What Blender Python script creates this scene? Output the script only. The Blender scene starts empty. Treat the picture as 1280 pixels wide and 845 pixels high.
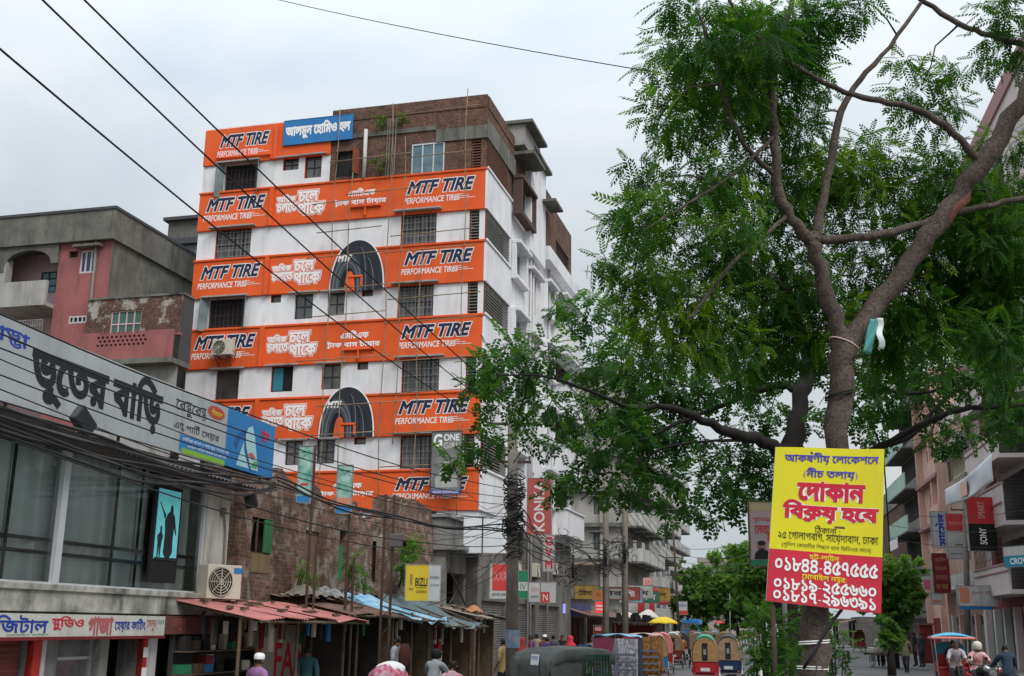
import bpy, math, random
import numpy as np
from mathutils import Vector, Matrix, geometry
random.seed(11); rng = np.random.default_rng(11)
SC = bpy.context.scene; COL = SC.collection
R = math.radians
# ------------------------------------------------------------------ camera
F_PX, CX, CY, CAM_H = 1410.0, 640.0, 422.5, 2.2
PITCH, ROLL = math.atan(359/F_PX), 0.0144
_r0 = Vector((1,0,0)); _u0 = Vector((0,-math.sin(PITCH),math.cos(PITCH))); FWD = Vector((0,math.cos(PITCH),math.sin(PITCH)))
RT = _r0*math.cos(ROLL)+_u0*math.sin(ROLL); UP = _u0*math.cos(ROLL)-_r0*math.sin(ROLL)
CAMP = Vector((0,0,CAM_H))
cd = bpy.data.cameras.new('camera'); cam = bpy.data.objects.new('camera', cd); COL.objects.link(cam)
cd.sensor_fit = 'HORIZONTAL'; cd.sensor_width = 36; cd.lens = F_PX/1280*36; cd.clip_start = 0.1; cd.clip_end = 3000
M = Matrix((RT, UP, -FWD)).transposed().to_4x4(); M.translation = CAMP; cam.matrix_world = M
SC.camera = cam
# ------------------------------------------------------------------ light
SUN_EL, SUN_AZ = R(48), R(150)         # azimuth measured from +Y towards +X: behind the camera, to the right
sd = Vector((math.sin(SUN_AZ)*math.cos(SUN_EL), math.cos(SUN_AZ)*math.cos(SUN_EL), math.sin(SUN_EL)))
sl = bpy.data.lights.new('sun', 'SUN'); sl.energy = 1.5; sl.angle = R(28); sl.color = (1.0, 0.975, 0.94)
so = bpy.data.objects.new('sun', sl); COL.objects.link(so); so.rotation_euler = sd.to_track_quat('Z', 'Y').to_euler(); so.location = (0,0,60)
W = bpy.data.worlds.new('World'); SC.world = W; W.use_nodes = True
def world():
    nt = W.node_tree; n = nt.nodes; l = nt.links
    bg = n['Background']
    sky = n.new('ShaderNodeTexSky'); sky.sky_type = 'NISHITA'; sky.sun_disc = False
    sky.sun_elevation = SUN_EL; sky.sun_rotation = SUN_AZ; sky.air_density = 1.5; sky.dust_density = 3
    tc = n.new('ShaderNodeTexCoord'); sp = n.new('ShaderNodeSeparateXYZ'); l.new(tc.outputs['Generated'], sp.inputs[0])
    mp = n.new('ShaderNodeMapping'); mp.inputs['Scale'].default_value = (1.0,1.0,2.4); l.new(tc.outputs['Generated'], mp.inputs[0])
    nz = n.new('ShaderNodeTexNoise'); nz.inputs['Scale'].default_value = 1.9; nz.inputs['Detail'].default_value = 7; nz.inputs['Roughness'].default_value = .52
    nz.inputs['Distortion'].default_value = .35
    l.new(mp.outputs[0], nz.inputs['Vector'])
    cr = n.new('ShaderNodeValToRGB'); e = cr.color_ramp.elements
    e[0].position = .32; e[0].color = (4.25,4.9,5.5,1); e[1].position = .66; e[1].color = (6.5,6.6,6.7,1)
    l.new(nz.outputs['Fac'], cr.inputs[0])
    mr = n.new('ShaderNodeMapRange'); mr.inputs[1].default_value = .30; mr.inputs[2].default_value = .95; mr.inputs[3].default_value = 1.0; mr.inputs[4].default_value = 2.7
    l.new(sp.outputs['Z'], mr.inputs[0])
    hz = n.new('ShaderNodeMapRange'); hz.inputs[1].default_value = .0; hz.inputs[2].default_value = .55; hz.inputs[3].default_value = .88; hz.inputs[4].default_value = 1.0
    l.new(sp.outputs['Z'], hz.inputs[0])
    m2 = n.new('ShaderNodeMath'); m2.operation = 'MULTIPLY'; l.new(mr.outputs[0], m2.inputs[0]); l.new(hz.outputs[0], m2.inputs[1])
    vm = n.new('ShaderNodeVectorMath'); vm.operation = 'SCALE'; l.new(cr.outputs[0], vm.inputs[0]); l.new(m2.outputs[0], vm.inputs['Scale'])
    mx = n.new('ShaderNodeMixRGB'); mx.inputs[0].default_value = .9; l.new(sky.outputs[0], mx.inputs[1]); l.new(vm.outputs[0], mx.inputs[2])
    l.new(mx.outputs[0], bg.inputs[0]); bg.inputs[1].default_value = 0.1
world()
vs = SC.view_settings; vs.view_transform = 'Standard'; vs.look = 'None'; vs.gamma = 1; vs.exposure = 0.32; vs.use_curve_mapping = False
SC.cycles.max_bounces = 6; SC.cycles.transparent_max_bounces = 12; SC.cycles.caustics_reflective = False; SC.cycles.caustics_refractive = False
# ------------------------------------------------------------------ helpers
def ray(px, py): return FWD + RT*((px-CX)/F_PX) - UP*((py-CY)/F_PX)
def at(px, py, Y):
    d = ray(px, py); return CAMP + d*(Y/d.y)
def ground(px, py, z=0.0):
    d = ray(px, py); return CAMP + d*((z-CAM_H)/d.z)
class Frame:
    """vertical facade frame: x along, y inward, z up"""
    def __init__(s, P, deg): s.P = Vector((P[0],P[1],0)); s.deg = deg; s.t = Vector((math.cos(R(deg)),math.sin(R(deg)),0)); s.n = Vector((-s.t.y,s.t.x,0))
    def hit(s, px, py, n=0.0):
        d = ray(px, py); P = s.P + s.n*n; k = (P-CAMP).dot(s.n)/d.dot(s.n); Q = CAMP + d*k
        return ((Q-s.P).dot(s.t), Q.z)
    def pt(s, x, n, z): return s.P + s.t*x + s.n*n + Vector((0,0,z))
    def loc(s, p): q = Vector(p)-s.P; return (q.dot(s.t), q.dot(s.n), q.z)
class MB:
    def __init__(s): s.v=[]; s.f=[]; s.m=[]; s.uv={}
    def add(s, vs, fs, m=0):
        b = len(s.v); s.v += [tuple(v) for v in vs]
        for f in fs: s.f.append(tuple(b+i for i in f)); s.m.append(m)
    def quad(s, a, b, c, d, m=0): s.add([a,b,c,d], [(0,1,2,3)], m)
    def box(s, x0, x1, y0, y1, z0, z1, m=0):
        if x0>x1: x0,x1=x1,x0
        if y0>y1: y0,y1=y1,y0
        if z0>z1: z0,z1=z1,z0
        s.add([(x0,y0,z0),(x1,y0,z0),(x1,y1,z0),(x0,y1,z0),(x0,y0,z1),(x1,y0,z1),(x1,y1,z1),(x0,y1,z1)],
              [(0,3,2,1),(4,5,6,7),(0,1,5,4),(1,2,6,5),(2,3,7,6),(3,0,4,7)], m); return s
    def tube(s, pts, r, n=6, m=0, cap=True):
        pts = [Vector(p) for p in pts]; k = len(pts)
        rs = r if isinstance(r,(list,tuple)) else [r]*k
        vs=[]; up=None
        for i,p in enumerate(pts):
            t = (pts[min(i+1,k-1)]-pts[max(i-1,0)])
            if t.length<1e-9: t=Vector((0,0,1))
            t.normalize()
            if up is None:
                up = Vector((0,0,1)) if abs(t.z)<.9 else Vector((1,0,0))
            a = (up - t*up.dot(t))
            if a.length<1e-6: a = t.orthogonal()
            a.normalize(); up = a; b = t.cross(a)
            for j in range(n):
                th = 2*math.pi*j/n; vs.append(p + (a*math.cos(th)+b*math.sin(th))*rs[i])
        fs=[]
        for i in range(k-1):
            for j in range(n):
                j2=(j+1)%n; fs.append((i*n+j, i*n+j2, (i+1)*n+j2, (i+1)*n+j))
        if cap: fs.append(tuple(range(n-1,-1,-1))); fs.append(tuple((k-1)*n+j for j in range(n)))
        s.add(vs, fs, m); return s
    def bar(s, p0, p1, w, h, m=0, up=(0,0,1)):
        p0=Vector(p0); p1=Vector(p1); t=(p1-p0).normalized(); u=Vector(up)
        if abs(t.dot(u))>.95: u=Vector((0,1,0))
        a=t.cross(u).normalized()*(w/2); b=a.cross(t).normalized()*(h/2)
        vs=[p0-a-b,p0+a-b,p0+a+b,p0-a+b,p1-a-b,p1+a-b,p1+a+b,p1-a+b]
        s.add(vs,[(0,3,2,1),(4,5,6,7),(0,1,5,4),(1,2,6,5),(2,3,7,6),(3,0,4,7)],m); return s
    def prism(s, poly, y0, y1, m=0):
        """poly in (x,z), extruded along y"""
        n=len(poly); vs=[(x,y0,z) for x,z in poly]+[(x,y1,z) for x,z in poly]
        fs=[tuple(range(n)), tuple(range(2*n-1,n-1,-1))]
        for i in range(n):
            j=(i+1)%n; fs.append((j,i,n+i,n+j))
        s.add(vs,fs,m); return s
    def lathe(s, prof, c=(0,0,0), axis='z', n=12, m=0):
        vs=[]; k=len(prof)
        for r,h in prof:
            for j in range(n):
                a=2*math.pi*j/n; x,y=r*math.cos(a),r*math.sin(a)
                v=(x,y,h) if axis=='z' else ((h,x,y) if axis=='x' else (y,h,x))
                vs.append((c[0]+v[0],c[1]+v[1],c[2]+v[2]))
        fs=[]
        for i in range(k-1):
            for j in range(n):
                j2=(j+1)%n; fs.append((i*n+j,i*n+j2,(i+1)*n+j2,(i+1)*n+j))
        s.add(vs,fs,m); return s
    def grid(s, fn, nu, nv, m=0):
        vs=[fn(i/nu,j/nv) for j in range(nv+1) for i in range(nu+1)]
        fs=[(j*(nu+1)+i,j*(nu+1)+i+1,(j+1)*(nu+1)+i+1,(j+1)*(nu+1)+i) for j in range(nv) for i in range(nu)]
        s.add(vs,fs,m); return s
    def build(s, name, mats, parent=None, smooth=False, loc=None, rz=None, solid=0, bevel=0):
        me=bpy.data.meshes.new(name); me.from_pydata(s.v,[],s.f)
        if not isinstance(mats,(list,tuple)): mats=[mats]
        for m in mats: me.materials.append(m)
        np_=len(me.polygons)
        if np_:
            me.polygons.foreach_set('material_index', np.array(s.m,dtype=np.int32))
            me.update()
            uv=me.uv_layers.new(name='UVMap')
            nl=len(me.loops); vi=np.empty(nl,np.int32); me.loops.foreach_get('vertex_index',vi)
            co=np.array(s.v,dtype=np.float64)[vi]
            nr=np.empty(np_*3); me.polygons.foreach_get('normal',nr); nr=np.abs(nr.reshape(-1,3))
            lt=np.empty(np_,np.int32); me.polygons.foreach_get('loop_total',lt)
            ax=np.repeat(np.argmax(nr,1),lt)
            u=np.where(ax==0,co[:,1],co[:,0]); v=np.where(ax==2,co[:,1],co[:,2])
            uv.data.foreach_set('uv',np.stack([u,v],1).astype(np.float32).ravel())
            if smooth: me.polygons.foreach_set('use_smooth',np.ones(np_,dtype=bool))
        o=bpy.data.objects.new(name,me); COL.objects.link(o)
        if parent: o.parent=parent
        if loc is not None: o.location=loc
        if rz is not None: o.rotation_euler=(0,0,rz)
        if solid:
            md=o.modifiers.new('s','SOLIDIFY'); md.thickness=solid; md.offset=0
        if bevel:
            md=o.modifiers.new('b','BEVEL'); md.width=bevel; md.segments=2; md.limit_method='ANGLE'
        return o
def tag(o, label=None, cat=None, group=None, kind=None):
    if label: o['label']=label
    if cat: o['category']=cat
    if group: o['group']=group
    if kind: o['kind']=kind
    return o
def thing(name, label, cat, loc=(0,0,0), rz=0.0, group=None):
    o=bpy.data.objects.new(name,None); COL.objects.link(o); o.location=loc; o.rotation_euler=(0,0,rz); o.empty_display_size=.2
    return tag(o,label,cat,group)
def copy_tree(o, parent=None, loc=None, rz=None, label=None):
    c=o.copy(); COL.objects.link(c)
    if parent: c.parent=parent
    if loc is not None: c.location=loc
    if rz is not None: c.rotation_euler=(0,0,rz)
    if label: c['label']=label
    for ch in list(o.children): copy_tree(ch,c)
    return c
# ------------------------------------------------------------------ materials
def srgb(r,g,b):
    f=lambda c:(c/255/12.92) if c<=10 else ((c/255+.055)/1.055)**2.4
    return (f(r),f(g),f(b),1)
_MC={}
def mat(name, col, rough=.8, metal=0, col2=None, scale=2.0, stain=0.0, stain_col=(.035,.032,.028), bump=0.0, grain=.0, spec=.3, trans=0.0, emit=None, emit_s=0, vor=False):
    """weathered paint / plaster / metal: slow colour noise, vertical rain streaks, fine grain"""
    if name in _MC: return _MC[name]
    m=bpy.data.materials.new(name); m.use_nodes=True; nt=m.node_tree; n=nt.nodes; l=nt.links; b=n['Principled BSDF']
    c4=tuple(col[:3])+(1,)
    b.inputs['Base Color'].default_value=c4; b.inputs['Roughness'].default_value=rough; b.inputs['Metallic'].default_value=metal
    b.inputs['Specular IOR Level'].default_value=spec
    if emit: b.inputs['Emission Color'].default_value=tuple(emit[:3])+(1,); b.inputs['Emission Strength'].default_value=emit_s
    geo=n.new('ShaderNodeNewGeometry')
    out=None
    def noise(sc,det=5,ro=.6,mapping=None):
        z=n.new('ShaderNodeTexNoise'); z.inputs['Scale'].default_value=sc; z.inputs['Detail'].default_value=det; z.inputs['Roughness'].default_value=ro
        if mapping:
            mp=n.new('ShaderNodeMapping'); mp.inputs['Scale'].default_value=mapping; l.new(geo.outputs['Position'],mp.inputs[0]); l.new(mp.outputs[0],z.inputs['Vector'])
        else: l.new(geo.outputs['Position'],z.inputs['Vector'])
        return z.outputs['Fac']
    def ramp(fac,p0,p1,c0=(0,0,0,1),c1=(1,1,1,1)):
        r=n.new('ShaderNodeValToRGB'); e=r.color_ramp.elements; e[0].position=p0; e[1].position=p1; e[0].color=c0; e[1].color=c1; l.new(fac,r.inputs[0]); return r.outputs[0]
    def mix(f,a,bb):
        x=n.new('ShaderNodeMixRGB')
        if isinstance(f,float): x.inputs[0].default_value=f
        else: l.new(f,x.inputs[0])
        for i,s in ((1,a),(2,bb)):
            if isinstance(s,tuple): x.inputs[i].default_value=s
            else: l.new(s,x.inputs[i])
        return x.outputs[0]
    cur=c4
    if col2 is not None: cur=mix(ramp(noise(scale),.35,.68),c4,tuple(col2[:3])+(1,))
    if grain:
        g=ramp(noise(26,3,.7),.3,.75,(1-grain,)*3+(1,),(1+grain*.35,)*3+(1,))
        x=n.new('ShaderNodeMixRGB'); x.blend_type='MULTIPLY'; x.inputs[0].default_value=1
        if isinstance(cur,tuple): x.inputs[1].default_value=cur
        else: l.new(cur,x.inputs[1])
        l.new(g,x.inputs[2]); cur=x.outputs[0]
    if stain:
        f1=ramp(noise(1.0,6,.68,(2.6,2.6,.30)),.47,.68); f2=ramp(noise(.9,5,.62),.34,.62)
        mm=n.new('ShaderNodeMath'); mm.operation='MULTIPLY'; l.new(f1,mm.inputs[0]); l.new(f2,mm.inputs[1])
        m3=n.new('ShaderNodeMath'); m3.operation='MULTIPLY'; l.new(mm.outputs[0],m3.inputs[0]); m3.inputs[1].default_value=stain
        cur=mix(m3.outputs[0],cur,tuple(stain_col[:3])+(1,))
    if not isinstance(cur,tuple): l.new(cur,b.inputs['Base Color'])
    if bump:
        bp=n.new('ShaderNodeBump'); bp.inputs['Strength'].default_value=bump; bp.inputs['Distance'].default_value=.02; l.new(noise(14,4,.65),bp.inputs['Height']); l.new(bp.outputs[0],b.inputs['Normal'])
    _MC[name]=m; return m
def brick_mat(name,c1,c2,mortar,dirt=.6,bw=.25,bh=.08,white=0.0):
    m=bpy.data.materials.new(name); m.use_nodes=True; nt=m.node_tree; n=nt.nodes; l=nt.links; b=n['Principled BSDF']; b.inputs['Roughness'].default_value=.92
    b.inputs['Specular IOR Level'].default_value=.15
    tc=n.new('ShaderNodeTexCoord'); br=n.new('ShaderNodeTexBrick'); geo=n.new('ShaderNodeNewGeometry')
    dz=n.new('ShaderNodeTexNoise'); dz.inputs['Scale'].default_value=2.2; l.new(geo.outputs['Position'],dz.inputs['Vector'])
    ad=n.new('ShaderNodeVectorMath'); ad.operation='MULTIPLY_ADD'; ad.inputs[1].default_value=(.05,.035,0); l.new(dz.outputs['Color'],ad.inputs[0]); l.new(tc.outputs['UV'],ad.inputs[2])
    l.new(ad.outputs[0],br.inputs['Vector'])
    br.inputs['Scale'].default_value=1; br.inputs['Brick Width'].default_value=bw; br.inputs['Row Height'].default_value=bh; br.inputs['Mortar Size'].default_value=.011; br.inputs['Mortar Smooth'].default_value=.3; br.inputs['Bias'].default_value=-.1
    br.inputs['Color1'].default_value=c1; br.inputs['Color2'].default_value=c2; br.inputs['Mortar'].default_value=mortar
    nz=n.new('ShaderNodeTexNoise'); nz.inputs['Scale'].default_value=1.1; nz.inputs['Detail'].default_value=7; nz.inputs['Roughness'].default_value=.68; l.new(geo.outputs['Position'],nz.inputs['Vector'])
    rp=n.new('ShaderNodeValToRGB'); e=rp.color_ramp.elements; e[0].position=.42; e[0].color=(0,0,0,1); e[1].position=.72; e[1].color=(dirt,)*3+(1,); l.new(nz.outputs['Fac'],rp.inputs[0])
    mx=n.new('ShaderNodeMixRGB'); l.new(rp.outputs[0],mx.inputs[0]); l.new(br.outputs['Color'],mx.inputs[1]); mx.inputs[2].default_value=(.055,.048,.04,1)
    cur=mx.outputs[0]
    nb=n.new('ShaderNodeTexNoise'); nb.inputs['Scale'].default_value=9; nb.inputs['Detail'].default_value=3; l.new(geo.outputs['Position'],nb.inputs['Vector'])
    mb_=n.new('ShaderNodeMixRGB'); mb_.blend_type='MULTIPLY'; mb_.inputs[0].default_value=.8
    rb=n.new('ShaderNodeValToRGB'); rb.color_ramp.elements[0].position=.3; rb.color_ramp.elements[0].color=(.5,.5,.5,1); rb.color_ramp.elements[1].position=.7; rb.color_ramp.elements[1].color=(1.25,1.2,1.15,1)
    l.new(nb.outputs['Fac'],rb.inputs[0]); l.new(cur,mb_.inputs[1]); l.new(rb.outputs[0],mb_.inputs[2]); cur=mb_.outputs[0]
    if white:
        n2=n.new('ShaderNodeTexNoise'); n2.inputs['Scale'].default_value=1.7; n2.inputs['Detail'].default_value=8; n2.inputs['Roughness'].default_value=.7; l.new(geo.outputs['Position'],n2.inputs['Vector'])
        r2=n.new('ShaderNodeValToRGB'); r2.color_ramp.elements[0].position=.52; r2.color_ramp.elements[1].position=.6; r2.color_ramp.elements[1].color=(white,)*3+(1,); l.new(n2.outputs['Fac'],r2.inputs[0])
        m4=n.new('ShaderNodeMixRGB'); l.new(r2.outputs[0],m4.inputs[0]); l.new(cur,m4.inputs[1]); m4.inputs[2].default_value=(.42,.40,.36,1); cur=m4.outputs[0]
    l.new(cur,b.inputs['Base Color'])
    bp=n.new('ShaderNodeBump'); bp.inputs['Strength'].default_value=.7; bp.inputs['Distance'].default_value=.02; bp.invert=True; l.new(br.outputs['Fac'],bp.inputs['Height']); l.new(bp.outputs[0],b.inputs['Normal'])
    return m
def glass_mat(name, tint=(.5,.6,.6), gloss=.25):
    m=bpy.data.materials.new(name); m.use_nodes=True; n=m.node_tree.nodes; l=m.node_tree.links; n.remove(n['Principled BSDF'])
    o=n['Material Output']; t=n.new('ShaderNodeBsdfTransparent'); t.inputs[0].default_value=tuple(tint)+(1,)
    g=n.new('ShaderNodeBsdfGlossy'); g.inputs['Roughness'].default_value=.04; g.inputs['Color'].default_value=(.9,.95,.95,1)
    fr=n.new('ShaderNodeFresnel'); fr.inputs[0].default_value=1.5
    mm=n.new('ShaderNodeMath'); mm.operation='ADD'; mm.inputs[1].default_value=gloss*.3; l.new(fr.outputs[0],mm.inputs[0])
    x=n.new('ShaderNodeMixShader'); l.new(mm.outputs[0],x.inputs[0]); l.new(t.outputs[0],x.inputs[1]); l.new(g.outputs[0],x.inputs[2]); l.new(x.outputs[0],o.inputs[0]); return m
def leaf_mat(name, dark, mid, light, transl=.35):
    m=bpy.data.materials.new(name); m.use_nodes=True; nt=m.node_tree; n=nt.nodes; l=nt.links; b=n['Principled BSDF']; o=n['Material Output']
    at_=n.new('ShaderNodeAttribute'); at_.attribute_name='age_light'
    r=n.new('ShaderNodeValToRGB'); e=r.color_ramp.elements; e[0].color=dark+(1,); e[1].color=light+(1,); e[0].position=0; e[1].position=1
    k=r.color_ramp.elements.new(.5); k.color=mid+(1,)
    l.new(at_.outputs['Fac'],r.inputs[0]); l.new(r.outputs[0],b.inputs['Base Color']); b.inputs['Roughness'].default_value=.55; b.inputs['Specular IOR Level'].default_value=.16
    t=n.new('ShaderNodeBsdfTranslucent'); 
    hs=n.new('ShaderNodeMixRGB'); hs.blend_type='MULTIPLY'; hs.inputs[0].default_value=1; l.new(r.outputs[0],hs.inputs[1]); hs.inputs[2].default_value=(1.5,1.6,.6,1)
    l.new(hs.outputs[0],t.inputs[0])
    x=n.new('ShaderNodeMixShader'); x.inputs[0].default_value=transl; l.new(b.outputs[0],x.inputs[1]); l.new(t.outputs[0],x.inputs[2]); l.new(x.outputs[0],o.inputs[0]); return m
# ------------------------------------------------------------------ writing
_RALA=[]
def _loops(s, offset=0.0, shear=0.0):
    c=bpy.data.curves.new('tmp','FONT'); c.body=s; c.size=1; c.resolution_u=3; c.fill_mode='NONE'; c.shear=shear
    o=bpy.data.objects.new('tmp',c); COL.objects.link(o); dg=bpy.context.evaluated_depsgraph_get(); dg.update()
    me=bpy.data.meshes.new_from_object(o.evaluated_get(dg)); nv=len(me.vertices)
    co=np.empty(nv*3); me.vertices.foreach_get('co',co); co=co.reshape(-1,3)[:,:2]
    nb=[[] for _ in range(nv)]
    for e in me.edges: a,b=e.vertices; nb[a].append(b); nb[b].append(a)
    seen=[False]*nv; loops=[]
    for i in range(nv):
        if seen[i] or not nb[i]: continue
        lp=[i]; seen[i]=True; nx=i+1 if (i+1) in nb[i] else nb[i][0]
        while not seen[nx]:
            lp.append(nx); seen[nx]=True; c2=[q for q in nb[nx] if not seen[q]]
            if not c2: break
            nx=c2[0]
        if len(lp)>2: loops.append(co[lp].copy())
    bpy.data.objects.remove(o); bpy.data.curves.remove(c); bpy.data.meshes.remove(me)
    if offset and loops:
        ar=lambda p:.5*float((p[:,0]*np.roll(p[:,1],-1)-p[:,1]*np.roll(p[:,0],-1)).sum())
        sg=1 if ar(max(loops,key=lambda p:abs(ar(p))))<0 else -1; res=[]
        for p in loops:
            keep=np.linalg.norm(p-np.roll(p,1,0),axis=1)>1e-5; p=p[keep]
            if len(p)<3: continue
            e=np.roll(p,-1,0)-p; e/=np.linalg.norm(e,axis=1,keepdims=True); n1=np.stack([-e[:,1],e[:,0]],1); n0=np.roll(n1,1,0); m=n0+n1; L2=(m*m).sum(1,keepdims=True)
            m=np.where(L2>1e-3,2*m/np.maximum(L2,.55),n1); res.append(p+sg*offset*m)
        loops=res
    return loops
_ADV={}
def _adv(s):
    if s not in _ADV:
        a=_loops(s+'|'); b=_loops('|'); _ADV[s]=a[-1][:,0].min()-b[-1][:,0].min()
    return _ADV[s]
PRE='\u09bf\u09c7\u09c8'
def _bn(s):
    """Bengali string -> list of (visual text, [conjunct marks]) in visual order"""
    s=s.replace('\u09cb','\u09c7\ufffe\u09be'); out=[]; i=0; n=len(s)
    iscons=lambda c:'\u0995'<=c<='\u09b9' or c in '\u09dc\u09dd\u09df'
    while i<n:
        c=s[i]
        if iscons(c):
            cl=[c]; i+=1
            if i<n and s[i]=='\u09bc': cl[-1]+=s[i]; i+=1
            while i+1<n and s[i]=='\u09cd' and iscons(s[i+1]): cl.append(s[i+1]); i+=2
            vs_=''
            post=''
            while i<n and (('\u09be'<=s[i]<='\u09cc') or s[i] in '\u0981\u0982\u0983\ufffe'):
                if s[i] in PRE: vs_+=s[i]
                elif s[i]!='\ufffe': post+=s[i]
                i+=1
            out.append((vs_,cl,post))
        else: out.append(('',[c],'')); i+=1
    return out
def _stroke(pts,w):
    pts=[Vector(p) for p in pts]; L=[];Rr=[]
    for i,p in enumerate(pts):
        t=(pts[min(i+1,len(pts)-1)]-pts[max(i-1,0)]).normalized(); nrm=Vector((-t.y,t.x))*w/2; L.append(p+nrm); Rr.append(p-nrm)
    return np.array([tuple(q) for q in L+Rr[::-1]])
def text_loops(s, offset=0.0, shear=0.0):
    if not any('\u0980'<=c<='\u09ff' for c in s): return _loops(s,offset,shear)
    x=0.0; res=[]
    run=''
    def flush():
        nonlocal run,x
        if run:
            for lp in _loops(run,offset): res.append(lp+[x,0])
            x+=_adv(run); run=''
    for pre,cl,post in _bn(s):
        if len(cl)==1: run+=pre+cl[0]+post; continue
        flush()
        if pre: run=pre; flush()
        wd=.09+2*offset
        if cl[0]=='\u09b0':           # reph
            base=cl[1]
            for lp in _loops(base,offset): res.append(lp+[x,0])
            a=_adv(base); res.append(_stroke([(x+a*.55,.98),(x+a*.78,.86),(x+a*.86,.74)],wd)); x+=a
        elif cl[1]=='\u09b0':         # ra-phala
            base=cl[0]
            for lp in _loops(base,offset): res.append(lp+[x,0])
            a=_adv(base); res.append(_stroke([(x+.47*a,.03),(x+.30*a,-.10),(x+.16*a,-.09),(x+.06*a,.02)],wd)); x+=a
        else:
            a1=_adv(cl[0]); a2=_adv(cl[1]); k=.62
            for lp in _loops(cl[0],offset): res.append(lp*[.8,.62]+[x,.26])
            for lp in _loops(cl[1],offset): res.append(lp*[.7,.62]+[x+a1*.2,-.16])
            res.append(_stroke([(x,.645),(x+a1*.8,.645)],wd*.85)); x+=a1*.84
        if post: run=post; flush()
    flush()
    if shear:
        for lp in res: lp[:,0]+=lp[:,1]*shear
    return res
_TC={}
def text_tris(s, offset=0.0, shear=0.0):
    k=(s,offset,shear)
    if k in _TC: return _TC[k]
    loops=text_loops(s,offset,shear)
    vs=[];es=[]
    for lp in loops:
        b=len(vs); vs+=[Vector((float(x),float(y))) for x,y in lp]; m=len(lp); es+=[(b+i,b+(i+1)%m) for i in range(m)]
    ov,oe,of,_,_,_=geometry.delaunay_2d_cdt(vs,es,[],0,1e-5)
    V=np.array([tuple(v) for v in ov]); T=np.array([f for f in of if len(f)==3])
    C=V[T].mean(1); wn=np.zeros(len(C))
    for lp in loops:
        a=lp; b=np.roll(lp,-1,0)
        mn=lp.min(0); mxx=lp.max(0)
        sel=np.where((C[:,0]>=mn[0])&(C[:,0]<=mxx[0])&(C[:,1]>=mn[1])&(C[:,1]<=mxx[1]))[0]
        if not len(sel): continue
        P=C[sel]
        ay=a[None,:,1]-P[:,1,None]; by=b[None,:,1]-P[:,1,None]; axx=a[None,:,0]-P[:,0,None]; bx=b[None,:,0]-P[:,0,None]
        cr=axx*by-ay*bx
        wn[sel]+=((ay<=0)&(by>0)&(cr>0)).sum(1)-((ay>0)&(by<=0)&(cr<0)).sum(1)
    T=T[wn!=0]
    _TC[k]=(V,T); return _TC[k]
def put_text(mb, s, box, fn, m=0, offset=0.0, shear=0.0, ref=None, keep=False):
    """fit text into box=(x0,x1,z0,z1) through fn(x,z)->3D; ref uses the outline of the plain text to set the fit"""
    V,T=text_tris(s,offset,shear)
    if not len(T): return
    V0,T0=text_tris(s,0.0 if ref is None else ref,shear)
    used=np.unique(T0); mn=V0[used].min(0); mx=V0[used].max(0); x0,x1,z0,z1=box
    sx=(x1-x0)/(mx[0]-mn[0]); sz=(z1-z0)/(mx[1]-mn[1])
    if keep: k=min(sx,sz); ox=(x0+x1)/2-k*(mx[0]-mn[0])/2; x0=ox; sx=sz=k
    mb.add([fn(x0+(v[0]-mn[0])*sx, z0+(v[1]-mn[1])*sz) for v in V],[tuple(int(i) for i in t) for t in T],m)
# ------------------------------------------------------------------ facade helpers
def fbox(mb, fn, x0,x1,d0,d1,z0,z1, m=0):
    vs=[fn(x0,d0,z0),fn(x1,d0,z0),fn(x1,d1,z0),fn(x0,d1,z0),fn(x0,d0,z1),fn(x1,d0,z1),fn(x1,d1,z1),fn(x0,d1,z1)]
    mb.add(vs,[(0,3,2,1),(4,5,6,7),(0,1,5,4),(1,2,6,5),(2,3,7,6),(3,0,4,7)],m)
def wall(mb, fn, X0,X1,Z0,Z1, holes=(), depth=.22, matfn=None, zc=(), xc=()):
    xs=sorted({X0,X1}|{x for x in xc if X0<x<X1}|{min(max(h[i],X0),X1) for h in holes for i in (0,1)})
    zs=sorted({Z0,Z1}|{min(max(h[i],Z0),Z1) for h in holes for i in (2,3)}|{z for z in zc if Z0<z<Z1})
    mf=matfn or (lambda x,z:0)
    for i in range(len(xs)-1):
        for j in range(len(zs)-1):
            cx,cz=(xs[i]+xs[i+1])/2,(zs[j]+zs[j+1])/2
            if any(h[0]<cx<h[1] and h[2]<cz<h[3] for h in holes): continue
            mb.quad(fn(xs[i],0,zs[j]),fn(xs[i+1],0,zs[j]),fn(xs[i+1],0,zs[j+1]),fn(xs[i],0,zs[j+1]),mf(cx,cz))
    for h in holes:
        x0,x1,z0,z1=h[:4]; m=mf((x0+x1)/2,z1+.02)
        mb.quad(fn(x0,0,z0),fn(x1,0,z0),fn(x1,depth,z0),fn(x0,depth,z0),m)
        mb.quad(fn(x0,0,z1),fn(x0,depth,z1),fn(x1,depth,z1),fn(x1,0,z1),m)
        mb.quad(fn(x0,0,z0),fn(x0,depth,z0),fn(x0,depth,z1),fn(x0,0,z1),m)
        mb.quad(fn(x1,0,z0),fn(x1,0,z1),fn(x1,depth,z1),fn(x1,depth,z0),m)
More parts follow.
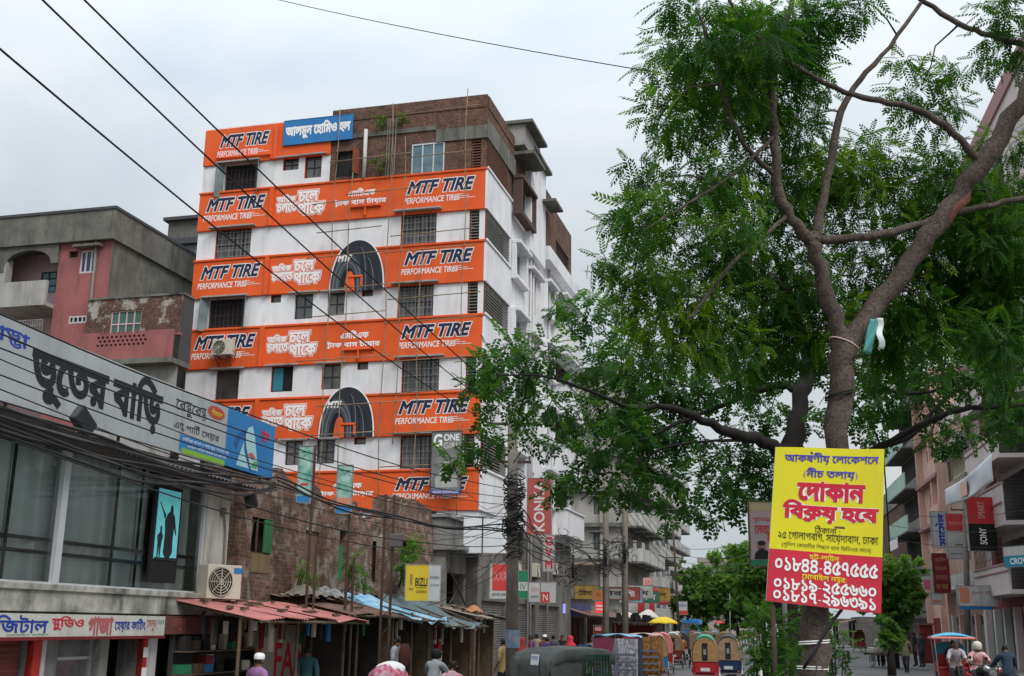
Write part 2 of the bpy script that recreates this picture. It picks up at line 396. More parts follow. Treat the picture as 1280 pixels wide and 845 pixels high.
def window(parent, fn, rect, frame=None, pane=None, nx=2, nz=1, grille=0, d=.12, grille_mat=None, fw=.04, hbars=0):
    x0,x1,z0,z1=rect; mb=MB()
    for a in (x0,x1-fw): fbox(mb,fn,a,a+fw,d,d+.06,z0,z1)
    for a in (z0,z1-fw): fbox(mb,fn,x0+fw,x1-fw,d,d+.06,a,a+fw)
    for i in range(1,nx): xx=x0+(x1-x0)*i/nx; fbox(mb,fn,xx-fw/2,xx+fw/2,d+.003,d+.057,z0+fw,z1-fw)
    for i in range(1,nz): zz=z0+(z1-z0)*i/nz; fbox(mb,fn,x0+fw,x1-fw,d+.006,d+.054,zz-fw/2,zz+fw/2)
    w=mb.build('window',frame or M_['darkframe'],parent)
    p=MB(); fbox(p,fn,x0+fw,x1-fw,d+.035,d+.04,z0+fw,z1-fw); p.build('pane',pane or M_['darkglass'],w)  # default pane is opaque, its dark colour stands in for the unlit room
    if grille or hbars:
        g=MB()
        for i in range(grille): xx=x0+(x1-x0)*(i+.5)/grille; fbox(g,fn,xx-.009,xx+.009,d-.06,d-.042,z0,z1)
        for i in range(max(hbars,2)): zz=z0+(z1-z0)*(i+.5)/max(hbars,2); fbox(g,fn,x0,x1,d-.07,d-.061,zz-.009,zz+.009)
        g.build('grille',grille_mat or M_['iron'],w)
    return w
def shutter_sheet(mb, fn, x0,x1,z0,z1,d=.0,pitch=.09,m=0):
    n=max(2,int((z1-z0)/pitch))
    for i in range(n):
        a=z0+(z1-z0)*i/n; b=z0+(z1-z0)*(i+1)/n; mid=(a+b)/2
        mb.quad(fn(x0,d,a),fn(x1,d,a),fn(x1,d-.022,mid),fn(x0,d-.022,mid),m); mb.quad(fn(x0,d-.022,mid),fn(x1,d-.022,mid),fn(x1,d,b),fn(x0,d,b),m)
def corrugated(mb, P, n=40, amp=.018, m=0):
    """P=(a,b,c,d) corners: a->b along the waves' cross direction, a->d down the slope"""
    a,b,c,d=[Vector(p) for p in P]; nr=(b-a).cross(d-a).normalized()
    def fn(u,v):
        p=a.lerp(b,u).lerp(d.lerp(c,u),v); return p+nr*amp*math.sin(u*n*math.pi)
    mb.grid(fn,n*2,3,m)
M_=dict(
 white=mat('white_paint',(.80,.80,.81),.75,col2=(.66,.67,.70),scale=.6,stain=.5,stain_col=(.34,.335,.33),bump=.1),
 orange=mat('orange_paint',(.80,.118,.022),.7,col2=(.68,.095,.02),scale=.8,stain=.6,stain_col=(.42,.085,.035),bump=.1),
 navy=mat('navy_paint',(.016,.022,.06),.6),
 purewhite=mat('white_lettering',(.82,.82,.82),.7),
 concrete=mat('concrete',(.30,.295,.275),.9,col2=(.20,.195,.185),scale=.9,stain=.85,bump=.35,grain=.3),
 oldconc=mat('mossy_concrete',(.22,.215,.19),.95,col2=(.13,.13,.115),scale=1.1,stain=1.0,bump=.4,grain=.4),
 greyplaster=mat('grey_plaster',(.43,.42,.40),.9,col2=(.32,.31,.295),scale=.6,stain=.75,stain_col=(.10,.095,.09),bump=.2,grain=.2),
 pink=mat('faded_pink_paint',(.39,.135,.135),.88,col2=(.29,.105,.105),scale=.8,stain=.85,stain_col=(.10,.065,.06),bump=.2,grain=.25),
 palepink=mat('pale_pink_paint',(.62,.45,.47),.85,col2=(.5,.36,.38),scale=1,stain=.4,stain_col=(.2,.14,.14)),
 darkframe=mat('dark_window_frame',(.03,.03,.032),.5), alu=mat('aluminium_frame',(.55,.57,.58),.4,metal=.6),
 darkglass=mat('dark_glass',(.05,.058,.062),.12,col2=(.17,.175,.165),scale=1.3,spec=.6),
 blueglass=mat('blue_glass',(.06,.13,.17),.12,col2=(.16,.24,.27),scale=2,spec=.6),
 paleglass=mat('pale_glass',(.22,.27,.27),.12,col2=(.10,.13,.13),scale=1.2,spec=.6),
 tealglass=mat('teal_panel',(.03,.20,.26),.4),
 iron=mat('rusty_iron',(.055,.045,.04),.7,col2=(.10,.055,.035),scale=6), black=mat('black_matter',(.012,.012,.013),.7),
 cable=mat('black_cable',(.014,.014,.016),.55), galv=mat('galvanised_iron',(.33,.33,.33),.55,metal=.3,col2=(.2,.19,.18),scale=3,stain=.5),
 wood=mat('weathered_wood',(.17,.12,.08),.85,col2=(.10,.07,.05),scale=5,grain=.3), bamboo=mat('bamboo',(.33,.25,.15),.75,col2=(.20,.15,.10),scale=3,grain=.25),
 brick=brick_mat('old_brick',(.22,.105,.075,1),(.13,.072,.056,1),(.17,.15,.13,1),dirt=.8),
 ruinbrick=brick_mat('ruin_brick',(.27,.145,.105,1),(.13,.078,.06,1),(.23,.20,.17,1),dirt=.95,white=.45,bh=.09,bw=.27),
 brickpale=brick_mat('weathered_brick',(.21,.115,.082,1),(.15,.085,.066,1),(.20,.175,.15,1),dirt=.6),
 brickwhite=brick_mat('limed_brick',(.17,.08,.06,1),(.12,.06,.05,1),(.16,.14,.12,1),dirt=.7,white=.85),
 red=mat('red_paint',(.50,.035,.03),.6,col2=(.42,.03,.028),stain=.3), signred=mat('sign_red',(.62,.06,.06),.5,col2=(.55,.055,.055),scale=.8,stain=.1,stain_col=(.3,.05,.05)),
 maroon=mat('maroon_paint',(.20,.02,.025),.6,col2=(.14,.018,.02),stain=.4), blue=mat('sign_blue',(.02,.16,.42),.55,col2=(.03,.20,.46),scale=.6),
 yellow=mat('sign_yellow',(.74,.68,.02),.5,col2=(.70,.63,.02),scale=.9,stain=.22,stain_col=(.42,.37,.06)),
 signwhite=mat('sign_white',(.56,.56,.55),.6,col2=(.45,.45,.45),scale=1.2,stain=.45,stain_col=(.25,.24,.22)),
 green=mat('sign_green',(.02,.22,.11),.6,col2=(.03,.16,.09)), asphalt=mat('worn_asphalt',(.165,.165,.165),.9,col2=(.12,.12,.12),scale=.35,bump=.25,grain=.25,stain=.25,stain_col=(.09,.085,.08)),
 soil=mat('dusty_soil',(.16,.135,.105),.95,col2=(.10,.09,.07),scale=1.5,grain=.4,bump=.4), kerbwhite=mat('kerb_paint',(.55,.54,.50),.85,col2=(.35,.34,.32),scale=2,stain=.7),
 tile=mat('footpath_slabs',(.25,.235,.215),.92,col2=(.17,.16,.15),scale=.8,grain=.3,stain=.4), dark=mat('interior_shade',(.030,.028,.027),.9,col2=(.055,.05,.045),scale=2),  # dark: near-black colour standing in for shade inside shops and recesses
 tin=mat('rusty_tin',(.23,.13,.10),.75,metal=.2,col2=(.13,.085,.07),scale=2.5,stain=.8), pinktin=mat('red_painted_tin',(.50,.20,.18),.7,col2=(.38,.13,.12),scale=1.5,stain=.6,stain_col=(.12,.06,.05)),
 shutter=mat('grey_shutter',(.22,.215,.205),.6,metal=.3,col2=(.14,.135,.13),scale=1.5,stain=.6), cream=mat('cream_plastic',(.62,.58,.48),.6,col2=(.54,.50,.42),stain=.3,stain_col=(.2,.17,.13)),
)
# ------------------------------------------------------------------ ground
L=Frame((-5.9,24.0),77.2)                                  # left frontage line
RF=Frame((27.5,68.4),258.6)                                # right frontage line
def strip(name, n0,n1,z,m,a0=-60,a1=340,base=None):
    mb=MB(); N=40
    if base is None: mb.grid(lambda u,v: L.pt(a0+(a1-a0)*u, n0+(n1-n0)*v, z),N,2)
    else:
        P=lambda a,n,zz: tuple(L.pt(a,n,zz))
        vs=[P(a0,n0,base),P(a1,n0,base),P(a1,n1,base),P(a0,n1,base),P(a0,n0,z),P(a1,n0,z),P(a1,n1,z),P(a0,n1,z)]
        mb.add(vs,[(0,3,2,1),(4,5,6,7),(0,1,5,4),(1,2,6,5),(2,3,7,6),(3,0,4,7)])
    return tag(mb.build(name,m),kind='structure')
g=MB(); g.grid(lambda u,v:(-700+1400*u,-300+1700*v,-.06),8,8); tag(g.build('ground',M_['soil']),kind='structure')
strip('left_road',-10.45,-4.7,0.0,M_['asphalt']); strip('left_pavement',-4.55,4.0,.14,M_['tile'],base=-.05); strip('left_kerb',-4.7,-4.55,.15,M_['kerbwhite'],base=-.05)
strip('median_kerb',-10.6,-10.45,.36,M_['kerbwhite'],base=-.05); strip('median_kerb',-12.45,-12.3,.44,M_['kerbwhite'],base=-.05); strip('median',-12.3,-10.6,.33,M_['soil'],base=-.05)
strip('right_road',-21.0,-12.45,.30,M_['asphalt'],base=-.05); strip('right_pavement',-40,-21.15,.44,M_['tile'],base=-.05); strip('right_kerb',-21.15,-21.0,.45,M_['kerbwhite'],base=-.05)
# ------------------------------------------------------------------ the tall building with the painted bands
def tall_building():
    P0=(-1.167,43.3); B=thing('apartment_building','tall white apartment block with orange tyre advertising bands and a brick top floor','building',(P0[0],P0[1],0),R(-15))
    ff=lambda x,d,z:(x,d,z); fs=lambda x,d,z:(-d,x,z)          # front: x -13.05..0 ; side: x = distance back 0..17
    X0=-13.05; LV=[(20.40,18.63),(17.28,15.55),(14.18,12.45),(11.08,9.37),(8.02,6.42)]
    band=lambda z:any(b<z<t for t,b in LV)
    T='F7'
    FH=[(-12.01,-10.45,20.15,21.68),(-9.2,-8.46,21.17,21.71),(-8.16,-7.38,20.72,21.72),
        (-12.16,-10.48,17.28,18.66),(-3.63,-2.08,17.28,18.74),
        (-12.24,-10.58,14.1,15.53),(-9.34,-8.87,15.21,15.55),(-8.23,-7.40,14.43,15.52),(-6.74,-5.98,14.52,15.5),(-5.22,-4.74,15.23,15.57),(-3.64,-2.11,14.2,15.6),
        (-11.61,-10.54,10.71,12.4),(-9.07,-8.10,11.37,12.44),(-6.81,-5.99,11.39,12.44),(-5.27,-4.8,12.14,12.46),(-3.34,-1.77,11.1,12.5),
        (-12.1,-10.6,8.1,9.35),(-8.24,-7.47,8.33,9.31),(-6.87,-6.07,8.36,9.32),(-5.25,-4.75,9.09,9.37),(-3.28,-1.71,8.08,9.4),
        (-11.6,-10.2,4.9,6.3),(-8.2,-7.2,4.9,6.3),(-3.3,-1.7,4.9,6.4)]
    CB=[(17.28,18.67),(14.18,15.58),(11.08,12.47),(8.02,9.37)]
    SH=[]
    for z0,z1 in CB: SH.append((.003,3.7,z0,z1))
    for z0,z1 in CB: FH.append((-.66,-.003,z0,z1))
    BH=[(-6.0-.74,-5.61,20.63,21.81),(-3.27,-1.82,20.36,21.79)]
    CH=(-.66,-.003,20.42,21.75)
    mb=MB()
    def fm(x,z):
        if z<6.2: return 4
        if band(z): return 1
        if z>21.7 and x<-6.98: return 1
        if z>20.4 and x>-6.98: return 2
        return 0
    wall(mb,ff,X0,0,0,23.35,FH+BH+[CH],.24,fm,zc=[q for p in LV for q in p]+[21.7,20.4,23.0,6.2],xc=[-6.98])
    # brick part begins at -6.98: split columns there
    side_win=[(4.5,6.1,17.35,18.55),(4.5,6.1,14.25,15.45),(4.5,6.1,11.15,12.35),(4.5,6.1,8.05,9.25),(10.6,11.9,17.3,18.6),(10.6,11.9,14.2,15.5),(10.6,11.9,11.1,12.4),(10.6,11.9,8.0,9.3)]
    slots=[(8.2,8.85,z+.1,z+1.9) for z in (19.5,16.4,13.3,10.2,7.1)]
    fw7=[(4.3,6.4,20.3,21.5)]; rear=[(11.9,16.4,20.5,21.8)]
    low=[(12.6,16.4,7.7,9.3),(12.6,16.4,10.8,12.4),(12.6,16.4,13.9,15.4),(12.6,16.4,17.0,18.5)]
    ground_sh=[(.6,4.2,.1,3.1),(5.0,9.2,.1,3.1),(10.0,14.2,.1,3.1)]
    corner7=[(.003,3.3,20.42,21.75)]
    def sm(x,z):
        if z>20.4 and not (6.6<x<9.6) : return 2
        if z<6.2: return 4
        return 0
    wall(mb,fs,0,17,0,23.35,SH+side_win+slots+fw7+rear+low+ground_sh+corner7,.24,sm,zc=[20.4,23.0,6.2],xc=[6.6,9.6])
    # rear, left and roof faces
    fl=lambda x,d,z:(X0+d,x,z); wall(mb,fl,0,17,0,23.35,[],.2,lambda x,z:0)
    mb.quad((X0,17,0),(0,17,0),(0,17,23.35),(X0,17,23.35)); mb.quad((X0,0,23.1),(0,0,23.1),(0,17,23.1),(X0,17,23.1),3)
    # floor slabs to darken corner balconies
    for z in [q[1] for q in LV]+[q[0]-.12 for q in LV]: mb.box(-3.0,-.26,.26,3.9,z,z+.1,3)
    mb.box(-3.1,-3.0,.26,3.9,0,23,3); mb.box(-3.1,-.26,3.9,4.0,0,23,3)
    mb.build('wall',[M_['white'],M_['orange'],M_['brick'],M_['concrete'],mat('grimy_ground_floor',(.24,.225,.205),.92,col2=(.13,.12,.11),scale=.9,stain=.9,grain=.3)],B)
    # spandrel bands stand proud of the wall on both faces
    for t,b in LV:
        sp=MB(); sp.box(X0-.02,-.0,-.10,-.004,b,t,1); sp.box(.004,.10,-.10,3.75,b,t,0); sp.box(X0-.04,.104,-.15,-.098,t-.07,t+.03,1); sp.box(.098,.16,-.14,3.8,t-.05,t+.06,0)
        sp.build('spandrel',[M_['white'],M_['orange']],B,bevel=.02)
    sp=MB(); sp.box(X0-.02,-6.98,-.08,-.004,21.70,23.42,1); sp.build('spandrel',[M_['white'],M_['orange']],B,bevel=.02)
    for t,bb in LV: pp=MB(); pp.box(-9.64,-9.46,-.19,-.10,bb,t,1); pp.build('pilaster',[M_['white'],M_['orange']],B)
    pp=MB(); pp.box(-9.64,-9.46,-.19,-.08,21.7,23.3,1); pp.build('pilaster',[M_['white'],M_['orange']],B)
    for i_,(t,b) in enumerate(LV[:4]): tr=MB(); tr.tube([(-5.9 if i_!=1 and i_!=3 else -5.75,-.17,b+.52),(-4.5 if i_!=1 and i_!=3 else -5.15,-.17,b+.52)],.06,6); tr.tube([(-5.2,-.17,b+.53),(-5.2,-.17,b+.1)],.05,6); tr.build('drain_pipe',M_['orange'],B)
    tr=MB(); tr.tube([(-12.4,-.15,22.0),(-9.75,-.15,21.95),(-9.72,-.15,21.72)],.05,6); tr.build('drain_pipe',M_['orange'],B)
    for y_ in (7.4,7.9,11.2): dp=MB(); dp.tube([(.09,y_,.5),(.10,y_+.02,12),(.09,y_,21.5)],.055,6); dp.build('downpipe',M_['signwhite'],B,smooth=True)
    dp=MB(); dp.tube([(-5.35,-.12,20.42),(-5.35,-.12,22.65)],.09,8); dp.build('downpipe',M_['signwhite'],B,smooth=True)
    # parapet, corner concrete beam of the unfinished top floor
    pa=MB(); pa.box(X0,-6.98,.0,.2,23.35,23.5,0); pa.box(-6.98,.0,-.03,.2,23.2,23.75,1); pa.box(-.2,.03,.2,4.4,23.2,23.75,1); pa.box(-2.2,.05,-.07,-.035,21.78,22.35,2); pa.box(.035,.09,-.07,4.4,21.75,22.6,2); pa.box(-6.95,-2.2,-.06,-.035,22.35,22.55,2)
    pa.build('parapet',[M_['white'],M_['brick'],M_['oldconc']],B)
    # roof structures on the side
    rs=MB(); rs.box(-5.0,.5,4.4,7.4,23.35,24.35,0); rs.box(-5.2,.9,4.2,7.2,24.35,24.5,1); rs.box(.005,.95,4.4,6.6,22.9,23.05,1); rs.box(.004,.32,6.4,9.4,19.0,23.9,2); rs.box(-.3,.6,6.2,9.6,23.9,24.05,1)
    rs.box(.33,1.0,8.6,10.3,22.2,22.32,1); rs.box(.005,.5,9.6,17,19.55,20.25,2); rs.box(.004,.25,9.6,12,20.25,23.3,3)
    rs.build('stair_tower',[M_['greyplaster'],M_['oldconc'],M_['white'],M_['brick']],B)
    # windows
    G=M_
    for i,h in enumerate(FH[:24]):
        w=h[1]-h[0]
        if w<.6: window(B,ff,h,nx=1,d=.1)
        elif i==11:
            window(B,ff,h,nx=1,grille=9,hbars=14,d=.1)
        elif i==12: window(B,ff,h,nx=2,pane=G['black'],d=.08); q=MB(); fbox(q,ff,h[0]+.06,h[0]+.5,.06,.075,h[2]+.06,h[3]-.06); q.build('shutter',G['tealglass'],B)
        elif i in (0,5): 
            window(B,ff,h,nx=2,pane=G['black'],grille=8,hbars=3,d=.14); 
            for s,e in ((h[0],h[0]-.42),(h[1],h[1]+.38)): q=MB(); q.bar((s,-.02,(h[2]+h[3])/2),(e*.6+s*.4,-.32,(h[2]+h[3])/2),.02,h[3]-h[2],up=(0,0,1)); q.build('shutter',G['paleglass'],B)
        elif w>1.2: window(B,ff,h,nx=4,nz=2,pane=G['darkglass'],grille=9,hbars=5,d=.1,grille_mat=G['galv'])
        else: window(B,ff,h,nx=2,nz=2,d=.1,pane=G['darkglass'])
    window(B,ff,BH[0],nx=2,pane=G['black'],d=.14); q=MB(); q.bar((BH[0][1]-.02,-.02,21.2),(BH[0][1]-.12,-.5,21.2),.025,1.1); q.build('shutter',mat('red_oxide_steel',(.25,.07,.04),.7),B)
    window(B,ff,BH[1],frame=G['alu'],nx=3,pane=G['blueglass'],d=-.02,fw=.06)
    for h in side_win: window(B,fs,h,frame=G['alu'],nx=2,pane=G['blueglass'],d=.1)
    for h in slots: window(B,fs,h,nx=1,frame=G['maroon'],pane=mat('maroon_panel',(.16,.05,.06),.6),d=.1)
    window(B,fs,fw7[0],frame=G['alu'],nx=3,pane=G['paleglass'],d=.05)
    for h in low+rear: window(B,fs,h,nx=5,grille=14,hbars=6,pane=G['black'],d=.12)
    for h in ground_sh:
        q=MB(); shutter_sheet(q,fs,h[0],h[1],h[2],h[3],.15); q.build('roller_shutter',G['shutter'],B)
    # sunshades
    for h in FH[:21]:
        if h[1]-h[0]>.7: q=MB(); q.box(h[0]-.25,h[1]+.25,-.34 if h[1]-h[0]>1.2 else -.2,-.105,h[3]+.01,h[3]+.07); q.build('sunshade',G['greyplaster'],B)
    for h in side_win:
        q=MB(); q.box(.003,.42,h[0]-.3,h[1]+.3,h[3]+.05,h[3]+.2); q.box(.003,.22,h[0]-.3,h[0]-.12,h[2]-.2,h[3]+.05); q.box(.003,.22,h[1]+.12,h[1]+.3,h[2]-.2,h[3]+.05); q.box(.003,.3,h[0]-.3,h[1]+.3,h[2]-.38,h[2]-.2); q.build('sunshade',G['white'],B,bevel=.02)
    for z in (16.4+1.95,13.3+1.95,10.2+1.95): q=MB(); q.box(.003,.32,7.2,9.6,z,z+.14); q.build('sunshade',G['white'],B,bevel=.02)
    q=MB(); q.box(.09,.55,4.0,6.8,21.6,21.75); q.box(.09,.5,4.05,4.2,20.0,21.6); q.box(.09,.5,6.6,6.75,20.0,21.6); q.box(.09,.5,4.0,6.8,19.9,20.1); q.build('sunshade',mat('dark_red_concrete',(.10,.065,.055),.9),B)
    # projecting rear balconies
    for h in low: q=MB(); q.box(.004,.75,12.3,16.8,h[2]-1.25,h[2]-.02,0); q.box(.004,.82,12.2,16.9,h[2]-.018,h[2]+.06,0); q.box(.004,.8,12.3,16.8,h[3]+.03,h[3]+.16,0); q.build('balcony',[G['white']],B,bevel=.02)
    # corner balcony railings (horizontal bars round the corner)
    for k,(z0,z1) in enumerate(CB+[(20.42,21.75)]):
        q=MB(); N=11
        for i in range(N):
            z=z0+.06+(z1-z0-.12)*i/(N-1); q.bar((-.66,.05,z),(.0,.05,z),.03,.042); q.bar((.03,.03,z),(.03,3.7 if k<4 else 3.3,z),.03,.042)
        for x in (-.6,-.2): q.bar((x,.075,z0),(x,.075,z1),.03,.03)
        for y in (.9,1.8,2.8): q.bar((.0,y,z0),(.0,y,z1),.03,.03)
        q.build('balcony_railing',[mat('green_iron',(.17,.17,.15),.6) if k<4 else mat('brown_iron',(.20,.09,.065),.7)],B)
    # ---------------- painted advertising
    def logo(x0,x1,z0,z1,y):
        e=MB(); f=lambda x,z:(x,y,z); f2=lambda x,z:(x,y-.004,z)
        zm=z0+(z1-z0)*.42; put_text(e,'MTF TIRE',(x0,x1,zm,z1),f,0,offset=.085,shear=.33,ref=.05); put_text(e,'MTF TIRE',(x0,x1,zm,z1),f2,1,offset=.04,shear=.33,ref=.05)
        put_text(e,'PERFORMANCE TIRES',(x0-.1,x0+(x1-x0)*.78,z0+.02,z0+(z1-z0)*.27),f,0,offset=.015,shear=.15)
        for k in range(3): zz=z0+(z1-z0)*(.09+.08*k); xs=x0+(x1-x0)*.72; e.quad(f(xs,zz),f(x1-.25*k,zz),f(x1-.25*k,zz+.022),f(xs,zz+.022),0)
        e.build('logo_lettering',[M_['purewhite'],M_['navy']],B)
    for i,(t,b) in enumerate(LV):
        logo(-3.4,-.42,b+.45,t-.3,-.105)
        logo(-12.7,-9.85,b+.42,t-.28,-.105)
    logo(-12.3,-9.9,22.05,23.1,-.085)
    def slogan(x0,x1,z0,z1):
        e=MB(); y=-.105; f=lambda x,z:(x,y,z); f2=lambda x,z:(x,y-.004,z); w=x1-x0; h=z1-z0
        P=[('অধিক',(x0+.02*w,x0+.40*w,z0+.60*h,z0+.92*h)),('চলতে',(x0+.02*w,x0+.44*w,z0+.18*h,z0+.52*h)),('চলে',(x0+.46*w,x0+.86*w,z0+.56*h,z0+1.0*h)),('থাকে',(x0+.48*w,x0+1.0*w,z0+.0*h,z0+.5*h))]
        for s,bx in P: put_text(e,s,bx,f,0,offset=.13,ref=.0); 
        for s,bx in P: put_text(e,s,bx,f2,1,offset=.085,ref=.0)
        for s,bx in P: put_text(e,s,bx,lambda x,z:(x,y-.008,z),0,offset=.04,ref=.0)
        e.build('slogan_lettering',[M_['purewhite'],M_['orange']],B)
    for i,(t,b) in enumerate(LV[:4]): slogan(-9.35,-7.1,b+.42,t-.34)
    def slogan2(x0,x1,z0,z1):
        e=MB(); f=lambda x,z:(x,-.105,z); h=z1-z0; w=x1-x0
        put_text(e,'এমটিএফ',(x0+.25*w,x0+.78*w,z0+.55*h,z1),f,0,offset=.03); put_text(e,'ট্রাক-বাস টায়ার',(x0,x1,z0,z0+.42*h),f,0,offset=.03); e.build('slogan_lettering',M_['purewhite'],B)
    for i in (0,2,4): t,b=LV[i]; slogan2(-6.6,-4.3,b+.6,t-.4)
    # painted tyres: flat panels, sidewall to the left and tread to the right
    for (cx,zb,rw,hh) in ((-5.42,15.45,1.16,2.2),(-5.55,9.36,1.14,2.05)):
        e=MB(); y=-.165; n=28
        def arch(w,h,c=0.0): return [(cx+c-w*math.cos(math.pi*i/n), zb+h*math.sin(math.pi*i/n)**.85) for i in range(n+1)]
        def poly(A,yy,m): e.add([(x,yy,z) for x,z in A],[tuple(range(len(A)))],m)
        def ring(A,Bq,yy,m):
            for i in range(len(A)-1): e.quad((A[i][0],yy,A[i][1]),(A[i+1][0],yy,A[i+1][1]),(Bq[i+1][0],yy,Bq[i+1][1]),(Bq[i][0],yy,Bq[i][1]),m)
        poly(arch(rw+.06,hh+.05),y,0); poly(arch(rw,hh),y-.004,1)
        # lighter sidewall with rings, centred left
        poly(arch(.70,1.62,-.42),y-.008,2); ring(arch(.64,1.52,-.42),arch(.60,1.45,-.42),y-.012,3); ring(arch(.50,1.28,-.40),arch(.46,1.22,-.40),y-.012,3)
        poly(arch(.36,1.02,-.38),y-.014,4); poly(arch(.23,.86,-.30),y-.018,5)
        # tread grooves run over the shoulder
        for k in range(5):
            c0=.22+.17*k; A=[];Bq=[]
            for j in range(15):
                t=j/14; top=hh*(.97-.10*k); xo=cx+c0-(.34+.05*k)*(t**2.2); z=zb+top*math.sin(t*math.pi/2)
                A.append((xo,z)); Bq.append((xo+.034,z))
            ring(A,Bq,y-.012,3 if k%2 else 4)
        put_text(e,'MTF',(cx-.86,cx-.26,zb+hh*.60,zb+hh*.72),lambda x,z:(x,y-.02,z),0,offset=.05,shear=.25)
        e.build('tyre_painting',[M_['purewhite'],mat('tyre_dark',(.024,.029,.038),.7),mat('tyre_mid',(.055,.068,.085),.7),mat('tyre_light',(.15,.18,.21),.7),mat('tyre_groove',(.012,.014,.020),.8),M_['orange']],B)
    # plants sprouting from the brick handled below
    return B
TB=tall_building()
FB=Frame((-1.167,43.3),-15)
# ------------------------------------------------------------------ restaurant on the left with its glass front
LR=R(77.2)
def at_L(x,n,z): return tuple(L.pt(x,n,z))
def restaurant():
    B=thing('restaurant_building','low building with a wide curtained glass upper floor above small shops','building',at_L(0,0,0),LR)
    f=lambda x,d,z:(x,d,z)
    mb=MB()
    H=[(-12,-6.2,.1,1.9),(-5.55,-4.35,.1,1.92),(-4.1,-3.0,.1,1.92),(-2.55,-.6,.1,1.95)]
    wall(mb,f,-12,0,0,2.64,H,.5,lambda x,z:0)
    mb.box(-12,0,.0,.30,1.96,2.64,1) if False else None
    mb.box(-.98,0,0,.5,2.72,5.0,2); mb.box(-12,0,.02,5,4.98,5.2,1)
    mb.quad((-12,5,0),(0,5,0),(0,5,5),(-12,5,5),1); mb.quad((0,.5,0),(0,5,0),(0,5,5),(0,.5,5),1); mb.quad((-12,.5,0),(-12,5,0),(-12,5,5),(-12,.5,5),1)
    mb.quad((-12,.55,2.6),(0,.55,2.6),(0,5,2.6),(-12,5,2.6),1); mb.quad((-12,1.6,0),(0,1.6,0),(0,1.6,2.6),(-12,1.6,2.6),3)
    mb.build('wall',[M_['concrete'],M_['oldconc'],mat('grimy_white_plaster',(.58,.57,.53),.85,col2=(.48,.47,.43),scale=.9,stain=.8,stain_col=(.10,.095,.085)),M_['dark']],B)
    s=MB(); s.box(-12,.02,-.16,.3,2.30,2.70); s.box(-12,.02,-.20,.3,2.62,2.72); s.build('sill',mat('stained_sill',(.50,.485,.44),.9,col2=(.17,.165,.145),scale=2.4,stain=1.0,stain_col=(.04,.038,.032)),B,bevel=.01)
    # glazing
    GM=glass_mat('tinted_shop_glass',(.90,.96,.95),.12)
    for x0,x1 in ((-12,-5.85),(-5.71,-1.0)):
        g=MB(); g.quad((x0,.10,2.72),(x1,.10,2.72),(x1,.10,4.96),(x0,.10,4.96)); g.build('glass_pane',GM,B)
    fr=MB(); fr.box(-5.86,-5.70,.02,.16,2.72,4.97); fr.box(-12,-.98,.06,.16,4.9,4.98); fr.box(-12,-.98,.06,.16,2.70,2.76); fr.box(-1.04,-.97,.04,.16,2.72,4.97)
    fr.build('window_frame',mat('white_aluminium',(.60,.62,.64),.45,metal=.2,stain=.3),B)
    dk=MB()
    for x in (-7.0,-4.1,-3.3): dk.box(x,x+.05,.13,.16,2.76,4.9)
    for z in (3.18,3.38): dk.box(-12,-1.0,.135,.155,z,z+.06)
    dk.build('mullion',M_['darkframe'],B)
    cu=MB()
    def cf(u,v):
        x=-12+11*u; ph=x*9+1.7*math.sin(x*1.3)+.6*math.sin(x*3.1); return (x,.29+.085*math.sin(ph)+.04*math.sin(ph*2.3)+.02*v,2.72+2.2*v)
    cu.grid(cf,420,3); cu.build('curtain',mat('grey_curtain',(.84,.88,.86),.9,col2=(.72,.78,.76),scale=1.2),B,smooth=True)
    # lightbox picture behind the glass
    P=thing('picture_lightbox','tall aqua picture of dark robed figures hung inside the glass front','picture',at_L(-2.62,.05,3.3),LR)
    p=MB(); p.box(-.36,.62,-.03,.03,-.42,1.38,0); p.build('frame',M_['black'],P)
    q=MB(); q.box(-.28,.54,-.045,-.034,.0,1.30,0); q.build('screen',mat('aqua_picture',(.10,.42,.46),.5,col2=(.16,.55,.58),scale=3,emit=(.08,.36,.40),emit_s=.35),P)
    e=MB(); y=-.05
    def blob(pts,m=0): e.add([(x,y,z) for x,z in pts],[tuple(range(len(pts)))],m)
    blob([(.02,.12),(.04,.5),(.0,.72),(.10,.86),(.17,.9),(.19,1.0),(.23,1.04),(.28,.98),(.29,.88),(.36,.82),(.41,.66),(.46,.5),(.44,.46),(.36,.6),(.34,.4),(.36,.14),(.24,.02),(.12,.02)])
    blob([(.04,.82),(-.12,.96),(-.2,1.06),(-.22,1.04),(-.12,.92),(.0,.74)]); blob([(-.2,.02),(-.2,.3),(-.23,.42),(-.14,.5),(-.14,.6),(-.08,.62),(-.07,.5),(-.02,.42),(-.06,.3),(-.08,.04),(-.12,.04),(-.13,.25),(-.16,.02)]); blob([(-.28,.0),(.54,.0),(.54,.05),(-.28,.03)])
    e.build('figures',mat('figure_dark',(.018,.022,.03),.7),P)
    # lower shops
    sh=MB(); shutter_sheet(sh,f,-12,-6.25,.1,1.9,.2); sh.build('roller_shutter',mat('maroon_shutter',(.23,.06,.055),.6,col2=(.15,.05,.05),scale=2,stain=.5),B)
    d=MB(); d.box(-6.2,-6.0,-.02,.1,.1,1.92,0); d.box(-6.001,-5.9,-.03,.1,.1,1.92,1); d.build('door_post',[M_['red'],M_['signwhite'],M_['purewhite']],B)
    d=MB(); d.box(-3.0,-2.88,-.03,.1,.1,1.94,0); d.box(-2.881,-2.55,-.03,.2,.1,1.94,1)
    for k in range(5): d.box(-3.02,-2.86,-.036,-.03,.15+.35*k,.32+.35*k,2)
    d.build('door_post',[M_['red'],M_['signwhite'],M_['purewhite']],B)
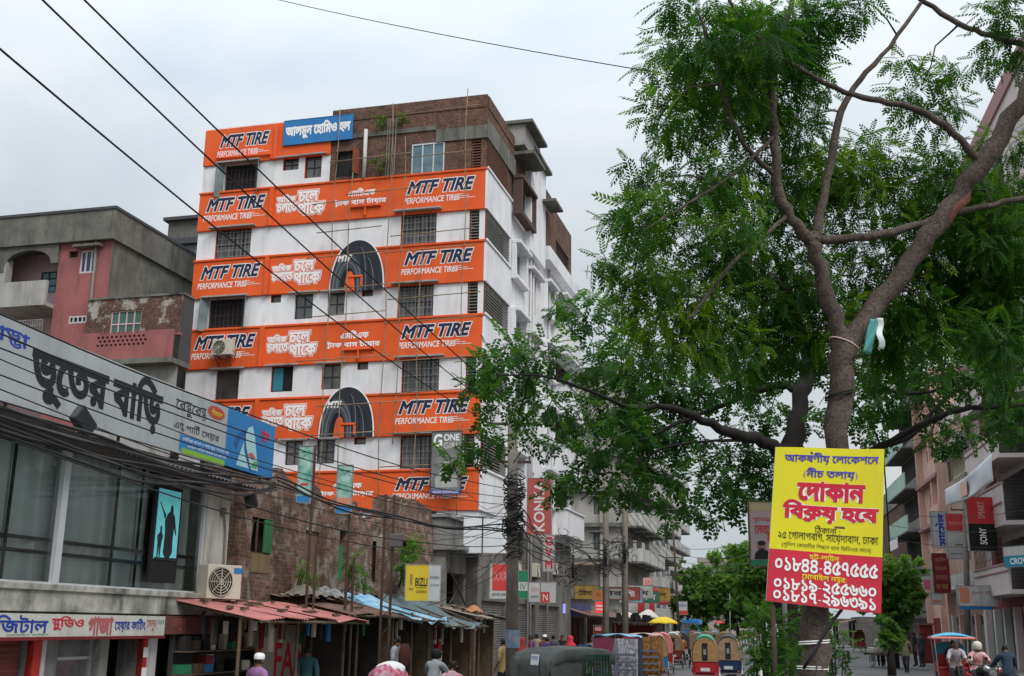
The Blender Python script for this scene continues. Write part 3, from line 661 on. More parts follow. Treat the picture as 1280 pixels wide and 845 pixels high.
    g=MB(); g.box(-5.5,-4.4,.2,.22,.1,1.9,0); g.build('shop_glass',M_['darkglass'],B); g=MB()
    for a in (-5.55,-4.4): g.box(a,a+.05,.15,.24,.1,1.92)
    g.box(-5.5,-4.4,.15,.24,1.55,1.6); g.build('shop_frame',M_['alu'],B)
    g=MB(); g.box(-5.48,-4.42,.17,.19,.85,1.2); g.build('shop_panel',M_['signred'],B)
    # conduit on the column
    c=MB(); c.tube([(-.35,-.03,4.35),(-.3,-.05,4.25),(-.2,-.03,4.0),(-.16,-.03,3.4),(-.18,-.03,2.75)],.025,6); c.lathe([(.0,-.0),(.09,.0),(.09,.07),(0,.07)],(-.38,-.08,4.4),'y',10); c.build('conduit',M_['concrete'],B)
    # eave
    e=MB(); corrugated(e,[(-12,.1,5.12),(.35,.1,5.12),(.35,-.55,4.93),(-12,-.55,4.93)],150,.02); e.box(-12,.3,-.5,.05,4.9,4.93); e.build('eave',mat('dark_tin_eave',(.06,.055,.055),.7,col2=(.10,.08,.07),scale=3),B)
    return B
restaurant()
def sign_box(name,label,cat,P,rz,w,h,t=.06,face=None,edge=None,group=None,bevel=0):
    """board standing in its local xz plane, face towards -y; origin at bottom centre"""
    S=thing(name,label,cat,P,rz,group)
    b=MB(); b.box(-w/2,w/2,0,t,0,h); b.build('panel',face or M_['signwhite'],S)
    e=MB(); k=.025
    for a in (-w/2-k,w/2): e.box(a,a+k,-.012,t+.01,-k,h+k)
    e.box(-w/2,w/2,-.012,t+.01,-k,0); e.box(-w/2,w/2,-.012,t+.01,h,h+k)
    e.build('frame',edge or M_['galv'],S); return S
def lettering(S,items,y=-.006,name='lettering',parent=None):
    """items: (string, box, material, kwargs)"""
    mats=[]; e=MB()
    for it in items:
        s,bx,m,kw=it if len(it)==4 else (it[0],None,it[1],it[2])
        if m not in mats: mats.append(m)
        kw=dict(kw); yy=kw.pop('y',y); rot=kw.pop('rot',0)
        if rot==0: fn=lambda x,z,yy=yy:(x,yy,z)
        else:  # reading upward: text x -> z
            fn=lambda x,z,yy=yy:(-z,yy,x)
        if s is None: x0,x1,z0,z1=bx; e.quad((x0,yy,z0),(x1,yy,z0),(x1,yy,z1),(x0,yy,z1),mats.index(m))
        elif isinstance(s,(list,tuple)): e.add([(x,yy,z) for x,z in s],[tuple(range(len(s)))],mats.index(m))
        else: put_text(e,s,bx,fn,mats.index(m),**kw)
    return e.build(name,mats,parent or S)
ink=mat('black_ink',(.015,.015,.017),.6); inkblue=mat('blue_ink',(.02,.05,.33),.55); inkred=mat('red_ink',(.56,.02,.045),.55); pw=M_['purewhite']
violet=mat('violet_ink',(.055,.045,.42),.55); yel=mat('yellow_ink',(.80,.70,.03),.55)
# rooftop hoarding, leaning a touch
S=thing('restaurant_hoarding','long white rooftop hoarding with bold black lettering and a blue end panel','signboard',at_L(0,-.42,5.22),LR)
b=MB(); b.box(-12,-1.25,0,.05,0,1.2,0); b.build('panel',mat('white_flex',(.40,.425,.435),.55,col2=(.32,.345,.355),scale=1.0,stain=.5,stain_col=(.17,.175,.18)),S)
b=MB(); b.box(-1.25,1.05,-.005,.05,.03,1.2,0); b.build('blue_panel',M_['blue'],S)
b=MB()
for x in (-11,-8,-5,-2,.6): b.tube([(x,.08,-.1),(x,.08,1.22)],.03,6); b.tube([(x,.08,1.0),(x,.9,-.05)],.025,5)
b.box(-12,1.05,.052,.09,1.14,1.2); b.box(-12,1.05,.052,.09,0,.06); b.build('support_frame',M_['iron'],S)
lettering(S,[('ভূতের বাড়ি',(-7.6,-3.85,.16,1.12),ink,dict(offset=.045)),
  ('রেস্টুরেন্ট',(-3.35,-2.15,.72,1.0),ink,dict(offset=.0)),('এন্ড পার্টি সেন্টার',(-3.35,-1.55,.42,.62),ink,dict()),
  ('আড্ডা',(-9.0,-7.75,.82,1.06),inkblue,dict(offset=.02)),
  (None,(-3.1,-1.25,.05,.36),M_['blue'],dict(y=-.004)),(None,(-3.0,-1.25,.02,.12),mat('sign_lime',(.20,.42,.04),.6),dict(y=-.007)),
  ('চাইনিজ বাংলা ও ফাস্ট ফুড পাওয়া যায়',(-3.0,-1.1,.24,.33),pw,dict(y=-.010)),('এখানে পার্টির অর্ডার নেওয়া হয়',(-2.8,-1.2,.14,.22),pw,dict(y=-.010)),
  ([(-1.75+.36*math.cos(t)*1.0,1.0+.13*math.sin(t)) for t in [i*math.pi/10 for i in range(20)]],mat('sign_rust',(.42,.07,.04),.6),dict(y=-.005)),('শীততাপ',(-1.95,-1.5,.94,1.06),yel,dict(y=-.009)),
  ('স্বাদ',(.35,.75,.75,1.0),inkred,dict(y=-.012,offset=.03)),
  ([(-.75,.1),(-.3,.95),(-.1,1.02),(.05,.8),(.3,.1)],mat('pale_aqua',(.35,.58,.62),.6),dict(y=-.010)),
  ([(-.9,.55),(-.75,.75),(-.45,.88),(-.35,.86),(-.5,.78),(-.68,.62),(-.8,.42)],mat('bird_blue',(.02,.10,.28),.6),dict(y=-.014)),
  ([(-.5,.82),(-.42,.86),(-.35,.55),(-.12,.18),(.0,.06),(-.16,.12),(-.42,.45)],mat('bird_blue',(.02,.10,.28),.6),dict(y=-.014)),
  ([(-.25,.4),(-.05,.46),(.12,.38),(.0,.3)],mat('picture_red',(.5,.10,.10),.6),dict(y=-.014)),([(-.1,.16),(.1,.3),(.3,.3),(.2,.14)],mat('picture_green',(.1,.35,.14),.6),dict(y=-.014))])
# shop fascia
S=thing('shop_fascia','narrow white fascia board painted with blue and red shop lettering under the sill','signboard',at_L(0,-.24,1.93),LR)
b=MB(); b.box(-12,-2.72,0,.05,0,.34); b.build('panel',mat('fascia_cream',(.60,.60,.54),.7,col2=(.50,.50,.45),scale=2,stain=.6,stain_col=(.3,.26,.2)),S)
b=MB(); b.box(-12,-2.70,-.02,.06,-.05,0); b.build('frame',M_['maroon'],S)
pk=mat('faded_red_ink',(.45,.12,.13),.6)
lettering(S,[('ডিজিটাল',(-7.9,-6.25,.06,.31),inkblue,dict(offset=.02)),('স্টুডিও',(-6.15,-5.3,.10,.31),inkred,dict(offset=.02)),('গাজা',(-5.15,-4.45,.03,.30),pk,dict(offset=.04)),('হেয়ার কাটিং',(-4.38,-3.4,.07,.29),inkblue,dict(offset=.02)),('সেলুন',(-3.36,-3.02,.08,.27),pk,dict(offset=.0)),('মোবাইল সার্ভিস',(-7.2,-6.2,.015,.055),M_['green'],dict()),('০১৭',(-2.98,-2.76,.2,.28),M_['green'],dict())])
S=thing('shop_fascia','short dark red board beside the end of the white fascia','signboard',at_L(0,-.2,1.95),LR)
b=MB(); b.box(-2.66,-.6,0,.05,0,.33); b.build('panel',mat('dim_red_board',(.16,.06,.055),.7,stain=.4),S); lettering(S,[('সেলুন',(-2.4,-1.9,.06,.27),pk,dict())])
# air conditioner unit
def aircon(label,P,rz,w=.82,h=.6,d=.3,group=None):
    A=thing('air_conditioner',label,'air conditioner',P,rz,group)
    b=MB(); b.box(-w/2,w/2,0,d,0,h); b.build('casing',M_['cream'],A,bevel=.015)
    g=MB(); c=(-w*.12,-.006,h*.5); g.lathe([(.0,0),(h*.40,0),(h*.42,-.02),(h*.43,0)],c,'y',20); g.build('fan_shroud',M_['darkframe'],A)
    g=MB()
    for k in range(5):
        r=h*.08*(k+1); g.lathe([(r,-.022),(r+.008,-.03),(r+.012,-.022)],c,'y',18)
    for k in range(4): a=k*math.pi/4; g.bar((c[0]-h*.42*math.cos(a),-.03,c[2]-h*.42*math.sin(a)),(c[0]+h*.42*math.cos(a),-.03,c[2]+h*.42*math.sin(a)),.012,.01)
    g.build('fan_grille',M_['cream'],A)
    for x in (-w*.3,w*.3): g=MB(); g.bar((x,d+.1,-.05),(x,-.05,-.05),.04,.04); g.bar((x,d+.1,-.4),(x,-.02,-.06),.03,.03); g.build('bracket',M_['iron'],A)
    g=MB(); g.tube([(w/2,.15,.2),(w/2+.1,.2,.1),(w/2+.05,.28,-.3)],.018,5); g.build('pipe',M_['iron'],A); return A
A=aircon('large cream air conditioner unit on a bracket beside the white column',at_L(-1.10,-.55,2.62),LR-R(28),.80,.66,.34)
lettering(A,[(None,(.2,.4,.5,.61),M_['blue'],dict(y=-.008))],name='badge')
p=FB.pt(-11.15,-.58,12.93); aircon('small white air conditioner fixed over a painted tyre logo on the tall block',tuple(p),R(-15),.9,.66,.32)
# ------------------------------------------------------------------ pink apartment behind the restaurant
def pink_building():
    P=at(131,400,44.0); B=thing('apartment_building','faded pink and grey concrete apartment house with an arched balcony','building',(P.x,P.y,0),R(-15)); Fp=Frame((P.x,P.y),-15)
    f=lambda x,d,z:(x,d,z)
    top=Fp.hit(131,265)[1]; zb=Fp.hit(110,300)[1]  # parapet base
    h=lambda px,py:Fp.hit(px,py)
    xs=h(72,340)[0]
    W1=(h(100,330)[0],h(120,330)[0],h(110,341)[1],h(110,313)[1]); S1=(h(86,320)[0],h(97,320)[0],h(90,322)[1],h(90,314)[1])
    W2=(h(86,400)[0],h(108,400)[0],h(97,404)[1],h(97,395)[1])
    zt=h(30,318)[1]; zs=h(40,357)[1]; zs2=h(40,383)[1]
    mb=MB(); wall(mb,f,xs,0,0,zb,[W1,S1,W2],.2,lambda x,z:0)
    mb.quad((0,0,0),(0,12,0),(0,12,zb),(0,0,zb),1); mb.quad((-14,12,0),(0,12,0),(0,12,zb),(-14,12,zb),1)
    # recessed balcony bays to the left
    W3=(h(22,340)[0]+.15,h(53,340)[0]+.1,h(40,352)[1]-.1,h(40,328)[1])
    wall(mb,lambda x,d,z:(x,d+1.3,z),-14,xs,0,zb,[W3],.1,lambda x,z:2)
    mb.quad((xs,0,0),(xs,1.3,0),(xs,1.3,zb),(xs,0,zb),0)
    mb.build('wall',[M_['pink'],M_['oldconc'],M_['palepink']],B)
    pr=MB(); pr.box(-14,.02,-.25,.0,zb-.1,top,0); pr.box(.0,.15,-.25,12,zb-.1,top,0); pr.box(-14,.2,-.3,12,top,top+.12,1); pr.build('parapet',[M_['oldconc'],mat('dark_coping_and_shade',(.07,.07,.075),.9)],B)
    # arch between the balcony posts
    ar=MB(); x0,x1=h(8,330)[0],h(66,330)[0]; zc=h(40,322)[1]; za=h(40,304)[1]; N=18
    for i in range(N):
        u0,u1=i/N,(i+1)/N; xx0=x0+(x1-x0)*u0; xx1=x0+(x1-x0)*u1; e0=zc+(za-zc)*math.sqrt(max(0,1-(2*u0-1)**2))-.35; e1=zc+(za-zc)*math.sqrt(max(0,1-(2*u1-1)**2))-.35
        ar.add([(xx0,-.12,e0),(xx1,-.12,e1),(xx1,-.12,zb),(xx0,-.12,zb),(xx0,.1,e0),(xx1,.1,e1),(xx1,.1,zb),(xx0,.1,zb)],[(0,1,2,3),(7,6,5,4),(0,4,5,1)],0)
    ar.box(-14,x0,-.12,.1,zc-.6,zb); ar.box(x1,xs,-.12,.1,zc-.35,zb); ar.box(-14,x0,-.1,.1,0,zb,0) if False else None
    ar.build('arch',M_['oldconc'],B)
    bl=MB(); bl.box(-14,xs-.003,-.6,-.45,zs2,zs); bl.box(-14,xs-.003,-.6,1.3,zs2-.15,zs2); bl.box(-14,xs-.003,-.6,1.3,zs2-3.2,zs2-3.05); bl.box(-14,x0+.1,-.1,.3,zs2,zc); bl.build('balcony',M_['greyplaster'],B)
    gr=MB(); z1=zs2-.75; z0=z1-1.9; xg0,xg1=h(14,415)[0],xs-.05
    for i in range(17): x=xg0+(xg1-xg0)*i/16; gr.box(x-.015,x+.015,-.5,-.47,z0,z1)
    for i in range(9): z=z0+(z1-z0)*i/8; gr.box(xg0,xg1,-.515,-.5,z-.015,z+.015)
    gr.build('balcony_grille',M_['galv'],B)
    window(B,f,W1,frame=M_['signwhite'],pane=mat('deep_blue_glass',(.015,.03,.09),.15,spec=.6),nx=3,d=.02,fw=.07); window(B,f,S1,nx=1,pane=M_['black']); window(B,f,W2,frame=M_['signwhite'],pane=M_['black'],nx=4,d=.0,fw=.06)
    window(B,lambda x,d,z:(x,d+1.3,z),W3,nx=3,nz=3,pane=mat('sky_blue_pane',(.10,.25,.30),.2,col2=(.22,.36,.40),scale=4),d=.0,fw=.05)
    sd_=MB(); sd_.box(W1[0]-.2,W1[1]+.3,-.35,-.003,W1[3]+.08,W1[3]+.18); sd_.build('sunshade',M_['oldconc'],B)
    pi=MB(); pi.tube([(h(122,300)[0],-.08,zb+.2),(h(118,350)[0],-.08,h(118,370)[1]),(h(112,440)[0],-.08,h(108,470)[1])],.05,6); pi.build('drain_pipe',mat('greenish_pipe',(.22,.25,.22),.7),B)
    # lower wing with the small window and pierced parapet
    wx0=-.6; wx1=h(231,420)[0]; z3=h(130,378)[1]; z2=h(130,426)[1]; z1=h(130,457)[1]; z0=h(150,485)[1]
    wf=lambda x,d,z:(x,d-.35,z); WW=(h(144,410)[0]*.97,h(184,410)[0]*.96,h(160,424)[1],h(160,391)[1])
    mb=MB(); wall(mb,wf,wx0,wx1,z2,z3,[WW],.2,lambda x,z:0); mb.quad((wx1,-.35,z1),(wx1,.5,z1),(wx1,.5,z3),(wx1,-.35,z3),4)  # wing's right end face coloured near-black to stand in for the shadow there
    mb.box(wx0,wx1+.1,-.5,-.353,z2-.05,z2+.03,1); mb.box(wx0,wx1+.05,-.4,.5,z3,z3+.08,2); mb.box(wx0,wx1+.05,-.9,.5,z1-.2,z1,2); mb.quad((wx0,-.3,0),(wx1,-.3,0),(wx1,-.3,z1-.2),(wx0,-.3,z1-.2),3)
    mb.build('lower_wing',[M_['brickwhite'],M_['pink'],M_['oldconc'],M_['greyplaster'],mat('dark_coping_and_shade',(.07,.07,.075),.9)],B)
    pz=MB(); hol=[]
    rows=4
    for r in range(rows):
        for c in range(11):
            x=wx0+.95+c*.2+(r%2)*.1; z=z1+.55+r*.16; hol.append((x,x+.11,z,z+.09))
    # pierced panel built as bricks between holes
    zs_=sorted({z1,z2-.055}|{q for hh in hol for q in hh[2:]})
    for j in range(len(zs_)-1):
        cz=(zs_[j]+zs_[j+1])/2; rowh=sorted([hh for hh in hol if hh[2]<cz<hh[3]]); x=wx0
        for hh in rowh: pz.box(x,hh[0],-.85,-.75,zs_[j],zs_[j+1]); x=hh[1]
        pz.box(x,wx1,-.85,-.75,zs_[j],zs_[j+1])
    pz.box(wx0,wx1,-.74,-.72,z1,z2-.06,1)
    pz.build('pierced_parapet',[M_['pink'],M_['dark']],B)
    window(B,wf,WW,frame=M_['palepink'],pane=mat('green_shutter_pane',(.07,.15,.12),.5,col2=(.05,.11,.09),scale=2),nx=4,nz=2,d=.05,fw=.05)
pink_building()
# concrete water-tank house behind the tall block
P=at(228,300,62.0); B=thing('stair_house','grey concrete stair tower with a flat roof rising behind the tall block','building',(P.x,P.y,0),R(-15))
z=lambda y:at(228,y,62.0).z
mb=MB(); mb.box(-1.0,3,0,4,z(305),z(276),0); mb.box(-1.2,3.2,-.3,4.2,z(276),z(272),1); mb.box(-2.2,3.2,-.6,4.2,z(309),z(303),1); mb.box(-1.8,3,-.2,4,0,z(309),2); mb.box(-.2,3,-.25,-.2,z(303),z(299),1)
mb.build('wall',[M_['oldconc'],mat('dark_coping_and_shade',(.07,.07,.075),.9),mat('bluegrey_plaster',(.24,.28,.28),.9,stain=.7)],B)
w=MB(); w.box(-.5,.3,-.25,-.22,z(322),z(313)); w.build('window',M_['darkglass'],B)
# ------------------------------------------------------------------ brick ruin
def ruin():
    B=thing('brick_ruin','roofless old brick house with broken wall tops and a green shutter','building',at_L(1.2,.5,0),LR); f=lambda x,d,z:(x,d,z)
    tops=[(0,5.75),(1.2,5.6),(2.4,5.7),(3.2,5.5),(3.25,5.2),(4.0,5.6),(5,5.6),(5.2,5.15),(6.1,5.4),(7.3,5.5),(8.2,5.35),(8.25,5.05),(9.9,5.15),(10,5.85),(10.8,6.0),(12.5,6.1),(14.2,6.15),(15.2,6.0),(15.6,5.2)]
    def top(x):
        for i in range(len(tops)-1):
            if tops[i][0]<=x<=tops[i+1][0]:
                a,b=tops[i],tops[i+1]; return a[1]+(b[1]-a[1])*(x-a[0])/max(1e-6,b[0]-a[0])
        return tops[-1][1]
    holes=[(.95,2.05,3.75,4.55),(6.5,7.1,3.3,4.7),(4.1,5.0,3.1,4.5),(9.2,9.8,3.4,4.6),(11.9,12.7,3.6,4.8)]
    mb=MB(); XS=sorted({x for x,_ in tops}|{h[i] for h in holes for i in (0,1)}|{.3*k+.07*((k*7)%3) for k in range(52)})
    jag={x:top(x)+.10*math.sin(x*17)+.07*math.sin(x*41) for x in XS}
    for i in range(len(XS)-1):
        a,b=XS[i],XS[i+1]
        if b-a<1e-4: continue
        cx=(a+b)/2; hs=[h for h in holes if h[0]<cx<h[1]]; seg=[(0,None)]
        z=0; parts=[]
        for h in hs: parts.append((z,h[2],h[2])); z=h[3]
        for z0,z1,_ in parts: mb.quad((a,0,z0),(b,0,z0),(b,0,z1),(a,0,z1))
        mb.add([(a,0,z),(b,0,z),(b,0,jag[b]),(a,0,jag[a]),(a,.35,0),(b,.35,0),(b,.35,jag[b]),(a,.35,jag[a])],[(0,1,2,3),(7,6,5,4),(3,2,6,7)])
    for h in holes:
        x0,x1,z0,z1=h; mb.quad((x0,0,z0),(x1,0,z0),(x1,.34,z0),(x0,.34,z0)); mb.quad((x0,0,z0),(x0,.34,z0),(x0,.34,z1),(x0,0,z1)); mb.quad((x1,0,z0),(x1,.34,z0),(x1,.34,z1),(x1,0,z1)); mb.quad((x0,0,z1),(x1,0,z1),(x1,.34,z1),(x0,.34,z1))
    mb.quad((0,0,0),(0,3,0),(0,3,5.2),(0,0,5.7))
    mb.quad((15.6,0,0),(15.6,3,0),(15.6,3,4.6),(15.6,0,5.2))
    mb.build('wall',M_['ruinbrick'],B)
    for x,w_,zt in ((3.0,.35,4.9),(5.15,.3,4.75),(7.35,.4,5.2),(9.5,.4,4.8),(11.2,.3,4.5),(0.02,.3,5.5)):
        q=MB(); q.prism([(x,0),(x+w_,0),(x+w_+.02,zt*.6),(x+w_-.03,zt-.25),(x+w_*.5,zt),(x+.02,zt-.1)],-.16,-.004); q.build('pier',M_['ruinbrick'],B)
    # second layer of wall behind, lower left, and loose bricks on top
    lb=MB()
    for k in range(70):
        x=rng.uniform(.2,15.2); z=top(x)+.02; w=rng.uniform(.1,.24); lb.box(x,x+w,.02+rng.uniform(0,.1),.3,z-.06,z+rng.uniform(.02,.16))
    lb.build('rubble',M_['brickpale'],B)['kind']='stuff'
    bk=MB(); bk.box(.9,2.1,.345,.36,3.7,4.6,0); bk.box(4.0,7.2,.345,.36,3.0,4.8,0); bk.box(9.1,9.9,.345,.36,3.3,4.7,0); bk.box(11.8,12.8,.345,.36,3.5,4.9,0); bk.build('interior',M_['black'],B)  # black sheets stand in for the shade behind the openings
    s=MB(); s.box(1.62,2.03,-.02,.02,3.77,4.53,0); s.box(.97,1.0,.02,.06,3.75,4.55,1); s.box(1.3,1.33,.02,.06,3.75,4.55,1); s.bar((1.02,.1,3.8),(1.25,.1,4.5),.05,.02,1); s.build('shutter',[mat('leaf_green_paint',(.03,.17,.06),.7,stain=.5),M_['wood']],B)
    s=MB(); s.box(.98,2.0,-.015,-.003,3.3,3.72); s.build('boarding',mat('old_ply',(.20,.15,.08),.9,stain=.6),B)
    s=MB(); s.box(6.55,7.05,.1,.14,3.3,4.3,0); s.build('door',mat('leaf_green_paint',(.03,.17,.06),.7),B)
    s=MB(); s.box(4.1,5.0,.05,.1,3.1,4.5); s.build('door',M_['tin'],B)
ruin()
# ------------------------------------------------------------------ low shops in front of the ruin, under sheets and tarpaulins
def lean_to(label,x0,x1,zb,zf,proj,m,style,back=.45,group='lean-to stalls along the left pavement',interior=True,wallmat=None,ends=(1,1)):
    B=thing('street_stall',label,'stall',at_L(x0,back,0.14),LR,group); w=x1-x0
    r=MB(); zb-=.14; zf-=.14
    if style=='tin':
        n_=max(3,int(w/.85))
        for i in range(n_):
            a_,b_=w*i/n_-.05,w*(i+1)/n_+.05; j0,j1=rng.uniform(-.03,.03,2); k0=rng.uniform(-.16,.12); zz=.012*(i%2)
            corrugated(r,[(a_,.05,zb+zz+j0),(b_,.05,zb+zz+j1),(b_+rng.uniform(-.05,.05),-proj+k0,zf+zz+j1*2+rng.uniform(-.04,.03)),(a_,-proj+k0,zf+zz+j0*2)],int((b_-a_)*14),.012)
        for i in range(int(w*3)):
            x=rng.uniform(.1,w-.4); t=rng.uniform(.1,.9); y=-proj*t; z=zb+(zf-zb)*t+.02; r.bar((x,y,z+.03),(x+rng.uniform(.08,.5),y+rng.uniform(-.12,.12),z+.03),rng.uniform(.05,.14),.05,1)
    else:
        ph=rng.uniform(0,6)
        def fn(u,v):
            sag=-.16*math.sin(v*math.pi)*(.6+.4*math.sin(u*7+ph))-.10*math.sin(u*math.pi)*v+.05*math.sin(u*23+v*9+ph)+.03*math.sin(u*41+v*17)
            return (w*u+.08*math.sin(v*9+ph),-proj*v-.12*math.sin(u*9+ph)*v,zb+(zf-zb)*v+sag)
        r.grid(fn,34,14)
    r.build('roof_sheet',[m,M_['wood']],B,smooth=(style!='tin'),solid=.006)
    fr=MB()
    for x in (.06,w/2,w-.06): fr.tube([(x,-proj+.5,0),(x,-proj+.5,zf+(zb-zf)*.3-.04)],.035,6); fr.tube([(x,0,zb-.1),(x,-proj-.1,zf-.07)],.03,6)
    fr.tube([(-.1,-proj+.02,zf-.06),(w+.1,-proj+.02,zf-.06)],.028,6); fr.build('pole_frame',M_['wood'],B)
    if interior:
        bx=MB(); pr=max(.3,proj-.55)
        bx.quad((0,-.02,0),(w,-.02,0),(w,-.02,zb-.1),(0,-.02,zb-.1),0)
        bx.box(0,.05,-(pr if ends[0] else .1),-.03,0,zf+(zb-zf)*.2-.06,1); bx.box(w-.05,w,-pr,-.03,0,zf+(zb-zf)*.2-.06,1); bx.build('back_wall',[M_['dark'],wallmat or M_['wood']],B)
        gd=MB(); gm=[M_['dark'],M_['maroon'],M_['signwhite'],M_['blue'],M_['wood'],M_['cream'],M_['green'],M_['black']]
        for k in range(int(w*16)):
            x=rng.uniform(.1,w-.35); z=.25+.42*int(rng.integers(0,4)); gd.box(x,x+rng.uniform(.12,.34),-.06-rng.uniform(.05,.3),-.04,z,z+rng.uniform(.1,.34),int(rng.integers(0,8)))
        for k in range(4): gd.box(.06,w-.06,-.36,-.04,.22+.42*k,.245+.42*k,4)
        for k in range(int(w*5)): x=rng.uniform(.1,w-.2); yy=-rng.uniform(.4,pr); zt=zf-.12+rng.uniform(0,.15); gd.box(x,x+rng.uniform(.06,.2),yy,yy+.05,zt-rng.uniform(.15,.55),zt,int(rng.integers(0,8)))
        o_=gd.build('goods',gm,B); o_['kind']='stuff'
    return B
lean_to('stall roofed with faded red tin next to the cream air conditioner',-2.2,3.3,2.62,2.26,1.9,M_['pinktin'],'tin',back=-.05,wallmat=M_['dark'],ends=(0,1))
lean_to('stall under rusty dark tin sheets below the green shuttered window',3.4,7.0,2.85,2.42,2.0,M_['tin'],'tin',wallmat=M_['dark'])
lean_to('stall under a blue and white checked plastic sheet',7.0,10.4,3.0,2.35,2.3,mat('blue_check_plastic',(.42,.56,.64),.45,col2=(.08,.36,.60),scale=6),'cloth')
B=lean_to('stall under a sagging slate grey tarpaulin by the yellow sign',10.3,15.2,3.05,2.2,2.3,mat('slate_tarpaulin',(.10,.15,.17),.5,col2=(.15,.20,.215),scale=1.6,stain=.3),'cloth')
s=MB(); shutter_sheet(s,lambda x,d,z:(x,d,z),.5,2.6,0,2.0,-1.2,pitch=.1); s.build('roller_shutter',M_['shutter'],B)
s=MB(); s.box(2.65,3.05,-1.35,-1.1,0,2.05,0)
for k in range(3): s.box(2.66,3.04,-1.36,-1.353,.35+.6*k,.65+.6*k,1)
s.build('post',[M_['red'],pw],B)
B=lean_to('stall under old tin and planks with a brick post',15.3,19.6,2.9,2.45,2.0,mat('pale_rusty_tin',(.28,.25,.22),.75,col2=(.17,.12,.09),scale=2,stain=.6),'tin')
s=MB(); s.box(.5,.75,-1.75,-1.5,0,2.3,0); s.build('brick_post',M_['brickpale'],B)
s=MB(); s.box(1.3,2.2,-1.0,-.95,0,2.0,0); s.box(1.75,1.95,-1.01,-1.0,1.35,1.55,1); s.build('door',[mat('dark_olive_door',(.06,.06,.045),.8),M_['signwhite']],B)
s=MB(); s.grid(lambda u,v:(1.2+.9*u,-1.7+.55*v,2.5+.22*math.sin(u*3.1)*math.sin(v*3.1)+.03*math.sin(u*25+v*11)),14,8); s.build('sheet_bundle',mat('orange_rag',(.45,.20,.09),.85,col2=(.35,.16,.08),scale=5),B,smooth=True)
# shop fronts with painted shutters under the stalls
B=thing('painted_shop','cream shop front painted with large red letters behind the red tin roof','shop',at_L(.6,-.42,.14),LR)
s=MB(); s.box(.3,3.0,0,.06,0,2.0,0); s.build('panel',mat('faded_cream_board',(.40,.37,.32),.8,stain=.6),B); lettering(B,[('FAN',(1.2,2.9,.9,1.6),inkred,dict(offset=.02)),(None,(.32,.5,0,2.0),M_['red'],dict())])
# clutter on stall roofs
for lab,x,z in (('crumpled plastic bag and cardboard heap on the rusty stall roof',5.2,2.8),('heap of old sacking on the tin roof by the brick ruin',3.9,2.8)):
    h=MB(); sd0=rng.uniform(0,9)
    h.grid(lambda u,v:(-.8+1.6*u,-.4+.8*v,.02+.2*math.sin(u*3.14)*math.sin(v*3.14)*(1+.5*math.sin(u*13+sd0))+.03*math.sin(v*21+u*17)),20,12)
    o=h.build('rubbish_heap',mat('rags_'+str(int(x)),(.30,.33,.34) if x>5 else (.22,.2,.17),.8,col2=(.12,.10,.09),scale=7),None,smooth=True,loc=at_L(x,-.2,z),rz=LR); tag(o,lab,'rubbish')
# ------------------------------------------------------------------ concrete shop house at the foot of the tall block
def foot_house():
    B=thing('shop_house','grimy low concrete shop house with a lattice panel at the foot of the tall block','building',at_L(16.9,.1,0),LR)
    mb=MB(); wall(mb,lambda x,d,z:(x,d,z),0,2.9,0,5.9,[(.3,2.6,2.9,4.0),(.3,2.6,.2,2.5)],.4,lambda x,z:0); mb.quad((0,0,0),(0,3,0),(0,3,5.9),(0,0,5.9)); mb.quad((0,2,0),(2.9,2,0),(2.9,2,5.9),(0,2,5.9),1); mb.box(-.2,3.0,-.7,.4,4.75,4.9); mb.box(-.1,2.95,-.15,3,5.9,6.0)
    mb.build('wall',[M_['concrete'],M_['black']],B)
    lt=MB()
    for k in range(12): x=.3+.2*k; lt.bar((x,.02,4.05),(min(x+.65,2.7),.02,4.7),.02,.02); lt.bar((x,.03,4.7),(min(x+.65,2.7),.03,4.05),.02,.02)
    lt.box(.3,2.7,.04,.05,4.03,4.72); lt.build('lattice',M_['galv'],B)
    br=MB(); br.bar((.4,-.1,2.9),(2.5,-.1,4.0),.05,.05); br.bar((.4,-.12,4.0),(2.5,-.12,2.9),.05,.05); br.build('bracing',M_['iron'],B)
foot_house()
YP=at(528,751,33.5)
S=sign_box('shop_sign','yellow and white shop sign with black lettering standing over the tarpaulin','sign',(YP.x,YP.y,YP.z),R(6),1.0,1.02,face=mat('mustard_sign',(.66,.47,.03),.55,col2=(.6,.42,.03),stain=.2,stain_col=(.3,.2,.03)))
lettering(S,[(None,(.16,.5,0,1.02),M_['signwhite'],dict(y=-.004)),('BIZLI',(-.22,.12,.42,.64),ink,dict(offset=.02)),('cables',(-.2,.1,.22,.32),ink,dict()),('ইলেকট্রিক',(.19,.47,.6,.72),ink,dict()),('এন্ড হার্ডওয়্যার',(.19,.47,.4,.5),ink,dict()),
  (None,(-.38,-.31,.45,.75),mat('dark_ochre',(.3,.2,.02),.6),dict()),(None,(-.40,-.29,.3,.36),mat('dark_ochre',(.3,.2,.02),.6),dict()),(None,(-.2,.1,.36,.375),ink,dict())])
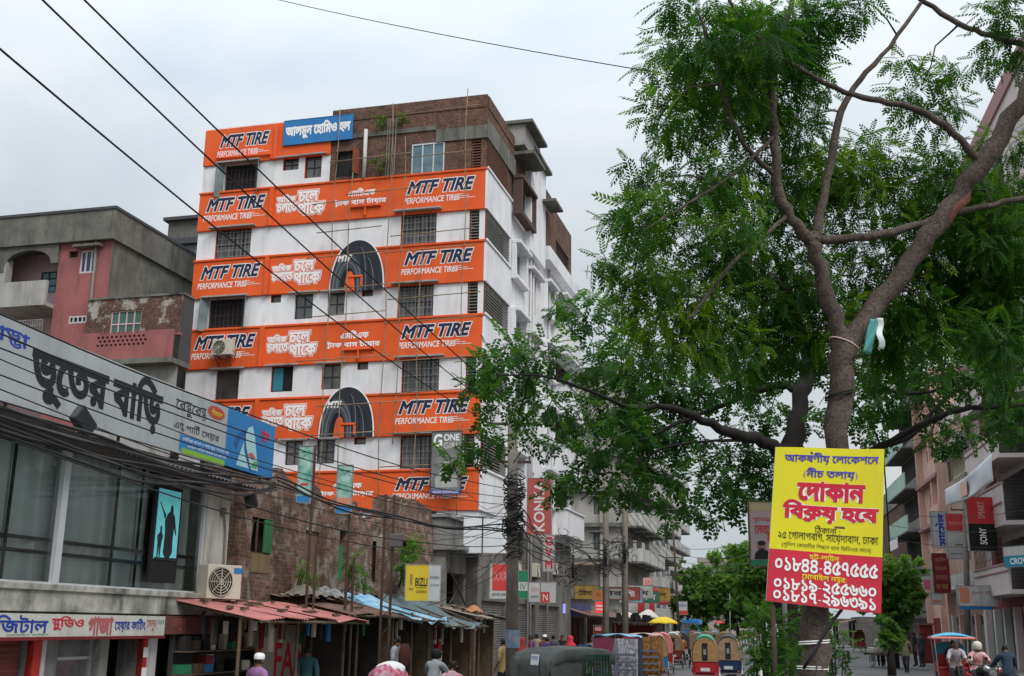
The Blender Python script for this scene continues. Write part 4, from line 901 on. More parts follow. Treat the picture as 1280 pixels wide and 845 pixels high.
# signs on the left frontage further down
def fsign(name,label,px0,py0,px1,py1,Y,deg,face,items=(),t=.1,group=None,cat='sign',edge=None):
    a=at(px0,py1,Y); b=at(px1,py0,Y); Fs=Frame((a.x,a.y),deg)
    x1,z1=Fs.hit(px1,py0); z0=Fs.hit(px0,py1)[1]; w=abs(x1); h=z1-z0
    c=Fs.pt(x1/2,0,z0); S=sign_box(name,label,cat,tuple(c),R(deg),w,h,t,face,edge,group)
    if items: lettering(S,[(s,tuple(q) if s is not None and not isinstance(s,str) else (-w/2+bx[0]*w,-w/2+bx[1]*w,bx[2]*h,bx[3]*h) if not kw.get('rot') else (bx[2]*h,bx[3]*h,-(-w/2+bx[1]*w),-(-w/2+bx[0]*w)),m,kw) for s,bx,m,kw in items for q in [s]])
    return S
fs_=fsign
fs_('shop_sign','slanting white sign with a red square beside the concrete pole',612,704,638,748,37,-8,M_['signwhite'],[(None,(.12,.95,.22,.97),M_['signred'],dict(y=-.004)),('XXR',(.2,.85,.5,.75),mat('pale_red',(.6,.3,.3),.6),dict(y=-.008)),('ব্যাটারি হাউস',(.1,.9,.06,.16),ink,dict())])
fs_('shop_sign','tall brick red sign with white capital letters reading upward on the tall block',659,598,689,668,48,-8,mat('dusty_red_sign',(.42,.085,.075),.6,col2=(.36,.075,.07),stain=.2,stain_col=(.25,.08,.07)),[('KONKA',(.28,.72,.06,.94),mat('dusty_white',(.62,.58,.56),.6),dict(rot=1,offset=.02))],t=.2)
fs_('shop_sign','off white hanging sign with stacked red letters under the tall red sign',679,669,693,714,47.6,-8,mat('grey_board',(.42,.41,.40),.6,stain=.4),[('G',(.2,.8,.72,.95),inkred,dict(offset=.03)),('V',(.2,.8,.40,.63),inkred,dict(offset=.03)),('M',(.2,.8,.08,.31),inkred,dict(offset=.03))],t=.2)
fs_('shop_sign','green and white cloth sign just right of the concrete pole',648,714,660,748,43,-8,M_['green'],[(None,(.0,1,.28,.6),M_['signwhite'],dict(y=-.004)),('IV',(.2,.8,.32,.55),M_['green'],dict(y=-.008))])
fs_('shop_sign','small white square sign with green and pink writing',661,728,675,752,45,-8,M_['signwhite'],[('হোটেল',(.15,.85,.5,.8),mat('pale_red',(.6,.3,.3),.6),dict()),('জ্যোতি',(.15,.85,.15,.35),M_['green'],dict())])
fs_('shop_sign','small sign of white panels with a red square marked with an N',676,728,695,753,47,-8,M_['signwhite'],[(None,(.0,.58,.0,.52),M_['signred'],dict(y=-.004)),('N',(.15,.45,.1,.42),pw,dict(y=-.008))])
fs_('lit_sign','glowing pink and violet tube sign over the crowded shop',681,753,707,768,58,-8,M_['black'],[(None,(.0,.12,.0,1),mat('neon_pink',(.8,.1,.15),.5,emit=(1,.12,.18),emit_s=1.4),dict(y=-.004)),(None,(.0,.32,.85,1),mat('neon_pink',(.8,.1,.15),.5),dict(y=-.004)),(None,(.0,.34,.0,.15),mat('neon_pink',(.8,.1,.15),.5),dict(y=-.004)),(None,(.4,1.,.1,.9),mat('neon_violet',(.3,.3,.8),.5,emit=(.35,.38,.9),emit_s=.5),dict(y=-.004))])
fs_('shop_banner','blue and pink printed banner under the tangle of cables',710,755,738,771,62,-8,mat('violet_flex',(.20,.22,.50),.6,col2=(.30,.32,.58),scale=3),[(None,(.7,1,.0,.5),mat('pale_red',(.6,.3,.3),.6),dict(y=-.004))])
fs_('lit_sign','round red and white illuminated emblem beside the blue banner',744,752,755,766,62,-8,mat('neon_red',(.6,.05,.05),.5,emit=(.8,.06,.06),emit_s=.5),[(None,(.1,.9,.55,.68),pw,dict(y=-.004)),(None,(.15,.85,.25,.38),pw,dict(y=-.004))])
fs_('shop_sign','orange box sign between two concrete poles',741,737,755,750,60,-8,mat('orange_board',(.45,.18,.06),.6),[('চা',(.3,.7,.3,.7),M_['wood'],dict())])
fs_('shop_sign','small red framed sign low on the shop wall',742,782,753,792,62,-8,M_['maroon'],[(None,(.15,.85,.35,.85),mat('pale_red',(.6,.3,.3),.6),dict(y=-.004))])
fs_('bank_sign','large scarlet sign fixed to the balconies down the street',804,735,822,754,88,-8,M_['signred'],[('ব্যাংক',(.2,.8,.35,.7),mat('pale_red',(.6,.3,.3),.6),dict())],t=.3)
fs_('bank_sign','scarlet and white strip sign beneath the large scarlet sign',786,754,818,768,88,-8,M_['signwhite'],[(None,(.35,.62,.0,1),M_['signred'],dict(y=-.004)),(None,(.8,1,.0,1),M_['signred'],dict(y=-.004))],t=.3)
fs_('shop_sign','dim pink sign above the large scarlet sign',804,722,814,735,90,-8,mat('pale_red',(.6,.3,.3),.6),[('ATM',(.2,.8,.3,.7),M_['signred'],dict())])
fs_('shop_sign','dark red boards on the wall beyond the scarlet sign',823,740,836,756,96,-8,mat('dim_red_board2',(.30,.05,.05),.7),[(None,(.1,.9,.55,.75),mat('pale_red',(.6,.3,.3),.6),dict(y=-.004)),(None,(.1,.9,.25,.4),mat('pale_red',(.6,.3,.3),.6),dict(y=-.004))])
fs_('shop_sign','white sign with a red foot on the leaning street pole',848,752,859,768,80,-6,M_['signwhite'],[(None,(.0,1,.0,.3),M_['signred'],dict(y=-.004)),('দাওয়াখানা',(.1,.9,.5,.8),inkblue,dict())])
fs_('blank_hoarding','blank white sheet hoarding behind the tangled wires',579,646,637,691,41,-10,mat('blank_white_sheet',(.72,.74,.76),.6,col2=(.62,.64,.66),scale=.8,stain=.2,stain_col=(.4,.4,.4)),[(None,(.40,.43,.0,1.),M_['iron'],dict(y=-.006))],cat='signboard')
# blue painted banner on the tall block, hanging poster
p=FB.pt(-7.58,-.16,22.3); S=sign_box('name_banner','blue cloth banner with white lettering at the roof line of the tall block','banner',tuple(p),R(-15),3.2,1.12,.03,face=M_['blue'],edge=M_['blue'])
lettering(S,[('আলমুন হোমিও হল',(-1.5,1.5,.25,.95),pw,dict(offset=.05))])
p=FB.pt(-1.18,-.55,7.0); S=sign_box('film_poster','grey hanging poster with a pale figure and white capitals over the lowest tyre logo','poster',tuple(p),R(-15),1.2,2.4,.02,face=mat('poster_grey',(.12,.12,.12),.6,col2=(.22,.22,.21),scale=2.5),edge=M_['darkframe'])
lettering(S,[('G',(-.52,-.2,1.85,2.3),pw,dict(offset=.03)),('ONE',(-.12,.5,2.05,2.3),pw,dict(offset=.02)),('GIRL',(-.12,.5,1.75,1.98),mat('dusty_white',(.62,.58,.56),.6),dict()),
 ([(-.4,.25),(-.45,.6),(-.2,.85),(-.22,1.1),(-.05,1.25),(.15,1.2),(.22,1.0),(.15,.85),(.42,.65),(.48,.25)],mat('poster_pale',(.40,.40,.38),.6,col2=(.3,.3,.3),scale=4),dict(y=-.008)),(None,(-.6,.6,.0,.17),mat('poster_violet',(.10,.09,.30),.6),dict(y=-.010)),('NOW SHOWING',(-.5,.5,.04,.13),pw,dict(y=-.014))])
# ------------------------------------------------------------------ buildings further down the left side
def block(label,P,rz,w,depth,zt,wallm,openings_front,openings_side=(),extra=None,name='apartment_building',trim=None,parapet=.9,side_at='left',nxw=2,pane=None,grille=0):
    B=thing(name,label,'building',(P[0],P[1],0),rz); f=lambda x,d,z:(x,d,z)
    fs=(lambda x,d,z:(d,x,z)) if side_at=='left' else (lambda x,d,z:(w-d,x,z))
    mb=MB(); wall(mb,f,0,w,0,zt,openings_front,.2,lambda x,z:0); wall(mb,fs,0,depth,0,zt,openings_side,.2,lambda x,z:0)
    o=(lambda x,d,z:(w-d,x,z)) if side_at=='left' else (lambda x,d,z:(d,x,z))
    wall(mb,o,0,depth,0,zt,[],.2,lambda x,z:0)
    mb.quad((0,depth,0),(w,depth,0),(w,depth,zt),(0,depth,zt)); mb.quad((0,0,zt-.01),(w,0,zt-.01),(w,depth,zt-.01),(0,depth,zt-.01)); mb.build('wall',wallm,B)
    pp=MB(); pp.box(-.12,w+.12,-.12,.12,zt,zt+parapet); pp.box(-.12,.12,.12,depth,zt,zt+parapet); pp.box(w-.12,w+.12,.12,depth,zt,zt+parapet); pp.build('parapet',trim or wallm,B)
    for h in openings_front: window(B,f,h,nx=nxw,nz=1,pane=pane or M_['darkglass'],grille=grille,hbars=3 if grille else 0,d=.1)
    for h in openings_side: window(B,fs,h,nx=nxw,pane=pane or M_['darkglass'],d=.1)
    return B,f,fs
# grey concrete block: its end wall faces us, balconies along the street
P=at(776,700,90.0); Wd=7.5; d165=Vector((math.cos(R(-15)),math.sin(R(-15)),0)); P2=P-d165*Wd
FG=Frame((P2.x,P2.y),-15)
zg=[FG.hit(745,y)[1] for y in (613,657)]; fh=zg[0]-zg[1]
wx0=FG.hit(742,640)[0]; wx1=FG.hit(754,640)[0]
op=[(wx0,wx1,zg[1]+.9+fh*k,zg[1]+2.2+fh*k) for k in (-1,0,1,2,3)]
gx=mat('street_grey_plaster',(.40,.385,.36),.92,col2=(.29,.28,.26),scale=.5,stain=.8,stain_col=(.12,.11,.10),bump=.2)
B,f,fs=block('grey concrete apartment block with dark ledges between its floors beyond the tall block',(P2.x,P2.y),R(-15),Wd,16,zg[0]+fh*3.3,gx,op,[],side_at='right',trim=M_['oldconc'])
for k in range(-2,4):
    lg=MB(); z=zg[1]+fh*k; lg.box(-.2,Wd+.5,-.5,-.003,z-.12,z+.2); lg.box(Wd+.003,Wd+.5,-.004,16,z-.12,z+.2); lg.build('ledge',M_['oldconc'],B)
cl=MB()
for x in (2.0,3.0,Wd-1.6): cl.box(x,x+.35,-.28,-.002,0,zg[0]+fh*3.2)
cl.build('column',gx,B)
for h in op: q=MB(); q.box(h[0]-.3,h[1]+.3,-.45,-.003,h[3]+.06,h[3]+.16); q.build('sunshade',M_['oldconc'],B)
for k in range(-1,4):
    z=zg[1]+fh*k
    for y0 in (.8,5.5,10.5):
        q=MB(); q.box(Wd+.5,Wd+1.6,y0,y0+4.0,z-.1,z+.05,1); q.box(Wd+1.5,Wd+1.62,y0,y0+4.0,z+.05,z+1.05,0); q.box(Wd+.5,Wd+1.5,y0,y0+.12,z+.05,z+1.05,0); q.box(Wd+.5,Wd+1.5,y0+3.88,y0+4.0,z+.05,z+1.05,0); q.build('balcony',[mat('dull_white_plaster',(.52,.51,.48),.9,col2=(.42,.41,.38),scale=.8,stain=.7,stain_col=(.15,.14,.13)),M_['oldconc']],B)
        q=MB(); q.box(Wd+.003,Wd+.03,y0+.6,y0+2.6,z+.3,z+2.3); q.build('balcony_door',M_['darkglass'],B)
q=MB(); q.box(Wd-5.0,Wd-1.2,-1.6,-.003,zg[1]-fh*.98-.4,zg[1]-fh*.98-.2); q.build('canopy',mat('rusty_canopy',(.32,.24,.17),.8,col2=(.24,.19,.15),stain=.5),B)
q=MB(); 
for k in range(3): shutter_sheet(q,lambda x,d,z:(x,d,z),.5+2.3*k,2.5+2.3*k,.2,2.9,-.02)
q.build('roller_shutter',M_['shutter'],B)
# further blocks of stacked balconies
def balcony_block(label,px,Y,w,depth,ytop,m,nb,seed):
    rr=np.random.default_rng(seed); P=at(px,700,Y); P2=P-d165*w; zt=at(px,ytop,Y).z
    n=int(zt/3.0); B,f,fs=block(label,(P2.x,P2.y),R(-15),w,depth,zt,m,[(w-2.4,w-1.2,3.0*k+1,3.0*k+2.3) for k in range(1,n)],[],side_at='right',trim=M_['oldconc'],parapet=.5)
    for k in range(1,n+1):
        q=MB(); z=3.0*k
        for j in range(nb):
            y0=.5+j*(depth-1)/nb; L_=(depth-1)/nb*.8
            q.box(w+.003,w+1.5,y0,y0+L_,z-.12,z+.05,1); q.box(w+1.4,w+1.52,y0,y0+L_,z+.05,z+1.0,0); q.box(w+.003,w+1.4,y0-.002,y0+.1,z+.05,z+1.0,0); q.box(w+.004,w+.05,y0+.5,y0+L_*.6,z+.3,z+2.2,2)
        q.box(w-.7,w+1.35,-.9,-.003,z-.1,z+.03,1); q.box(w-.7,w+1.35,-.9,-.8,z+.03,z+.9,0)
        q.build('balcony',[m,M_['oldconc'],M_['darkglass']],B)
    return B
balcony_block('pale grey tower of stacked balconies farther along the street',806,112,9,20,560,mat('pale_grey_plaster',(.47,.46,.44),.9,col2=(.38,.37,.35),scale=.5,stain=.7,stain_col=(.15,.14,.13)),4,1)
balcony_block('tall slim tower of weathered balconies at the far bend of the street',826,142,9,22,575,mat('far_grey_plaster',(.42,.41,.40),.9,col2=(.34,.335,.33),scale=.4,stain=.6,stain_col=(.16,.15,.14)),4,2)
balcony_block('low hazy brown block at the end of the left row',844,190,10,24,712,mat('far_brown_plaster',(.33,.28,.25),.9,col2=(.27,.23,.21),scale=.4,stain=.5,stain_col=(.16,.14,.13)),4,3)
P=at(905,700,260); block('dim brown flat block showing over the trees at the street end',(P.x-6,P.y),R(-15),14,12,at(905,703,260).z,mat('far_brown_plaster',(.33,.28,.25)),[(2+3*k,3.2+3*k,z,z+1.4) for k in range(4) for z in (4,7,10,13)],name='apartment_building')
# small ground-floor shops filling the left frontage between the tall block and the grey block
for i,(a0,w,lab,ws) in enumerate(((36.6,7.5,'dark shop with hanging red goods behind the auto rickshaw','open'),(44.3,7.0,'open fronted shop with a black interior under the blue banner','open'),(51.5,7.5,'small brown shop with a stained awning below the scarlet signs','shut'),(59.2,9,'dingy shop with a low roof beside the yellow umbrella','open'),(68.5,12,'far dim shop row with a rust brown roof','shut'),(81,14,'farther dim shop with a pale shutter under the towers','shut'))):
    B=thing('small_shop',lab,'shop',at_L(a0,-.6,.14),LR)
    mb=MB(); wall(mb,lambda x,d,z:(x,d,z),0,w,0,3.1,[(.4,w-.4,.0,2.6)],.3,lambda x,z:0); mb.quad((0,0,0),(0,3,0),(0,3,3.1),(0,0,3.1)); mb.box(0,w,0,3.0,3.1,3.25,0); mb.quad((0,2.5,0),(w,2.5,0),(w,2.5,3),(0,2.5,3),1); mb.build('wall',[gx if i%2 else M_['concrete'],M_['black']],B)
    if ws=='shut':
        q=MB(); shutter_sheet(q,lambda x,d,z:(x,d,z),.45,w-.45,.02,2.58,.12); q.build('roller_shutter',M_['shutter'],B)
    else:
        q=MB()
        for k in range(int(w*3)):
            x=.5+k*.33; 
            if x>w-.5: break
            q.box(x,x+.25,.3,.36,2.0-rng.uniform(.2,.8),2.5,int(rng.integers(0,3)))
        q.build('hanging_goods',[M_['maroon'],M_['dark'],mat('dull_red_cloth',(.25,.05,.05),.9)],B)
    r=MB(); corrugated(r,[(0,0,3.0),(w,0,3.0),(w,-1.4,2.6),(0,-1.4,2.6)],int(w*10),.015); r.build('awning',M_['tin'],B)
B=thing('shuttered_shop','grey roller shutter front beneath the green and white signs','shop',at_L(25,-.5,.14),LR)
q=MB(); q.box(0,11.4,0,.4,2.7,3.2,0)
for x in (0,3.7,7.4,11.1): q.box(x,x+.3,0,.4,0,2.7,0)
q.build('frame',M_['concrete'],B); q=MB()
for x in (.3,4.0,7.7): shutter_sheet(q,lambda x_,d,z:(x_,d,z),x,x+3.4,.02,2.7,.2)
q.build('roller_shutter',mat('green_grey_shutter',(.20,.22,.20),.6,col2=(.14,.15,.14),scale=2,stain=.5),B)
# ------------------------------------------------------------------ right side of the street
RR=R(258.6); at_R=lambda x,n,z:tuple(RF.pt(x,n,z))
def rb(label,x0,x1,depth,zt,m,front,side=(),trim=None,**kw): return block(label,at_R(x0,0,0)[:2],RR,x1-x0,depth,zt,m,front,side,trim=trim,side_at='right',**kw)
hx=lambda px,py:RF.hit(px,py)
xs_=[hx(p,640)[0] for p in (1103,1131,1156,1184,1228)]
z_=lambda px,py:hx(px,py)[1]
pinkcol=mat('salmon_plaster',(.64,.43,.36),.88,col2=(.54,.36,.30),scale=.7,stain=.4,stain_col=(.25,.15,.12)); brownpink=mat('brown_pink_plaster',(.42,.29,.24),.9,col2=(.33,.23,.19),scale=.7,stain=.5); mint=mat('mint_paint',(.42,.58,.50),.8,col2=(.35,.50,.43),scale=1,stain=.35,stain_col=(.2,.25,.22))
whitepink=mat('pinkish_white_plaster',(.60,.53,.52),.88,col2=(.52,.46,.45),scale=.7,stain=.4,stain_col=(.3,.25,.24))
# tall corner block
xt=xs_[4]; zt=hx(1262,108)[1]; Wt=22
op=[(x,x+1.6,z,z+1.5) for x in (1.2,) for z in (9.8,12.9,16,19.1,22.2,25.3) ]
B,f,fs=rb('tall pinkish white apartment tower with red brick balconies behind the branches',xt,xt+Wt,12,zt,whitepink,op,trim=mat('dark_pink_trim',(.34,.20,.20),.85))
for k in range(1,10):
    z=3.1*k+1.0
    if z>zt-2: break
    q=MB(); q.box(4.2,12,-1.5,-.003,z-.2,z,0); q.box(4.2,12,-1.5,-1.4,z,z+1.65 if k==2 else z+1.1,0); q.box(4.2,4.3,-1.4,-.003,z,z+1.1,0)
    q.box(4.1,12.1,-1.56,-1.505,z+(.8),z+.86,1); q.box(3.2,4.1,-.35,-.003,z-.2,z+3.0,2); q.box(4.15,12.05,-1.55,-1.38,z+1.66 if k==2 else z+1.11,z+1.76 if k==2 else z+1.2,1); q.build('balcony',[whitepink,mat('dark_pink_trim',(.34,.20,.20)),mat('red_brown_wall',(.26,.05,.035),.85,stain=.4)],B)
    q=MB()
    for i in range(24): q.box(4.3+i*.32,4.33+i*.32,-1.45,-1.42,z+1.1,z+2.8)
    for zz in (1.5,2.1,2.7): q.box(4.3,12,-1.46,-1.45,z+zz,z+zz+.03)
    q.build('balcony_grille',M_['iron'],B); q=MB(); q.box(4.3,12,-.0,.02,z+.1,z+2.6); q.build('balcony_door',M_['black'],B)
q=MB()
for x in (.4,3.6): q.box(x,x+2.8,-.03,.05,.45,3.0)
q.build('shop_glass',M_['paleglass'],B); q=MB(); q.box(6.8,12,-.05,.05,.45,3.2); q.box(0,12,-.06,-.003,3.2,3.9,0); q.build('shop_panel',M_['maroon'],B)
for k in range(6): q=MB(); x=.1+2.3*k; q.box(x,x+.4,-.4,-.061,.44,3.4); q.build('pillar',M_['signwhite'] if k%3 else whitepink,B)
# brown pink house with a cream grille
W0=xs_[3]; gw=(hx(1197,600)[0]-W0,hx(1240,590)[0]-W0,z_(1220,606),z_(1220,560)); sw=(hx(1184,600)[0]-W0+.3,hx(1193,600)[0]-W0,z_(1188,602),z_(1188,573))
B,f,fs=rb('brown pink house with a cream window grille above the white cloth banner',W0,xt-.02,10,gw[3]+2.6,brownpink,[sw,(sw[0],sw[1],gw[3]+.9,gw[3]+2.1)],trim=whitepink)
q=MB()
x1=min(gw[1],xt-W0-.1)
for i in range(16): x=gw[0]+(x1-gw[0])*i/15; q.box(x-.03,x+.03,-.25,-.2,gw[2],gw[3])
for z in (gw[2],(gw[2]+gw[3])/2,gw[3]): q.box(gw[0],x1,-.26,-.19,z-.04,z+.04)
q.build('window_grille',mat('cream_iron',(.58,.54,.40),.7,stain=.3),B); q=MB(); q.box(gw[0],x1,-.02,.0-.004,gw[2],gw[3]); q.build('pane',mat('beige_curtain_pane',(.33,.29,.22),.6),B)
q=MB(); q.box(gw[0]-.4,x1+.1,-.9,-.003,gw[3]+.1,gw[3]+.9); q.build('ledge',whitepink,B); q=MB(); q.box(0,xt-W0-.05,-1.2,-.003,4.6,4.8); q.build('ledge',whitepink,B)
for k in range(5):
    q=MB(); x=.2+k*(xt-W0-.9)/4; q.box(x,x+.35,-.3,-.024,.44,3.2); q.build('pillar',[M_['signwhite'],pinkcol][k%2],B)
    if k<4: q=MB(); shutter_sheet(q,lambda x_,d,z:(x_,d,z),x+.4,x+(xt-W0-.9)/4-.05,.45,2.6,-.05); q.build('roller_shutter',M_['shutter'],B)
q=MB(); q.box(.3,xt-W0-.4,-.02,-.004,.45,3.1); q.build('shop_front',M_['dark'],B); q=MB(); q.box(.5,xt-W0-.5,-.5,-.4,4.8,5.6); q.build('upper_glass',M_['paleglass'],B)
# salmon house with columns and projecting bays
W0=xs_[2]; w=xs_[3]-W0-.02; zs=[3.4+3.05*k for k in range(6)]
B,f,fs=rb('salmon pink house with cornices and slim columns',W0,W0+w,10,zs[5],pinkcol,[(.3*w,.62*w,z+.9,z+2.2) for z in zs[:5]],trim=mat('dark_pink_trim',(.34,.20,.20)))
q=MB()
for z in zs[1:]: q.box(.02,w*.98,-.55,-.003,z-.35,z-.1,1); q.box(.64*w,w*.98,-.5,-.003,z-.1,z+.9,0)
for x in (.02,.64*w,w-.45): q.box(x,x+.42,-.42,-.004,.5,zs[5],0)
q.build('cornice',[pinkcol,mat('dark_pink_trim',(.34,.20,.20))],B); q=MB(); q.box(.2,w-.2,-.02,-.005,.45,3.1); q.build('shop_front',M_['maroon'],B)
# mint balconies
W0=xs_[1]; w=xs_[2]-W0-.02; z0=z_(1142,617)
B,f,fs=rb('house with mint green balcony bands facing the red sign',W0,W0+w,9,z0+6.4,M_['greyplaster'],[(w*.3,w*.6,z0+3.1*k+.0+1.2,z0+3.1*k+2.2) for k in (-2,-1,0,1)],trim=M_['oldconc'])
for k in (-3,-2,-1,0,1,2):
    z=z0+3.1*k-.1
    q=MB(); q.box(-.1,w,-1.3,-1.2,z,z+1.15,0); q.box(-.1,0,-1.2,-.003,z,z+1.15,0); q.box(-.1,w,-1.3,-.003,z-.12,z,1); q.box(0,w,-.02,-.004,z+1.2,z+2.9,2); q.build('balcony',[mint,M_['oldconc'],M_['dark']],B)
    if k in (-1,-2):
        q=MB(); q.box(.1,w*.45,-1.36,-1.305,z-.9,z-.1); q.build('hung_cloth',pw,B)
q=MB()
for x in (0,): q.tube([(x-.15,-1.35,.4),(x-.15,-1.35,z0+6)],.07,6)
q.build('pipe',M_['black'],B)
# brick house with grey parapet
W0=hx(1098,650)[0]; zt=z_(1117,636); B,f,fs=rb('bare brick house with a grey concrete roof band beyond the mint balconies',W0-4,xs_[1]+1.5,12,zt,M_['brickpale'],[],trim=M_['concrete'],parapet=z_(1117,609)-zt)
q=MB(); 
for x in (3.4,7.5): q.box(x,x+.45,-.08,-.003,.3,zt)
q.build('column',M_['concrete'],B)
# right frontage shops under the trees
for i,(px,lab) in enumerate(((1080,'dark low shop under the roadside tree on the far right'),(1055,'hazy low shop behind the red cycle rickshaw far off'),(1128,'dark low shop beside the red door on the right pavement'))):
    x0=hx(px,700)[0]; B=thing('small_shop',lab,'shop',at_R(x0-10+i*.7,-1.2,.44),RR)
    mb=MB(); wall(mb,lambda x,d,z:(x,d,z),0,10,0,3.0,[(.5,4.6,.0,2.5),(5.2,9.5,0,2.5)],.3,lambda x,z:0); mb.box(0,10,.3,3,3.0,3.2); mb.quad((0,2.4,0),(10,2.4,0),(10,2.4,3),(0,2.4,3),1); mb.quad((10,0,0),(10,3,0),(10,3,3),(10,0,3)); mb.build('wall',[mat('dark_grey_wall',(.10,.095,.09),.9,col2=(.15,.14,.13),stain=.5),M_['black']],B)  # walls in dark grey with random lighter patches
    r=MB(); corrugated(r,[(0,0,2.9),(10,0,2.9),(10,-1.6,2.5),(0,-1.6,2.5)],100,.015); r.build('awning',M_['tin'],B)
# signs on the right
def rsign(name,label,px0,py0,px1,py1,Y,deg,face,items=(),t=.15,**k): return fsign(name,label,px0,py0,px1,py1,Y,deg,face,items,t=t,**k)
silver=mat('silver_sign',(.50,.52,.54),.5,col2=(.42,.44,.46),stain=.2)
rsign('shop_sign','grey white vertical sign with blue Bengali writing on the salmon house',1167,640,1183,684,66,6,silver,[('মার্সেল',(.2,.85,.06,.94),mat('strong_blue_ink',(.02,.06,.36),.5),dict(rot=1,offset=.04))])
rsign('shop_sign','red sign with a white diagonal lower half under the cloth banner',1186,643,1209,698,60,6,M_['signwhite'],[(None,(.0,1.,.62,1.),M_['signred'],dict(y=-.004)),('ক্যালকাটা',(.12,.85,.74,.84),mat('pale_red',(.6,.3,.3),.6),dict(y=-.008)),('হাউজ',(.3,.7,.28,.34),ink,dict(y=-.008)),(None,(.1,.9,.10,.115),M_['concrete'],dict(y=-.008))])
rsign('shop_sign','big hanging sign red above and black below with upright white capitals',1213,622,1242,688,54,6,M_['black'],[(None,(.0,1.,.5,1.),mat('sign_scarlet',(.50,.035,.045),.5,stain=.1),dict(y=-.004)),('SMART',(.38,.62,.60,.92),mat('pale_red',(.6,.3,.3),.6),dict(y=-.008,rot=1,offset=.02)),('SONY',(.38,.62,.12,.42),pw,dict(y=-.008,rot=1,offset=.02))])
rsign('shop_sign','narrow maroon sign of four worn panels above the pavement',1168,692,1185,741,64,6,M_['maroon'],[('হোটেল',(.15,.85,.78,.92),mat('dull_pink_ink',(.45,.2,.2),.6),dict()),('বিরিয়ানি',(.15,.85,.55,.68),mat('dull_pink_ink',(.45,.2,.2),.6),dict()),('কাবাব',(.15,.85,.33,.45),mat('dull_pink_ink',(.45,.2,.2),.6),dict()),('চা ঘর',(.15,.85,.1,.22),mat('dull_yellow_ink',(.4,.32,.1),.6),dict())])
rsign('shop_sign','cream and teal sign with white capitals cut by the picture edge',1256,681,1292,709,52,-72,mat('cream_sign',(.52,.52,.50),.55,stain=.2),[(None,(.0,1,.0,.55),mat('teal_sign',(.02,.22,.33),.5),dict(y=-.004)),('CROWN',(.2,.95,.12,.42),pw,dict(y=-.008,offset=.02))])
rsign('shop_sign','long pale signboard with an orange square over a blue strip',1199,733,1247,757,56,6,mat('pale_signboard',(.54,.54,.54),.55,col2=(.46,.46,.46),stain=.3),[(None,(.03,.27,.15,.92),mat('soft_orange',(.60,.24,.14),.55),dict(y=-.004)),('JAMUNA',(.34,.62,.55,.72),mat('dusty_red_sign',(.42,.085,.075)),dict()),('শোরুম',(.68,.9,.5,.75),ink,dict()),(None,(.03,.85,-.18,-.03),M_['blue'],dict(y=-.004))])
rsign('shop_sign','small white and pink sign low on the mint balcony house',1148,720,1166,736,68,6,M_['signwhite'],[(None,(.4,.8,.0,.7),mat('pink_sign',(.65,.12,.2),.6),dict(y=-.004))])
rsign('shop_sign','dark blue name board below the mint balconies',1146,712,1170,722,69,6,mat('dark_name_board',(.03,.04,.07),.6),[('ফার্মেসী',(.2,.8,.25,.75),pw,dict())])
rsign('shop_sign','small white poster board under the narrow maroon sign',1165,741,1178,755,64,6,M_['signwhite'],[(None,(.1,.9,.1,.35),mat('soft_orange',(.6,.24,.14)),dict(y=-.004))])
# white cloth banner stretched over the house front
a=at(1181,612,57.5); b=at(1240,566,47.0); b2=at(1242,601,47.0); a2=at(1183,633,57.5)
S=MB(); A_,B_,C_,D_=a,b,b2,a2
S.grid(lambda u,v:tuple(A_.lerp(B_,u).lerp(D_.lerp(C_,u),v)+Vector((-.10*math.sin(u*9)*math.sin(v*3),0,-.15*math.sin(u*math.pi)))),24,8)
o=S.build('cloth_banner',mat('bluish_white_cloth',(.58,.61,.64),.7,col2=(.50,.53,.56),scale=.7,stain=.3,stain_col=(.35,.36,.38)),smooth=True,solid=.01); tag(o,'long sagging bluish white cloth banner across the brown pink house','banner')
e=MB(); bl=lambda x,z:tuple(A_.lerp(B_,x).lerp(D_.lerp(C_,x),1-z)+Vector((-.04,-.06,-.15*math.sin(x*math.pi)-.0)))
put_text(e,'ঔষধ ঘর',(.06,.30,.3,.7),bl,0,offset=.02); e.add([bl(.36,.15),bl(.5,.15),bl(.5,.85),bl(.36,.85)],[(0,1,2,3)],1); e.build('lettering',[mat('soft_blue_ink',(.25,.38,.55),.6),mat('soft_peach',(.60,.40,.30),.6)],o)
# red door panels
q=MB(); p=at(1156,760,66); Bd=thing('red_kiosk','narrow dark red kiosk standing on the right pavement','kiosk',(p.x,p.y,.44),R(-10)); z1=at(1150,730,66).z-.44
z1=2.1; q.box(-.35,.35,0,.7,0,z1,0); q.build('body',mat('dull_red_door',(.20,.022,.02),.7,stain=.4),Bd); q=MB(); q.box(-.42,.42,-.1,.8,z1,z1+.1); q.build('roof',M_['tin'],Bd); q=MB(); q.box(-.28,.28,-.02,-.003,.1,z1*.9); q.build('door',M_['maroon'],Bd)
